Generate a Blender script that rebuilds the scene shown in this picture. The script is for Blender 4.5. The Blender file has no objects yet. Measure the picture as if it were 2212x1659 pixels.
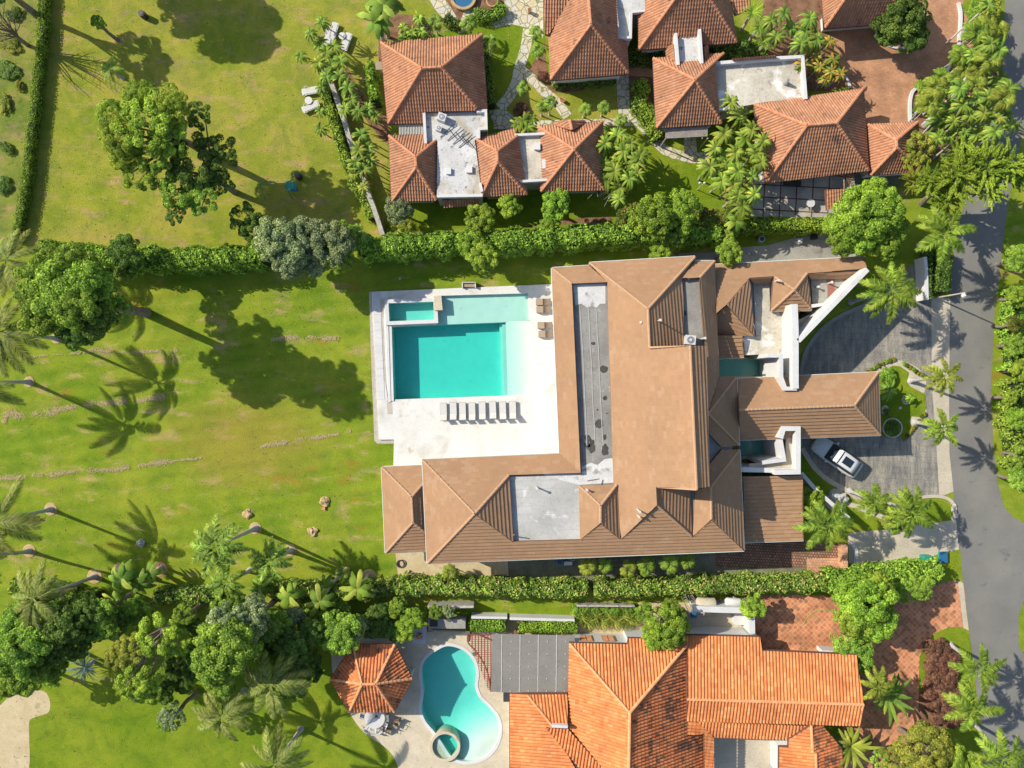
import bpy, math, random
import numpy as np
from mathutils import Vector, geometry
R = math.radians
random.seed(7)
scene = bpy.context.scene
COL = scene.collection
# ------------------------------------------------------------------ camera, sky, sun, exposure
CAMH = 70.0            # flying height in metres
K = 22.47              # picture units per metre at ground level (picture is 2212 x 1659 units)
CX, CY = 1106.0, 829.5
cd = bpy.data.cameras.new("camera"); cam = bpy.data.objects.new("camera", cd); COL.objects.link(cam)
cam.location = (0, 0, CAMH); cam.rotation_euler = (0, 0, 0)
cd.sensor_width = 36; cd.lens = 18*CAMH/(CX/K); cd.clip_end = 2000; cd.clip_start = 0.5
scene.camera = cam
SUN_EL, SUN_AZ = 36.0, 23.5    # elevation; shadows run this many degrees below the picture's horizontal
sdir = Vector((math.cos(R(SUN_AZ))*math.cos(R(SUN_EL)), -math.sin(R(SUN_AZ))*math.cos(R(SUN_EL)), -math.sin(R(SUN_EL))))
sl = bpy.data.lights.new("sun", 'SUN'); sl.energy = 5.0; sl.angle = R(0.5); sl.color = (1.0, 0.93, 0.80)
so = bpy.data.objects.new("sun", sl); COL.objects.link(so); so.rotation_euler = sdir.to_track_quat('-Z', 'Y').to_euler()
so.location = (-60, 30, 60)
w = bpy.data.worlds.new("World"); scene.world = w; w.use_nodes = True
nt = w.node_tree; bg = nt.nodes['Background']; sky = nt.nodes.new('ShaderNodeTexSky')
sky.sky_type = 'NISHITA'; sky.sun_disc = False; sky.sun_elevation = R(SUN_EL); sky.sun_rotation = R(270+SUN_AZ)
nt.links.new(sky.outputs[0], bg.inputs[0]); bg.inputs[1].default_value = 0.14
scene.view_settings.view_transform = 'Standard'; scene.view_settings.look = 'None'
scene.view_settings.exposure = 0.31; scene.view_settings.gamma = 1.0
scene.cycles.max_bounces = 6; scene.cycles.transparent_max_bounces = 12
scene.cycles.use_adaptive_sampling = True

# ------------------------------------------------------------------ helpers
ORG = {}
def Wp(x, y, h=0.0):
    s = (CAMH-h)/CAMH/K
    return ((x-CX)*s, (CY-y)*s, h)
def O(p):
    """5-tuple (col,row,x,y,h) of an enlarged tile -> (x,y,h) picture units; 3-tuples pass through"""
    if len(p) == 5: return (p[0]*553+p[2]/4.0, p[1]*414.75+p[3]/4.0, p[4])
    if len(p) == 2: return (p[0], p[1], 0.0)
    return p
def T(c, r, *pts):
    return [(c*553+x/4.0, r*414.75+y/4.0) for x, y in pts]
def tag(o, label=None, cat=None, group=None, kind=None):
    if label: o['label'] = label
    if cat: o['category'] = cat
    if group: o['group'] = group
    if kind: o['kind'] = kind
    return o
def empty(name, loc=(0, 0, 0), label=None, cat=None, group=None):
    o = bpy.data.objects.new(name, None); COL.objects.link(o); o.location = loc
    o.empty_display_size = 0.3; ORG[o.name] = Vector(loc)
    return tag(o, label, cat, group)
def link(o, parent):
    COL.objects.link(o)
    if parent is not None: o.parent = parent
def copy_tree(o, parent=None, kids=None):
    c = o.copy(); COL.objects.link(c); c.parent = parent
    for ch in o.children: copy_tree(ch, c)
    return c
class MB:
    def __init__(s): s.v = []; s.f = []; s.mi = []; s.m = 0
    def add(s, vs, fs):
        b = len(s.v); s.v += [tuple(p) for p in vs]
        for f in fs: s.f.append(tuple(b+i for i in f)); s.mi.append(s.m)
    def box(s, c, d, rz=0.0, top=1.0):
        cx, cy, cz = c; dx, dy, dz = d[0]/2, d[1]/2, d[2]/2
        cr, sr = math.cos(rz), math.sin(rz); vs = []
        for z, k in ((-dz, 1.0), (dz, top)):
            for x, y in ((-dx, -dy), (dx, -dy), (dx, dy), (-dx, dy)):
                x *= k; y *= k
                vs.append((cx+x*cr-y*sr, cy+x*sr+y*cr, cz+z))
        s.add(vs, [(3, 2, 1, 0), (4, 5, 6, 7), (0, 1, 5, 4), (1, 2, 6, 5), (2, 3, 7, 6), (3, 0, 4, 7)])
    def cyl(s, c, r, h, n=14, r2=None, cap=True):
        r2 = r if r2 is None else r2; cx, cy, cz = c
        vs = [(cx+r*math.cos(6.28319*i/n), cy+r*math.sin(6.28319*i/n), cz) for i in range(n)]
        vs += [(cx+r2*math.cos(6.28319*i/n), cy+r2*math.sin(6.28319*i/n), cz+h) for i in range(n)]
        fs = [(i, (i+1) % n, n+(i+1) % n, n+i) for i in range(n)]
        if cap: fs += [tuple(range(n-1, -1, -1)), tuple(range(n, 2*n))]
        s.add(vs, fs)
    def tube(s, pts, rad, n=7, cap=True):
        pts = [Vector(p) for p in pts]; m = len(pts); vs = []; fs = []
        if not hasattr(rad, '__len__'): rad = [rad]*m
        for i, p in enumerate(pts):
            d = (pts[min(i+1, m-1)]-pts[max(i-1, 0)])
            if d.length < 1e-6: d = Vector((0, 0, 1))
            d.normalize(); up = Vector((0, 0, 1)) if abs(d.z) < 0.9 else Vector((1, 0, 0))
            a = d.cross(up).normalized(); b = a.cross(d)
            for j in range(n):
                t = 6.28319*j/n; vs.append(p+a*(rad[i]*math.cos(t))+b*(rad[i]*math.sin(t)))
        for i in range(m-1):
            for j in range(n):
                k = (j+1) % n; fs.append((i*n+j, i*n+k, (i+1)*n+k, (i+1)*n+j))
        if cap: fs += [tuple(range(n)), tuple(range(m*n-1, (m-1)*n-1, -1))]
        s.add(vs, fs)
    def prism(s, poly, z0, z1, holes=(), bottom=False, walls=True):
        """poly in world xy"""
        loops = [list(poly)]+[list(h) for h in holes]
        tris = geometry.tessellate_polygon([[Vector((p[0], p[1], 0)) for p in l] for l in loops])
        flat = [p for l in loops for p in l]; n = len(flat)
        vs = [(p[0], p[1], z1) for p in flat]+[(p[0], p[1], z0) for p in flat]
        fs = []
        for a, b, c in tris:
            ax, ay = flat[a][:2]; bx, by = flat[b][:2]; cx, cy = flat[c][:2]
            if (bx-ax)*(cy-ay)-(by-ay)*(cx-ax) < 0: b, c = c, b
            fs.append((a, b, c))
            if bottom: fs.append((n+a, n+c, n+b))
        if walls:
            k = 0
            for l in loops:
                m = len(l)
                ar = sum(l[i][0]*l[(i+1) % m][1]-l[(i+1) % m][0]*l[i][1] for i in range(m))
                ccw = (ar > 0) == (k == 0)
                for i in range(m):
                    j = (i+1) % m
                    q = (n+k+i, n+k+j, k+j, k+i)
                    fs.append(q if ccw else q[::-1])
                k += m
        s.add(vs, fs)
    def build(s, name, mats, parent=None, smooth=False):
        me = bpy.data.meshes.new(name); org = ORG.get(parent.name, Vector((0, 0, 0))) if parent else Vector((0, 0, 0))
        if org.length > 0: me.from_pydata([(p[0]-org.x, p[1]-org.y, p[2]-org.z) for p in s.v], [], s.f)
        else: me.from_pydata(s.v, [], s.f)
        if not isinstance(mats, (list, tuple)): mats = [mats]
        for m in mats: me.materials.append(m)
        if len(mats) > 1: me.polygons.foreach_set('material_index', s.mi)
        if smooth: me.polygons.foreach_set('use_smooth', [True]*len(me.polygons))
        me.update()
        o = bpy.data.objects.new(name, me); link(o, parent); ORG[o.name] = org
        return o
def npmesh(name, V, F, mat, parent=None, uv=None, mi=None, smooth=False):
    """V (n,3) F (m,4) numpy"""
    me = bpy.data.meshes.new(name); k = F.shape[1]
    me.vertices.add(len(V)); me.vertices.foreach_set('co', V.astype(np.float32).ravel())
    me.loops.add(F.size); me.loops.foreach_set('vertex_index', F.astype(np.int32).ravel())
    me.polygons.add(len(F)); me.polygons.foreach_set('loop_start', np.arange(0, F.size, k, dtype=np.int32))
    for m in (mat if isinstance(mat, (list, tuple)) else [mat]): me.materials.append(m)
    if mi is not None: me.polygons.foreach_set('material_index', mi.astype(np.int32))
    if uv is not None:
        l = me.uv_layers.new(name='UVMap'); l.data.foreach_set('uv', uv.astype(np.float32).ravel())
    me.polygons.foreach_set('use_smooth', [smooth]*len(F))
    me.update(calc_edges=True); me.validate()
    o = bpy.data.objects.new(name, me); link(o, parent)
    return o
def wpoly(pts, z=0.0): return [Wp(p[0], p[1], z)[:2] for p in pts]
def spline(pts, n=6, closed=False):
    out = []; m = len(pts)
    rng = range(m) if closed else range(m-1)
    for i in rng:
        if closed: p0, p1, p2, p3 = pts[(i-1) % m], pts[i], pts[(i+1) % m], pts[(i+2) % m]
        else: p0, p1, p2, p3 = pts[max(i-1, 0)], pts[i], pts[i+1], pts[min(i+2, m-1)]
        for k in range(n):
            t = k/n; out.append(tuple(0.5*((2*p1[j])+(-p0[j]+p2[j])*t+(2*p0[j]-5*p1[j]+4*p2[j]-p3[j])*t*t+(-p0[j]+3*p1[j]-3*p2[j]+p3[j])*t**3) for j in range(2)))
    if not closed: out.append(tuple(pts[-1][:2]))
    return out
def offset(path, d, closed=False):
    """offset a world path sideways by d (left positive)"""
    n = len(path); out = []
    for i in range(n):
        a = path[(i-1) % n] if (closed or i > 0) else None; b = path[i]; c = path[(i+1) % n] if (closed or i < n-1) else None
        ns = []
        for p, q in ((a, b), (b, c)):
            if p is None or q is None: continue
            dx, dy = q[0]-p[0], q[1]-p[1]; l = math.hypot(dx, dy)
            if l > 1e-6: ns.append((-dy/l, dx/l))
        if not ns: out.append(b); continue
        nx = sum(v[0] for v in ns)/len(ns); ny = sum(v[1] for v in ns)/len(ns); l2 = max(nx*nx+ny*ny, 0.25)
        out.append((b[0]+nx*d/l2, b[1]+ny*d/l2))
    return out
def ribbon(path, width):
    return offset(path, width/2)+offset(path, -width/2)[::-1]
def inset(poly, d):
    m = len(poly); ar = sum(poly[i][0]*poly[(i+1) % m][1]-poly[(i+1) % m][0]*poly[i][1] for i in range(m))
    return offset(poly, d if ar > 0 else -d, True)
def sheet(name, pts, z, mat, holes=(), kind='structure', parent=None, sm=0, depth=0.0, closed=True):
    """flat ground sheet; pts in picture units"""
    if sm: pts = spline(pts, sm, True)
    b = MB(); hs = [wpoly(h, z) for h in holes]
    b.prism(wpoly(pts, z), z-depth, z, hs, walls=depth > 0)
    o = b.build(name, mat, parent)
    if parent is None and kind: o['kind'] = kind
    return o

# ------------------------------------------------------------------ materials
def newmat(name):
    m = bpy.data.materials.new(name); m.use_nodes = True; nt = m.node_tree
    return m, nt, nt.nodes['Principled BSDF']
def N(nt, t, **kw):
    n = nt.nodes.new('ShaderNode'+t)
    for k, v in kw.items():
        if k in n.inputs.keys(): n.inputs[k].default_value = v
        else: setattr(n, k, v)
    return n
def ramp(nt, fac, cols, pos=None):
    r = nt.nodes.new('ShaderNodeValToRGB'); e = r.color_ramp.elements; n = len(cols)
    while len(e) < n: e.new(0.5)
    for i, c in enumerate(cols):
        e[i].position = pos[i] if pos else 0.3+0.4*i/max(n-1, 1); e[i].color = (*c, 1)
    nt.links.new(fac, r.inputs[0]); return r.outputs[0]
def mixc(nt, a, b, fac, mode='MIX'):
    m = nt.nodes.new('ShaderNodeMix'); m.data_type = 'RGBA'; m.blend_type = mode
    for s, v in ((m.inputs[6], a), (m.inputs[7], b)):
        if isinstance(v, tuple): s.default_value = (*v, 1)
        else: nt.links.new(v, s)
    if isinstance(fac, (int, float)): m.inputs[0].default_value = fac
    else: nt.links.new(fac, m.inputs[0])
    return m.outputs[2]
def mth(nt, op, a, b=0.0, c=None):
    m = nt.nodes.new('ShaderNodeMath'); m.operation = op
    for i, v in enumerate((a, b, c)):
        if v is None: continue
        if isinstance(v, (int, float)): m.inputs[i].default_value = v
        else: nt.links.new(v, m.inputs[i])
    return m.outputs[0]
def coords(nt, stretch=None, rz=0.0, uv=False):
    g = nt.nodes.new('ShaderNodeUVMap' if uv else 'ShaderNodeNewGeometry')
    mp = nt.nodes.new('ShaderNodeMapping'); nt.links.new(g.outputs['UV' if uv else 'Position'], mp.inputs[0])
    if stretch: mp.inputs['Scale'].default_value = stretch
    mp.inputs['Rotation'].default_value = (0, 0, rz)
    return mp.outputs[0]
def noise(nt, vec, scale, detail=3.0, rough=0.55, dist=0.0):
    n = nt.nodes.new('ShaderNodeTexNoise'); nt.links.new(vec, n.inputs['Vector'])
    n.inputs['Scale'].default_value = scale; n.inputs['Detail'].default_value = detail
    n.inputs['Roughness'].default_value = rough; n.inputs['Distortion'].default_value = dist
    return n.outputs[0]
def bump(nt, bs, h, strength=0.5, dist=0.05):
    b = nt.nodes.new('ShaderNodeBump'); b.inputs['Strength'].default_value = strength; b.inputs['Distance'].default_value = dist
    nt.links.new(h, b.inputs['Height']); nt.links.new(b.outputs[0], bs.inputs['Normal'])
def surf(name, cols, scale=1.0, fine=8.0, fineamt=0.3, rough=0.85, bumpy=0.3, bscale=15.0, stains=None, spec=0.3, pos=None, metal=0.0, bd=0.03):
    """general weathered surface: broad colour drift + fine mottling + optional stains ((colour, scale, threshold, softness), ...)"""
    m, nt, bs = newmat(name); v = coords(nt)
    c = ramp(nt, noise(nt, v, scale, 4, 0.6), cols, pos)
    f = noise(nt, v, fine, 4, 0.65)
    c = mixc(nt, c, ramp(nt, f, [(1-fineamt,)*3, (1+fineamt*0.0,)*3, (1,)*3]), 1.0, 'MULTIPLY')
    for s in (stains or ()):
        k = noise(nt, v, s[1], 5, 0.6, 0.4); mr = N(nt, 'MapRange'); nt.links.new(k, mr.inputs[0])
        mr.inputs[1].default_value = s[2]; mr.inputs[2].default_value = s[2]+s[3]
        c = mixc(nt, c, s[0], mr.outputs[0])
    nt.links.new(c, bs.inputs['Base Color']); bs.inputs['Roughness'].default_value = rough
    bs.inputs['Specular IOR Level'].default_value = spec; bs.inputs['Metallic'].default_value = metal
    if bumpy: bump(nt, bs, noise(nt, v, bscale, 4, 0.6), bumpy, bd)
    return m
def plain(name, col, rough=0.5, metal=0.0, spec=0.5, var=0.12):
    m, nt, bs = newmat(name); v = coords(nt)
    c = mixc(nt, col, tuple(x*(1-var*2) for x in col), noise(nt, v, 3.0, 4, 0.6))
    nt.links.new(c, bs.inputs['Base Color']); bs.inputs['Roughness'].default_value = rough
    bs.inputs['Metallic'].default_value = metal; bs.inputs['Specular IOR Level'].default_value = spec
    return m
def grassmat(name, a, b, dry, dark, dryamt=0.52, stripes=0.0, rz=0.0, rust=None):
    m, nt, bs = newmat(name); v = coords(nt)
    c = ramp(nt, noise(nt, v, 0.13, 4, 0.6), [a, b], [0.38, 0.62])
    d = noise(nt, coords(nt, (0.6, 1.5, 1), rz), 0.55, 5, 0.62, 0.3)
    mr = N(nt, 'MapRange'); nt.links.new(d, mr.inputs[0]); mr.inputs[1].default_value = dryamt; mr.inputs[2].default_value = dryamt+0.16
    c = mixc(nt, c, dry, mr.outputs[0])
    d2 = noise(nt, v, 1.3, 4, 0.7)
    mr = N(nt, 'MapRange'); nt.links.new(d2, mr.inputs[0]); mr.inputs[1].default_value = 0.55; mr.inputs[2].default_value = 0.8
    c = mixc(nt, c, dark, mth(nt, 'MULTIPLY', mr.outputs[0], 0.9))
    c = mixc(nt, c, ramp(nt, noise(nt, v, 0.42, 6, 0.72, 0.5), [(0.74, 0.82, 0.8), (1.12, 1.05, 1.0)], [0.38, 0.60]), 1.0, 'MULTIPLY')
    if stripes:
        wv = nt.nodes.new('ShaderNodeTexWave'); wv.bands_direction = 'Y'; wv.inputs['Scale'].default_value = 0.22
        wv.inputs['Distortion'].default_value = 2.5; wv.inputs['Detail'].default_value = 3; nt.links.new(coords(nt, None, rz), wv.inputs[0])
        c = mixc(nt, c, tuple(x*1.35 for x in b), mth(nt, 'MULTIPLY', wv.outputs[1], stripes))
    if rust:
        k = noise(nt, coords(nt, (0.7, 1.6, 1), rz), 0.2, 5, 0.7, 0.6); mr = N(nt, 'MapRange'); nt.links.new(k, mr.inputs[0])
        mr.inputs[1].default_value = 0.6; mr.inputs[2].default_value = 0.72
        c = mixc(nt, c, rust, mth(nt, 'MULTIPLY', mr.outputs[0], 0.75))
    if rust:  # the worn, reddish area in the middle of the mown lawn
        g = N(nt, 'VectorMath', operation='DISTANCE'); nt.links.new(coords(nt, (1, 1.7, 1)), g.inputs[0]); g.inputs[1].default_value = (-25.5, -5.5*1.7, 0)
        mr = N(nt, 'MapRange'); nt.links.new(mth(nt, 'ADD', g.outputs['Value'], mth(nt, 'MULTIPLY', noise(nt, v, 0.6, 5, 0.7), 9.0)), mr.inputs[0])
        mr.inputs[1].default_value = 14.0; mr.inputs[2].default_value = 8.0
        c = mixc(nt, c, (0.34, 0.22, 0.05), mth(nt, 'MULTIPLY', mr.outputs[0], 0.45))
    f = noise(nt, v, 9.0, 5, 0.75)
    c = mixc(nt, c, ramp(nt, f, [(0.5, 0.55, 0.5), (1, 1, 1), (1.25, 1.2, 1.1)], [0.3, 0.52, 0.75]), 0.8, 'MULTIPLY')
    nt.links.new(c, bs.inputs['Base Color']); bs.inputs['Roughness'].default_value = 0.95; bs.inputs['Specular IOR Level'].default_value = 0.1
    bump(nt, bs, noise(nt, v, 7.0, 6, 0.8), 0.9, 0.06)
    return m
def leafmat(name, dark, mid, light, trans=0.35, yellow=None):
    m, nt, bs = newmat(name)
    g = nt.nodes.new('ShaderNodeNewGeometry'); oi = nt.nodes.new('ShaderNodeObjectInfo')
    c = ramp(nt, g.outputs['Random Per Island'], [dark, mid, light] + ([yellow] if yellow else []), [0.0, 0.45, 0.85] + ([0.985] if yellow else []))
    tc = nt.nodes.new('ShaderNodeTexCoord')
    k = mth(nt, 'ADD', mth(nt, 'MULTIPLY', noise(nt, tc.outputs['Object'], 1.7, 3, 0.6), 0.6), mth(nt, 'MULTIPLY', noise(nt, g.outputs['Position'], 0.45, 3, 0.6), 0.4))
    c = mixc(nt, c, ramp(nt, k, [(0.55, 0.62, 0.6), (1.25, 1.18, 1.0)], [0.40, 0.60]), 1.0, 'MULTIPLY')
    hs = nt.nodes.new('ShaderNodeHueSaturation'); nt.links.new(c, hs.inputs['Color'])
    nt.links.new(mth(nt, 'MULTIPLY_ADD', oi.outputs['Random'], 0.02, 0.486), hs.inputs['Hue'])
    nt.links.new(mth(nt, 'MULTIPLY_ADD', oi.outputs['Random'], 0.3, 0.80), hs.inputs['Value'])
    hs.inputs['Saturation'].default_value = 0.93
    nt.links.new(hs.outputs[0], bs.inputs['Base Color'])
    bs.inputs['Roughness'].default_value = 0.6; bs.inputs['Specular IOR Level'].default_value = 0.12
    tr = nt.nodes.new('ShaderNodeBsdfTranslucent'); nt.links.new(hs.outputs[0], tr.inputs[0])
    mx = nt.nodes.new('ShaderNodeMixShader'); mx.inputs[0].default_value = trans*0.75
    nt.links.new(bs.outputs[0], mx.inputs[1]); nt.links.new(tr.outputs[0], mx.inputs[2])
    nt.links.new(mx.outputs[0], nt.nodes['Material Output'].inputs[0])
    return m
def tilemat(name, cols, pu, pv, moss, mossamt=0.6, joint=0.75, dust=None, mosscale=0.9, big=1.0):
    """roof tile colour: every tile its own shade (uv in metres), moss and grime patches"""
    m, nt, bs = newmat(name); uv = coords(nt, (1/pu, 1/pv, 1), 0, True)
    fl = nt.nodes.new('ShaderNodeVectorMath'); fl.operation = 'FLOOR'; nt.links.new(uv, fl.inputs[0])
    wn = nt.nodes.new('ShaderNodeTexWhiteNoise'); wn.noise_dimensions = '2D'; nt.links.new(fl.outputs[0], wn.inputs[0])
    c = ramp(nt, wn.outputs[0], cols, [i/(len(cols)-1) for i in range(len(cols))])
    v = coords(nt)
    big_ = big; big = noise(nt, v, 0.35, 3, 0.6); c = mixc(nt, c, ramp(nt, big, [(1-0.18*big_,)*3, (1+0.12*big_, 1+0.08*big_, 1.0)], [0.35, 0.65]), 1.0, 'MULTIPLY')
    # moss grows tile by tile inside broad patches
    k = noise(nt, v, mosscale, 5, 0.7, 0.3); k2 = mth(nt, 'ADD', k, mth(nt, 'MULTIPLY', wn.outputs[0], 0.22))
    mr = N(nt, 'MapRange'); nt.links.new(k2, mr.inputs[0]); mr.inputs[1].default_value = mossamt; mr.inputs[2].default_value = mossamt+0.14
    c = mixc(nt, c, moss, mth(nt, 'MULTIPLY', mr.outputs[0], 0.85))
    if dust:
        k = noise(nt, v, 0.22, 2, 0.5); bk = N(nt, 'TexBrick'); nt.links.new(coords(nt, None, 0, True), bk.inputs[0])
        bk.inputs['Scale'].default_value = 0.8; bk.inputs['Mortar Size'].default_value = 0.0; bk.inputs['Color1'].default_value = (0, 0, 0, 1); bk.inputs['Color2'].default_value = (1, 1, 1, 1)
        mr = N(nt, 'MapRange'); nt.links.new(mth(nt, 'ADD', bk.outputs[0], k), mr.inputs[0]); mr.inputs[1].default_value = 1.33; mr.inputs[2].default_value = 1.42
        c = mixc(nt, c, dust, mth(nt, 'MULTIPLY', mr.outputs[0], 0.22))
    f = noise(nt, v, 14.0, 3, 0.7); c = mixc(nt, c, ramp(nt, f, [(joint,)*3, (1.05,)*3], [0.3, 0.55]), 1.0, 'MULTIPLY')
    nt.links.new(c, bs.inputs['Base Color']); bs.inputs['Roughness'].default_value = 0.8; bs.inputs['Specular IOR Level'].default_value = 0.25
    return m
def pavemat(name, c1, c2, mortar, bw, bh, rz=0.0, msize=0.02, off=0.5, spots=None, sc=1.0):
    m, nt, bs = newmat(name); v = coords(nt, None, rz)
    bk = N(nt, 'TexBrick', offset=off); nt.links.new(v, bk.inputs[0]); bk.inputs['Scale'].default_value = 1.0
    bk.inputs['Brick Width'].default_value = bw; bk.inputs['Row Height'].default_value = bh; bk.inputs['Mortar Size'].default_value = msize
    bk.inputs['Color1'].default_value = (*c1, 1); bk.inputs['Color2'].default_value = (*c2, 1); bk.inputs['Mortar'].default_value = (*mortar, 1)
    v2 = coords(nt); k = noise(nt, v2, 0.5, 5, 0.65)
    c = mixc(nt, bk.outputs[0], ramp(nt, k, [(0.7,)*3, (1.15,)*3], [0.35, 0.65]), 1.0, 'MULTIPLY')
    k = noise(nt, v2, 11.0, 4, 0.7); c = mixc(nt, c, ramp(nt, k, [(0.75,)*3, (1.1,)*3], [0.3, 0.6]), 1.0, 'MULTIPLY')
    if spots:
        fl = nt.nodes.new('ShaderNodeVectorMath'); fl.operation = 'FLOOR'; nt.links.new(coords(nt, (1/bw, 1/bh, 1), rz), fl.inputs[0])
        wn = nt.nodes.new('ShaderNodeTexWhiteNoise'); wn.noise_dimensions = '2D'; nt.links.new(fl.outputs[0], wn.inputs[0])
        c = mixc(nt, c, spots, mth(nt, 'MULTIPLY', mth(nt, 'GREATER_THAN', wn.outputs[0], 0.78), 0.6))
    nt.links.new(c, bs.inputs['Base Color']); bs.inputs['Roughness'].default_value = 0.85; bs.inputs['Specular IOR Level'].default_value = 0.25
    bump(nt, bs, bk.outputs[1], -0.3, 0.02)
    return m
def flagmat(name, cols, joint, scale=1.6, jw=0.05):
    m, nt, bs = newmat(name); v = coords(nt)
    vo = N(nt, 'TexVoronoi', feature='DISTANCE_TO_EDGE'); nt.links.new(v, vo.inputs['Vector']); vo.inputs['Scale'].default_value = scale
    v1 = N(nt, 'TexVoronoi'); nt.links.new(v, v1.inputs['Vector']); v1.inputs['Scale'].default_value = scale
    s = nt.nodes.new('ShaderNodeSeparateColor'); nt.links.new(v1.outputs['Color'], s.inputs[0])
    c = ramp(nt, s.outputs[0], cols, [i/(len(cols)-1) for i in range(len(cols))])
    k = noise(nt, v, 5.0, 4, 0.7); c = mixc(nt, c, ramp(nt, k, [(0.75,)*3, (1.1,)*3], [0.3, 0.6]), 1.0, 'MULTIPLY')
    c = mixc(nt, joint, c, mth(nt, 'GREATER_THAN', vo.outputs[0], jw))
    nt.links.new(c, bs.inputs['Base Color']); bs.inputs['Roughness'].default_value = 0.85
    return m
def watermat(name, col, dens, ripple=0.12):
    m, nt, bs = newmat(name); nt.nodes.remove(bs); v = coords(nt)
    tr = nt.nodes.new('ShaderNodeBsdfTransparent'); gl = nt.nodes.new('ShaderNodeBsdfGlossy'); gl.inputs['Roughness'].default_value = 0.08
    lw = nt.nodes.new('ShaderNodeLayerWeight'); lw.inputs[0].default_value = 0.5
    b = nt.nodes.new('ShaderNodeBump'); b.inputs['Strength'].default_value = ripple; b.inputs['Distance'].default_value = 0.05
    nt.links.new(noise(nt, v, 6.0, 4, 0.6), b.inputs['Height'])
    nt.links.new(b.outputs[0], gl.inputs['Normal']); nt.links.new(b.outputs[0], lw.inputs['Normal']); fo = mth(nt, 'MULTIPLY_ADD', mth(nt, 'POWER', lw.outputs['Facing'], 5.0), 0.98, 0.02)
    mx = nt.nodes.new('ShaderNodeMixShader'); nt.links.new(fo, mx.inputs[0]); nt.links.new(tr.outputs[0], mx.inputs[1]); nt.links.new(gl.outputs[0], mx.inputs[2])
    out = nt.nodes['Material Output']; nt.links.new(mx.outputs[0], out.inputs[0])
    va = nt.nodes.new('ShaderNodeVolumeAbsorption'); va.inputs['Color'].default_value = (*col, 1); va.inputs['Density'].default_value = dens
    nt.links.new(va.outputs[0], out.inputs[1])
    return m

M = {}
M['lawn'] = grassmat('lawn_grass', (0.150, 0.238, 0.015), (0.245, 0.292, 0.028), (0.40, 0.30, 0.13), (0.11, 0.185, 0.012), 0.545, 0.18, R(-8), rust=(0.33, 0.17, 0.03))
M['lawn_dry'] = grassmat('dry_lawn_grass', (0.230, 0.275, 0.026), (0.340, 0.305, 0.060), (0.42, 0.29, 0.13), (0.15, 0.21, 0.022), 0.54)
M['lawn_rough'] = grassmat('rough_grass', (0.14, 0.20, 0.03), (0.25, 0.27, 0.05), (0.31, 0.25, 0.10), (0.04, 0.08, 0.015), 0.5)
M['lawn_green'] = grassmat('watered_grass', (0.150, 0.232, 0.013), (0.220, 0.275, 0.022), (0.33, 0.28, 0.06), (0.10, 0.17, 0.01), 0.66)
M['soil'] = surf('garden_soil', [(0.10, 0.055, 0.03), (0.22, 0.11, 0.06), (0.26, 0.16, 0.09)], 1.5, 10, 0.4, bumpy=0.8)
M['clippings'] = surf('dry_clippings', [(0.46, 0.36, 0.17), (0.58, 0.46, 0.24)], 3.0, 12, 0.5, bumpy=1.0)
M['asphalt'] = surf('old_asphalt', [(0.165, 0.160, 0.145), (0.225, 0.215, 0.188)], 0.25, 20, 0.25, 0.9, 0.25, 40, [((0.13, 0.13, 0.13), 0.9, 0.62, 0.1)], 0.2)
M['concrete'] = surf('pale_concrete', [(0.42, 0.37, 0.28), (0.55, 0.48, 0.36)], 0.6, 7, 0.25, stains=[((0.30, 0.24, 0.17), 0.8, 0.6, 0.2)])
M['concrete_grey'] = surf('grey_concrete', [(0.26, 0.25, 0.22), (0.38, 0.36, 0.31)], 0.5, 7, 0.3, stains=[((0.15, 0.14, 0.12), 0.6, 0.58, 0.15)])
M['stamped'] = None
M['deck'] = surf('coral_stone_deck', [(0.61, 0.595, 0.55), (0.68, 0.665, 0.625)], 0.5, 6, 0.12, 0.75, 0.1, stains=[((0.48, 0.40, 0.26), 0.9, 0.64, 0.10), ((0.46, 0.44, 0.39), 0.4, 0.55, 0.2)])
M['deck_tan'] = surf('travertine_deck', [(0.47, 0.40, 0.28), (0.60, 0.52, 0.38)], 0.6, 7, 0.2, 0.8, 0.15, stains=[((0.36, 0.30, 0.20), 1.1, 0.62, 0.14)])
M['gravel'] = surf('white_gravel', [(0.42, 0.38, 0.30), (0.55, 0.50, 0.42)], 2.0, 25, 0.55, bumpy=1.0, bscale=30)
M['sand'] = surf('sandy_yard', [(0.45, 0.35, 0.19), (0.58, 0.48, 0.30)], 0.7, 12, 0.35, stains=[((0.28, 0.24, 0.12), 0.7, 0.6, 0.15)], bumpy=0.5)
M['yard_dark'] = surf('shaded_yard', [(0.12, 0.12, 0.07), (0.24, 0.22, 0.15)], 0.8, 9, 0.4)  # dark tone stands in for the villa's shade on the sandy yard
M['white'] = surf('white_render', [(0.54, 0.535, 0.52), (0.62, 0.615, 0.60)], 0.8, 6, 0.12, 0.8, 0.1, stains=[((0.42, 0.41, 0.38), 1.6, 0.66, 0.14)])
M['whiteclean'] = plain('white_paint', (0.62, 0.615, 0.60), 0.6, var=0.05)
M['stain_white'] = surf('stained_white_roof', [(0.46, 0.455, 0.43), (0.62, 0.615, 0.60)], 0.5, 5, 0.3, 0.85, 0.15, stains=[((0.40, 0.36, 0.29), 0.45, 0.53, 0.12), ((0.17, 0.16, 0.14), 1.5, 0.60, 0.08)])
M['stain_tan'] = surf('stained_concrete_roof', [(0.40, 0.36, 0.28), (0.62, 0.58, 0.48)], 0.4, 5, 0.3, 0.85, 0.15, stains=[((0.80, 0.78, 0.73), 0.35, 0.55, 0.1), ((0.20, 0.18, 0.14), 1.2, 0.62, 0.1)])
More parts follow.
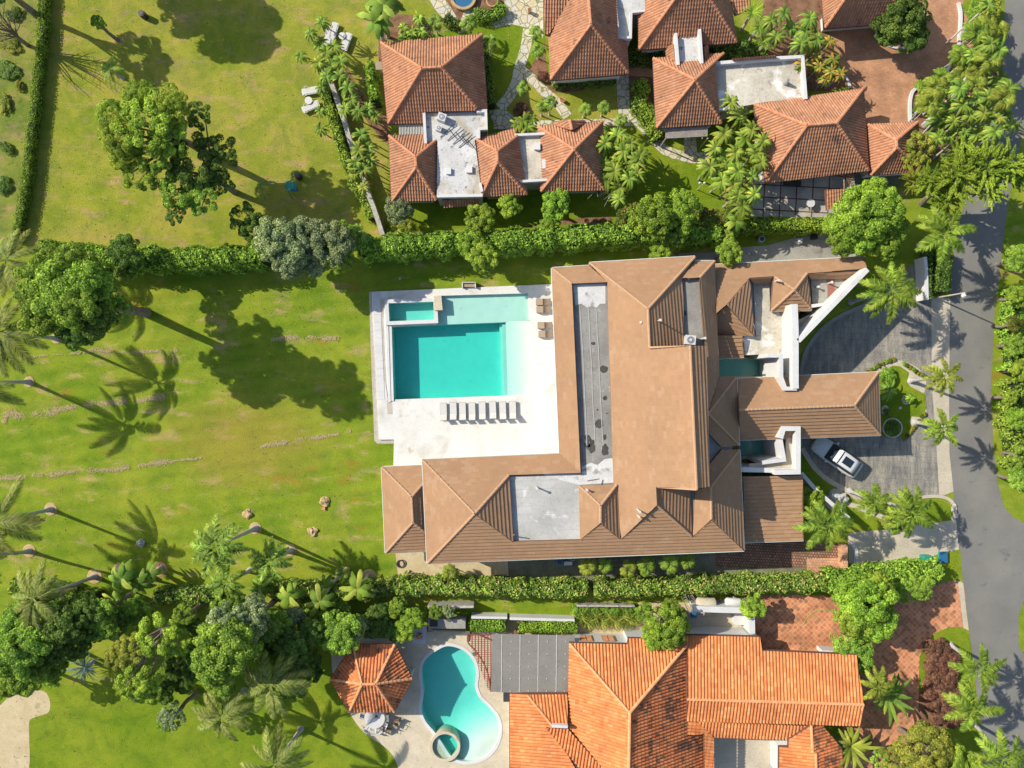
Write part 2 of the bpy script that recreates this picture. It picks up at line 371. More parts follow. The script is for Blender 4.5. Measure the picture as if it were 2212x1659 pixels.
M['felt'] = surf('roofing_felt', [(0.20, 0.19, 0.17), (0.32, 0.31, 0.28)], 0.5, 6, 0.25, stains=[((0.42, 0.41, 0.38), 1.3, 0.62, 0.1), ((0.12, 0.115, 0.10), 0.5, 0.6, 0.12)])
M['felt_pale'] = surf('silvered_felt', [(0.50, 0.50, 0.48), (0.66, 0.65, 0.62)], 0.8, 6, 0.2, stains=[((0.30, 0.30, 0.28), 1.1, 0.56, 0.1)])
M['felt_mid'] = surf('grey_felt', [(0.34, 0.335, 0.31), (0.52, 0.51, 0.48)], 0.3, 5, 0.2, stains=[((0.62, 0.61, 0.58), 0.8, 0.6, 0.1)])
M['stain'] = surf('damp_stain', [(0.045, 0.042, 0.038), (0.09, 0.085, 0.075)], 2.0, 8, 0.3, 0.6)
M['seam'] = plain('bitumen_seam', (0.44, 0.43, 0.40), 0.8)
M['seam_dark'] = plain('dark_seam', (0.16, 0.155, 0.14), 0.8)
M['gutter'] = plain('pale_gutter', (0.62, 0.68, 0.62), 0.5)
M['brown'] = tilemat('brown_roof_tile', [(0.325, 0.190, 0.103), (0.350, 0.207, 0.115), (0.337, 0.198, 0.108), (0.362, 0.216, 0.122)], 0.42, 0.34, (0.30, 0.18, 0.11), 0.83, 0.88, dust=(0.45, 0.32, 0.22), big=0.35)
M['clay'] = tilemat('weathered_clay_tile', [(0.33, 0.150, 0.085), (0.41, 0.205, 0.118), (0.37, 0.178, 0.10), (0.45, 0.245, 0.15)], 0.25, 0.36, (0.12, 0.07, 0.055), 0.72, 0.75)
M['orange'] = tilemat('orange_clay_tile', [(0.52, 0.165, 0.055), (0.62, 0.24, 0.09), (0.57, 0.20, 0.07), (0.66, 0.30, 0.125)], 0.30, 0.42, (0.13, 0.065, 0.045), 0.80, 0.75, mosscale=1.4)
M['orange_moss'] = tilemat('mossy_orange_tile', [(0.50, 0.15, 0.055), (0.62, 0.22, 0.085), (0.56, 0.185, 0.07), (0.65, 0.29, 0.125)], 0.30, 0.42, (0.07, 0.05, 0.04), 0.62, 0.75, mosscale=0.8)
M['brown_cap'] = plain('brown_ridge', (0.50, 0.30, 0.17), 0.8)
M['brown_dark'] = plain('brown_fascia', (0.17, 0.10, 0.07), 0.8)
M['clay_cap'] = surf('clay_ridge', [(0.48, 0.18, 0.09), (0.62, 0.30, 0.16)], 2.0, 8, 0.3)
M['orange_cap'] = surf('orange_ridge', [(0.68, 0.27, 0.11), (0.78, 0.40, 0.20)], 2.0, 8, 0.2)
M['clay_dark'] = plain('tile_underside', (0.16, 0.07, 0.05), 0.9)
M['poolfloor'] = surf('pool_plaster', [(0.56, 0.60, 0.52), (0.62, 0.65, 0.57)], 1.0, 9, 0.06, 0.6, 0.0)
M['pondfloor'] = surf('pond_tile', [(0.48, 0.60, 0.54), (0.56, 0.66, 0.60)], 1.2, 9, 0.1, 0.6, 0.0)
M['water'] = watermat('pool_water', (0.0, 0.915, 0.895), 0.60)
M['pondwater'] = watermat('pond_water', (0.10, 0.90, 0.84), 0.9)
M['wood'] = surf('weathered_wood', [(0.22, 0.13, 0.08), (0.34, 0.22, 0.14)], 3.0, 10, 0.3)
M['wood_grey'] = surf('silvered_wood', [(0.32, 0.27, 0.23), (0.45, 0.40, 0.36)], 3.0, 10, 0.4)
M['redwood'] = plain('red_painted_wood', (0.30, 0.075, 0.05), 0.6)
M['metal'] = plain('grey_metal', (0.45, 0.46, 0.47), 0.4, 0.6)
M['black'] = plain('black_plastic', (0.03, 0.03, 0.035), 0.5)
M['darkmetal'] = plain('dark_iron', (0.06, 0.06, 0.06), 0.5, 0.3)
M['offwhite'] = plain('white_plastic', (0.64, 0.63, 0.60), 0.45)
M['cushion'] = plain('pale_cushion', (0.62, 0.60, 0.56), 0.9)
M['cushion_tan'] = plain('tan_cushion', (0.38, 0.29, 0.20), 0.9)
M['wicker'] = plain('brown_wicker', (0.20, 0.14, 0.10), 0.8)
M['green_plastic'] = plain('green_plastic', (0.02, 0.28, 0.20), 0.4)
M['blue'] = plain('blue_plastic', (0.03, 0.14, 0.28), 0.4)
M['pink'] = plain('pink_plastic', (0.75, 0.25, 0.24), 0.5)
M['redfl'] = plain('red_tiles', (0.32, 0.12, 0.09), 0.7)
M['glass'] = plain('dark_glass', (0.02, 0.03, 0.04), 0.08, spec=0.8)
M['carpaint'] = plain('silver_car_paint', (0.60, 0.61, 0.60), 0.3, 0.0, var=0.03)
M['rubber'] = plain('tyre_rubber', (0.02, 0.02, 0.02), 0.9)
M['rock'] = surf('field_stone', [(0.38, 0.36, 0.33), (0.58, 0.56, 0.52)], 2.0, 8, 0.4, bumpy=0.8, bscale=8)
M['mosswall'] = surf('lichen_wall', [(0.36, 0.33, 0.28), (0.52, 0.49, 0.43)], 2.0, 9, 0.5, stains=[((0.17, 0.17, 0.11), 2.0, 0.56, 0.12)], bumpy=0.8)
M['bark'] = surf('bark', [(0.16, 0.12, 0.09), (0.28, 0.23, 0.18)], 4.0, 15, 0.4, bumpy=0.8)
M['palmbark'] = surf('palm_bark', [(0.34, 0.32, 0.30), (0.48, 0.46, 0.43)], 3.0, 12, 0.3, bumpy=0.6)
M['thatch'] = surf('straw_ring', [(0.40, 0.28, 0.13), (0.52, 0.38, 0.20)], 3.0, 14, 0.5, bumpy=1.0)
M['panel'] = surf('brown_polycarbonate', [(0.20, 0.19, 0.165), (0.25, 0.235, 0.205)], 0.4, 4, 0.15, 0.35, 0.05)
M['flag'] = flagmat('flagstone', [(0.48, 0.43, 0.32), (0.60, 0.52, 0.36), (0.50, 0.48, 0.42), (0.56, 0.45, 0.27)], (0.20, 0.22, 0.09), 1.5, 0.045)
M['stonepave'] = pavemat('pool_pavers', (0.56, 0.545, 0.50), (0.62, 0.60, 0.56), (0.32, 0.30, 0.25), 3.0, 0.84, 0, 0.02, 0.0)
M['brickpave'] = pavemat('terracotta_pavers', (0.48, 0.165, 0.07), (0.62, 0.27, 0.13), (0.58, 0.38, 0.24), 0.36, 0.36, R(45), 0.02, 0.0, spots=(0.24, 0.13, 0.07))
M['redpave'] = pavemat('red_brick_driveway', (0.42, 0.21, 0.115), (0.50, 0.27, 0.15), (0.36, 0.20, 0.12), 0.22, 0.11, R(4), 0.008)
M['cobble'] = pavemat('mossy_cobbles', (0.30, 0.14, 0.09), (0.42, 0.22, 0.14), (0.13, 0.08, 0.05), 0.26, 0.26, R(3), 0.05, 0.5, spots=(0.12, 0.09, 0.06))
M['cobble_red'] = pavemat('red_cobbles', (0.55, 0.26, 0.14), (0.66, 0.36, 0.20), (0.40, 0.24, 0.15), 0.26, 0.26, R(3), 0.04)
M['patio'] = pavemat('grey_patio_slabs', (0.38, 0.36, 0.31), (0.46, 0.43, 0.37), (0.16, 0.06, 0.05), 1.55, 1.2, R(3), 0.06, 0.0)
def stampedmat():
    m, nt, bs = newmat('stamped_grey_driveway'); v = coords(nt, None, R(3))
    bk = N(nt, 'TexBrick'); nt.links.new(v, bk.inputs[0]); bk.inputs['Scale'].default_value = 1.0
    bk.inputs['Brick Width'].default_value = 0.9; bk.inputs['Row Height'].default_value = 0.55; bk.inputs['Mortar Size'].default_value = 0.03
    bk.inputs['Color1'].default_value = (0.225, 0.22, 0.205, 1); bk.inputs['Color2'].default_value = (0.27, 0.262, 0.24, 1); bk.inputs['Mortar'].default_value = (0.21, 0.203, 0.185, 1)
    c = mixc(nt, bk.outputs[0], ramp(nt, noise(nt, coords(nt, (2.2, 0.5, 1)), 0.8, 6, 0.75), [(0.55, 0.55, 0.58), (1.4, 1.3, 1.1)], [0.35, 0.65]), 1.0, 'MULTIPLY')
    c = mixc(nt, c, ramp(nt, noise(nt, v, 8, 5, 0.8), [(0.6,)*3, (1.25,)*3], [0.3, 0.65]), 1.0, 'MULTIPLY')
    nt.links.new(c, bs.inputs['Base Color']); bs.inputs['Roughness'].default_value = 0.8; bump(nt, bs, noise(nt, v, 12, 4, 0.7), 0.4, 0.03)
    return m
M['stamped'] = stampedmat()
# foliage
M['lf_green'] = leafmat('leaf_green', (0.099, 0.209, 0.018), (0.242, 0.417, 0.027), (0.455, 0.663, 0.051))
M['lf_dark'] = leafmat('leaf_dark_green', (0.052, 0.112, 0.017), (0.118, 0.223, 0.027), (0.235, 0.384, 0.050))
M['lf_lime'] = leafmat('leaf_lime', (0.149, 0.276, 0.013), (0.314, 0.482, 0.023), (0.530, 0.689, 0.040))
M['lf_bright'] = leafmat('leaf_bright_green', (0.107, 0.233, 0.011), (0.234, 0.418, 0.018), (0.431, 0.619, 0.032))
M['lf_olive'] = leafmat('leaf_olive', (0.191, 0.244, 0.020), (0.323, 0.367, 0.030), (0.500, 0.519, 0.060))
M['lf_silver'] = leafmat('leaf_silver', (0.10, 0.18, 0.045), (0.24, 0.35, 0.10), (0.56, 0.62, 0.36))
M['lf_hedge'] = leafmat('hedge_leaf', (0.092, 0.230, 0.015), (0.221, 0.423, 0.023), (0.407, 0.633, 0.045))
M['lf_pinkhedge'] = leafmat('flowering_hedge_leaf', (0.066, 0.154, 0.017), (0.183, 0.326, 0.022), (0.397, 0.533, 0.057), 0.3, yellow=(0.826, 0.515, 0.249))
M['lf_flower'] = leafmat('orange_flowers', (0.120, 0.200, 0.020), (0.200, 0.300, 0.030), (0.750, 0.420, 0.030), 0.3)
M['lf_red'] = leafmat('red_flower_leaf', (0.051, 0.117, 0.010), (0.112, 0.212, 0.014), (0.204, 0.297, 0.028), 0.3, yellow=(0.765, 0.148, 0.070))
M['lf_purple'] = leafmat('bronze_leaf', (0.115, 0.052, 0.034), (0.230, 0.103, 0.063), (0.391, 0.196, 0.127))
M['lf_palm'] = leafmat('palm_frond', (0.088, 0.182, 0.015), (0.191, 0.335, 0.025), (0.381, 0.548, 0.060), 0.3)
M['lf_coco'] = leafmat('coconut_frond', (0.094, 0.151, 0.013), (0.188, 0.254, 0.029), (0.375, 0.390, 0.097), 0.3)
M['lf_royal'] = leafmat('royal_frond', (0.096, 0.190, 0.010), (0.183, 0.310, 0.013), (0.327, 0.440, 0.034), 0.35)
M['lf_areca'] = leafmat('areca_frond', (0.131, 0.208, 0.011), (0.260, 0.344, 0.021), (0.421, 0.437, 0.041), 0.35)
M['lf_banana'] = leafmat('broad_leaf', (0.111, 0.208, 0.012), (0.222, 0.358, 0.023), (0.401, 0.484, 0.053), 0.35, yellow=(0.689, 0.484, 0.046))
M['lf_strap'] = leafmat('strap_leaf', (0.087, 0.194, 0.017), (0.173, 0.322, 0.025), (0.335, 0.464, 0.051), 0.3, yellow=(0.682, 0.464, 0.051))
M['lf_blue'] = leafmat('blue_fan_leaf', (0.100, 0.200, 0.190), (0.200, 0.340, 0.320), (0.360, 0.500, 0.460), 0.2)
M['lf_grass'] = leafmat('ornamental_grass', (0.163, 0.233, 0.014), (0.286, 0.350, 0.028), (0.428, 0.445, 0.070), 0.3)
# ------------------------------------------------------------------ roofs built tile course by tile course
STY = {
 'brown': dict(mat='brown', cap='brown_cap', under='brown_dark', course=0.38, step=0.085, A=0.0, per=None, capr=0.11),
 'clay': dict(mat='clay', cap='clay_cap', under='clay_dark', course=0.36, step=0.035, A=0.075, per=0.25, capr=0.13),
 'orange': dict(mat='orange', cap='orange_cap', under='clay_dark', course=0.42, step=0.035, A=0.10, per=0.30, capr=0.13),
 'mossy': dict(mat='orange_moss', cap='orange_cap', under='clay_dark', course=0.42, step=0.035, A=0.10, per=0.30, capr=0.12),
}
def ray(x, y):  # picture unit -> ground-plane coordinates of its viewing ray
    return (x-CX)/K, (CY-y)/K
def fit(pts):
    A = np.array([[p[0], p[1], 1.0] for p in pts]); z = np.array([p[2] for p in pts])
    s, *_ = np.linalg.lstsq(A, z, rcond=None); return s
def solve_roof(verts, faces, lift=1.0):
    hm = min(v[2] for v in verts.values()); verts = {k: (v[0], v[1], hm+(v[2]-hm)*lift) for k, v in verts.items()}
    xy = {k: ray(v[0], v[1]) for k, v in verts.items()}; h0 = {k: v[2] for k, v in verts.items()}; h = dict(h0)
    def pt(k, hh): s = (CAMH-hh)/CAMH; return (xy[k][0]*s, xy[k][1]*s, hh)
    for it in range(60):
        acc = {k: [] for k in verts}
        for f in faces:
            a, b, c = fit([pt(k, h[k]) for k in f])
            for k in f:
                s = (CAMH-c)/(CAMH+a*xy[k][0]+b*xy[k][1]); acc[k].append(CAMH*(1-s))
        for k in verts:
            if acc[k]: h[k] = 0.9*sum(acc[k])/len(acc[k])+0.06*h[k]+0.04*h0[k]
    P = {k: Vector(pt(k, h[k])) for k in verts}
    return P, h, xy
def tile_face(pts, st):
    P = np.array([[p.x, p.y, p.z] for p in pts]); a, b, c = fit(P); g = math.hypot(a, b)
    if g < 1e-4: gx, gy = 0.0, 1.0
    else: gx, gy = a/g, b/g
    ua = np.array([gy, -gx, 0.0]); va = np.array([gx, gy, g]); va /= np.linalg.norm(va); nn = np.array([-a, -b, 1.0]); nn /= np.linalg.norm(nn)
    U = P@ua; Vv = P@va; v0 = Vv.min(); off0 = np.array([0, 0, c])@nn
    D = P@nn-off0; dm = D.mean()
    n = len(pts); course, step = st['course'], st['step']; per = st['per']
    br = set(np.round(U, 5))
    if per:
        k0 = math.floor(U.min()/per*5); k1 = math.ceil(U.max()/per*5)
        for k in range(k0, k1+1):
            x = k*per/5
            if U.min() < x < U.max(): br.add(round(x, 5))
    else:
        for x in np.arange(U.min(), U.max(), 0.22): br.add(round(float(x), 5))
    br = sorted(br); VS = []; FS = []; UV = []; base = 0
    lipf, lipz = 0.5, 0.5
    prof = lambda u: (st['A']*(0.5-0.5*math.cos(6.28319*u/per))**0.7 if per else 0.0)
    edges = [(U[i], Vv[i], U[(i+1) % n], Vv[(i+1) % n]) for i in range(n)]
    for i in range(len(br)-1):
        x0, x1 = br[i], br[i+1]
        if x1-x0 < 1e-4: continue
        xm = (x0+x1)/2; cr = []
        for (ea, va_, eb, vb_) in edges:
            if (ea < xm) != (eb < xm):
                f = lambda x: va_+(vb_-va_)*(x-ea)/(eb-ea)
                cr.append((f(xm), f(x0), f(x1)))
        cr.sort()
        for j in range(0, len(cr)-1, 2):
            lo, hi = cr[j], cr[j+1]
            k0 = math.floor((min(lo[1], lo[2])-v0)/course); k1 = math.ceil((max(hi[1], hi[2])-v0)/course)
            ks = np.arange(k0, k1); 
            if len(ks) == 0: continue
            r0 = np.repeat(ks*course+v0, 3); r = r0.copy(); r[1::3] += course*lipf; r[2::3] += course
            cols = []
            for x, l, h_ in ((x0, lo[1], hi[1]), (x1, lo[2], hi[2])):
                vv = np.clip(r, min(l, h_), max(l, h_)); off = np.interp((vv-r0)/course, [0, lipf, 1], [step, step*lipz, 0])+prof(x)
                p = np.outer(np.full(len(vv), x), ua)+np.outer(vv, va)+np.outer(off, nn)+nn*(off0)
                # ua, va, nn orthonormal and the plane offset sits along nn
                cols.append((p, vv))
            (pa, vva), (pb, vvb) = cols; m = len(r)
            keep = [q for q in range(m-1) if (abs(vva[q+1]-vva[q])+abs(vvb[q+1]-vvb[q]) > 1e-4) or (q % 3 == 2 and min(lo[1], lo[2]) < r[q] < max(hi[1], hi[2]))]
            if not keep: continue
            VS.append(pa); VS.append(pb); q = np.array(keep)
            FS.append(np.stack([base+q, base+m+q, base+m+q+1, base+q+1], 1))
            uv = np.stack([np.full(len(q), x0), vva[q]-v0+1e-3, np.full(len(q), x1), vvb[q]-v0+1e-3, np.full(len(q), x1), vvb[q+1]-v0-1e-3, np.full(len(q), x0), vva[q+1]-v0-1e-3], 1)
            UV.append(uv.reshape(-1, 2)); base += 2*m
    return np.concatenate(VS), np.concatenate(FS), np.concatenate(UV)
def roof(parent, verts, faces, style, skirt=0.45, gutter=True, name='roof', over=None, caps=True, lift=1.45):
    """verts: dict name->(x,y,h); faces: list of vertex-name lists (or strings of one-letter names)"""
    verts = {k: O(v) for k, v in verts.items()}; faces = [list(f) for f in faces]; st = STY[style]
    P, h, xy = solve_roof(verts, faces, {'clay': 1.38, 'brown': lift}.get(style, 1.0))
    VS, FS, UV, MI = [], [], [], []; base = 0
    for f in faces:
        v, q, uv = tile_face([P[k] for k in f], st)
        VS.append(v); FS.append(q+base); UV.append(uv); MI.append(np.zeros(len(q))); base += len(v)
    cnt = {}
    for fi, f in enumerate(faces):
        for i in range(len(f)):
            e = tuple(sorted((f[i], f[(i+1) % len(f)]))); cnt.setdefault(e, []).append(fi)
    for f in faces:
        m = len(f); pts = [P[k] for k in f]
        # underside board just below the tiles plus a skirt at free edges
        for i in range(m):
            e = tuple(sorted((f[i], f[(i+1) % m])))
            if len(cnt[e]) == 1:
                a, b = pts[i], pts[(i+1) % m]
                VS.append(np.array([a[:], b[:], (b.x, b.y, b.z-skirt), (a.x, a.y, a.z-skirt)])+np.array([0, 0, 0.02]))
                FS.append(np.array([[base, base+1, base+2, base+3]])); UV.append(np.zeros((4, 2))); MI.append(np.ones(1)); base += 4
    V = np.concatenate(VS); org = ORG[parent.name]; V = V-np.array(org[:])
    o = npmesh(name, V, np.concatenate(FS), [M[st['mat']], M[st['under']]], parent, np.concatenate(UV), np.concatenate(MI))
    ORG[o.name] = org
    if caps:
        for e, fs in cnt.items():
            b = MB()
            if len(fs) != 2: continue
            # ridge or hip if the faces fall away on both sides
            a, c = P[e[0]], P[e[1]]; mid = (a+c)/2; ok = True
            for fi in fs:
                pl = fit([P[k][:] for k in faces[fi]]); cen = sum((P[k] for k in faces[fi]), Vector())/len(faces[fi])
                o2 = faces[fs[1] if fi == fs[0] else fs[0]]; pl2 = fit([P[k][:] for k in o2])
                if pl2[0]*cen.x+pl2[1]*cen.y+pl2[2] < cen.z-0.02: ok = False
            if not ok: continue
            d = (c-a); L = d.length; nseg = max(2, int(L/0.36)); pts = []; rad = []
            for i in range(nseg):
                for tt, rr in ((0.02, 1.12), (0.9, 0.9)):
                    pts.append(a+d*((i+tt)/nseg)+Vector((0, 0, 0.03+st['A']*0.6))); rad.append(st['capr']*rr)
            b.tube(pts, rad, 6); b.build('ridge_cap', M[st['cap']], o)
    if gutter:
        b = MB(); gset = gutter if isinstance(gutter, (list, tuple, set)) else None
        for e, fs in cnt.items():
            if len(fs) != 1: continue
            a, c = P[e[0]], P[e[1]]
            if abs(a.z-c.z) > 0.28 or max(a.z, c.z) > min(p.z for p in P.values())+0.35: continue
            d = (c-a).normalized(); n2 = Vector((-d.y, d.x, 0)); cen = sum((P[k] for k in faces[fs[0]]), Vector())/len(faces[fs[0]])
            if (cen-a).dot(n2) > 0: n2 = -n2
            n2 *= 0.05
            b.tube([a+n2-Vector((0, 0, 0.01)), c+n2-Vector((0, 0, 0.01))], 0.05 if style == 'brown' else 0.035, 5)
        if b.v: b.build('gutter', M['gutter'] if style == 'brown' else M[st['under']], parent)
    return o
def body(parent, pts, h, mat='white', ins=0.5, name='wall'):
    """walls under a roof; pts is the eave outline in picture units at height h"""
    w = [Wp(p[0], p[1], h)[:2] for p in pts]
    if ins: w = inset(w, ins)
    b = MB(); b.prism(w, 0.0, h-0.25); return b.build(name, M[mat], parent)
def flatroof(parent, pts, z, mat, base=None, name='flat_roof'):
    b = MB(); b.prism(wpoly(pts, z), z-(base or 0.3), z); return b.build(name, M[mat], parent)
def parapet(parent, path, z, h=0.35, w=0.22, mat='white', name='parapet', closed=False, base=None):
    """low wall standing on a flat roof; path in picture units at its top height"""
    p = [Wp(q[0], q[1], z+h)[:2] for q in path]; b = MB()
    z0 = z if base is None else base
    if closed:
        b.prism(offset(p, w/2, True), z0, z+h, [offset(p, -w/2, True)])
    else: b.prism(ribbon(p, w), z0, z+h)
    return b.build(name, M[mat], parent)
def fwall(name, path, h, w, mat, label, cat='wall', parent=None, smooth=0, group=None):
    """free-standing wall; path in picture units at its top"""
    if smooth: path = spline(path, smooth)
    p = [Wp(q[0], q[1], h)[:2] for q in path]; b = MB(); b.prism(ribbon(p, w), 0.0, h)
    if parent is not None: return b.build(name, M[mat], parent)
    return tag(b.build(name, M[mat]), label, cat, group)
# ------------------------------------------------------------------ foliage meshes
rng = np.random.default_rng(11)
def quads(C, A, B):
    """leaf quads: centres C, half axes A (length), B (width) -> pointed leaf of 4 corners"""
    n = len(C); V = np.empty((n, 4, 3)); V[:, 0] = C-A; V[:, 1] = C+B*1.0-A*0.1; V[:, 2] = C+A; V[:, 3] = C-B*1.0-A*0.1
    return V.reshape(-1, 3), np.arange(n*4).reshape(n, 4)
def rand_dirs(n):
    v = rng.normal(size=(n, 3)); return v/np.linalg.norm(v, axis=1, keepdims=True)
def leaf_axes(nrm, size, aspect=0.55, tilt=0.6):
    n = len(nrm); nn = nrm+tilt*rand_dirs(n); nn /= np.linalg.norm(nn, axis=1, keepdims=True)
    r = rand_dirs(n); a = np.cross(nn, r); a /= np.linalg.norm(a, axis=1, keepdims=True)+1e-9; b = np.cross(nn, a)
    s = size*(0.6+0.8*rng.random((n, 1))); return a*s, b*s*aspect
def crown_mesh(name, clumps, per, leaf, cr=(0.2, 0.36), flat=0.75, hemi=-0.35, mat=None, tilt=0.7, hollow=0.72):
    """unit-radius crown of leaf clumps around (0,0,0)"""
    Cs = []; Ns = []
    dirs = []
    while len(dirs) < clumps:
        d = rand_dirs(1)[0]
        if d[2] < hemi: continue
        dirs.append(d)
    for d in dirs:
        rr = hollow*(0.5+0.6*rng.random()**0.7); c = d*rr*np.array([1, 1, flat]); r = rng.uniform(*cr)
        n = int(per*(r/np.mean(cr))**2); dd = rand_dirs(n); dd[:, 2] = np.where(dd[:, 2] < -0.3, -dd[:, 2]*0.5, dd[:, 2])
        dd += 0.5*d; dd /= np.linalg.norm(dd, axis=1, keepdims=True)
        rad = r*(0.75+0.35*rng.random((n, 1))); pos = c+dd*rad*np.array([1, 1, 0.75]); Cs.append(pos); Ns.append(dd)
    C = np.concatenate(Cs); Nn = np.concatenate(Ns); a, b = leaf_axes(Nn, leaf, 0.6, tilt); V, F = quads(C, a, b)
    o = npmesh(name, V, F, mat or M['lf_green'])
    me = o.data; bpy.data.objects.remove(o); return me
CR = {}
CR['broad'] = [crown_mesh('crown', 78, 250, 0.036, (0.13, 0.27), hollow=0.82) for _ in range(3)]
CR['fine'] = [crown_mesh('crown', 90, 260, 0.029, (0.12, 0.25), hollow=0.82) for _ in range(2)]
CR['open'] = [crown_mesh('crown', 42, 240, 0.037, (0.12, 0.22), 0.6, -0.2, hollow=0.88) for _ in range(2)]
def wisp_mesh(name, clumps, per):
    Cs = []; As = []; Bs = []
    for _ in range(clumps):
        d = rand_dirs(1)[0]; d[2] = abs(d[2])*0.6; c = d*rng.uniform(0.15, 0.75); ax = d+0.4*rand_dirs(1)[0]; ax[2] *= 0.5; ax /= np.linalg.norm(ax); L = rng.uniform(0.25, 0.5)
        t = rng.random((per, 1)); pos = c+ax*L*t+rand_dirs(per)*0.07*(1.1-t); a = ax+0.7*rand_dirs(per); a /= np.linalg.norm(a, axis=1, keepdims=True); b = np.cross(a, rand_dirs(per)); b /= np.linalg.norm(b, axis=1, keepdims=True)+1e-9
        Cs.append(pos); As.append(a*0.05); Bs.append(b*0.012)
    V, F = quads(np.concatenate(Cs), np.concatenate(As), np.concatenate(Bs)); o = npmesh(name, V, F, M['lf_green']); me = o.data; bpy.data.objects.remove(o); return me
CR['wisp'] = [wisp_mesh('crown', 60, 300) for _ in range(2)]
CR['bush'] = [crown_mesh('foliage', 30, 170, 0.058, (0.18, 0.38), 0.8, -0.1) for _ in range(3)]
CR['big'] = [crown_mesh('foliage', 16, 60, 0.15, (0.3, 0.5), 0.7, -0.1) for _ in range(2)]
LIB = {}
def meshmat(me, mat):
    k = (me.name, mat)
    if k not in LIB:
        m = me.copy(); m.materials.clear(); m.materials.append(M[mat]); LIB[k] = m
    return LIB[k]
def scaled(obj, s): obj.scale = s; return obj
def put(name, me, parent, loc, rz=0.0, sc=(1, 1, 1), ry=0.0, rx=0.0):
    o = bpy.data.objects.new(name, me); link(o, parent); o.location = loc; o.rotation_euler = (rx, ry, rz)
    o.scale = sc if hasattr(sc, '__len__') else (sc, sc, sc); return o
def trunk_mb(b, p0, p1, r0, r1, bend=0.3, n=6):
    p0 = Vector(p0); p1 = Vector(p1); pts = []; off = Vector((random.uniform(-1, 1), random.uniform(-1, 1), 0))*bend
    for i in range(n+1):
        t = i/n; pts.append(p0.lerp(p1, t)+off*math.sin(t*3.1416)*0.5)
    b.tube(pts, [r0+(r1-r0)*(i/n)**0.8 for i in range(n+1)], 7)
    return pts
def tree(x, y, h, r, kind, mat, label, name='tree', group=None, blobs=None, base=None, rz=None, flat=0.8):
    """x,y: where the crown's middle (height h) shows; blobs: extra crown lobes (dx,dy,h,r,kind,mat) in picture units"""
    c = Wp(x, y, h); b0 = (c[0], c[1], 0) if base is None else Wp(*base, 0)
    e = empty(name, b0, label, 'tree' if name.endswith('tree') or name == 'tree' else name.replace('_', ' '), group)
    lobes = [(0, 0, h, r, kind, mat)]+list(blobs or [])
    tb = MB(); top = (c[0]-b0[0], c[1]-b0[1], max(h-r*0.35, h*0.5))
    tr = 0.09+0.035*h; trunk_mb(tb, (0, 0, 0), (top[0]*0.9, top[1]*0.9, top[2]*0.92), tr, tr*0.5, 0.25)
    fork = Vector((top[0]*0.6, top[1]*0.6, top[2]*0.6))
    for (dx, dy, hh, rr, kd, mt) in lobes:
        q = Wp(x+dx, y+dy, hh); lc = (q[0]-b0[0], q[1]-b0[1], hh)
        for k in range(4 if rr > 1.5 else 2):
            a = random.uniform(0, 6.28); tip = Vector((lc[0]+rr*0.5*math.cos(a), lc[1]+rr*0.5*math.sin(a), lc[2]+rr*0.2))
            m = fork.lerp(tip, 0.5)+Vector((0, 0, rr*0.08)); tb.tube([fork, m, tip], [tr*0.5, tr*0.3, tr*0.08], 5)
        me = meshmat(random.choice(CR[kd]), mt)
        put('crown', me, e, lc, random.uniform(0, 6.28) if rz is None else rz, (rr*random.uniform(0.95, 1.08), rr*random.uniform(0.95, 1.08), rr*flat))
    org = ORG[e.name]; ORG[e.name] = Vector((0, 0, 0)); tb.build('trunk', M['bark'], e); ORG[e.name] = org
    return e
def bush(x, y, r, mat, label, h=None, name='bush', group=None, kind='bush', sx=1.0, rz=None, cat=None, z0=0.0):
    h = h or r*0.9; c = Wp(x, y, z0+h*0.55)
    o = put(name, meshmat(random.choice(CR[kind]), mat), None, (c[0], c[1], z0+h*0.35), random.uniform(0, 6.28) if rz is None else rz, (r*sx, r, h*0.75))
    return tag(o, label, cat or name.replace('_', ' '), group)
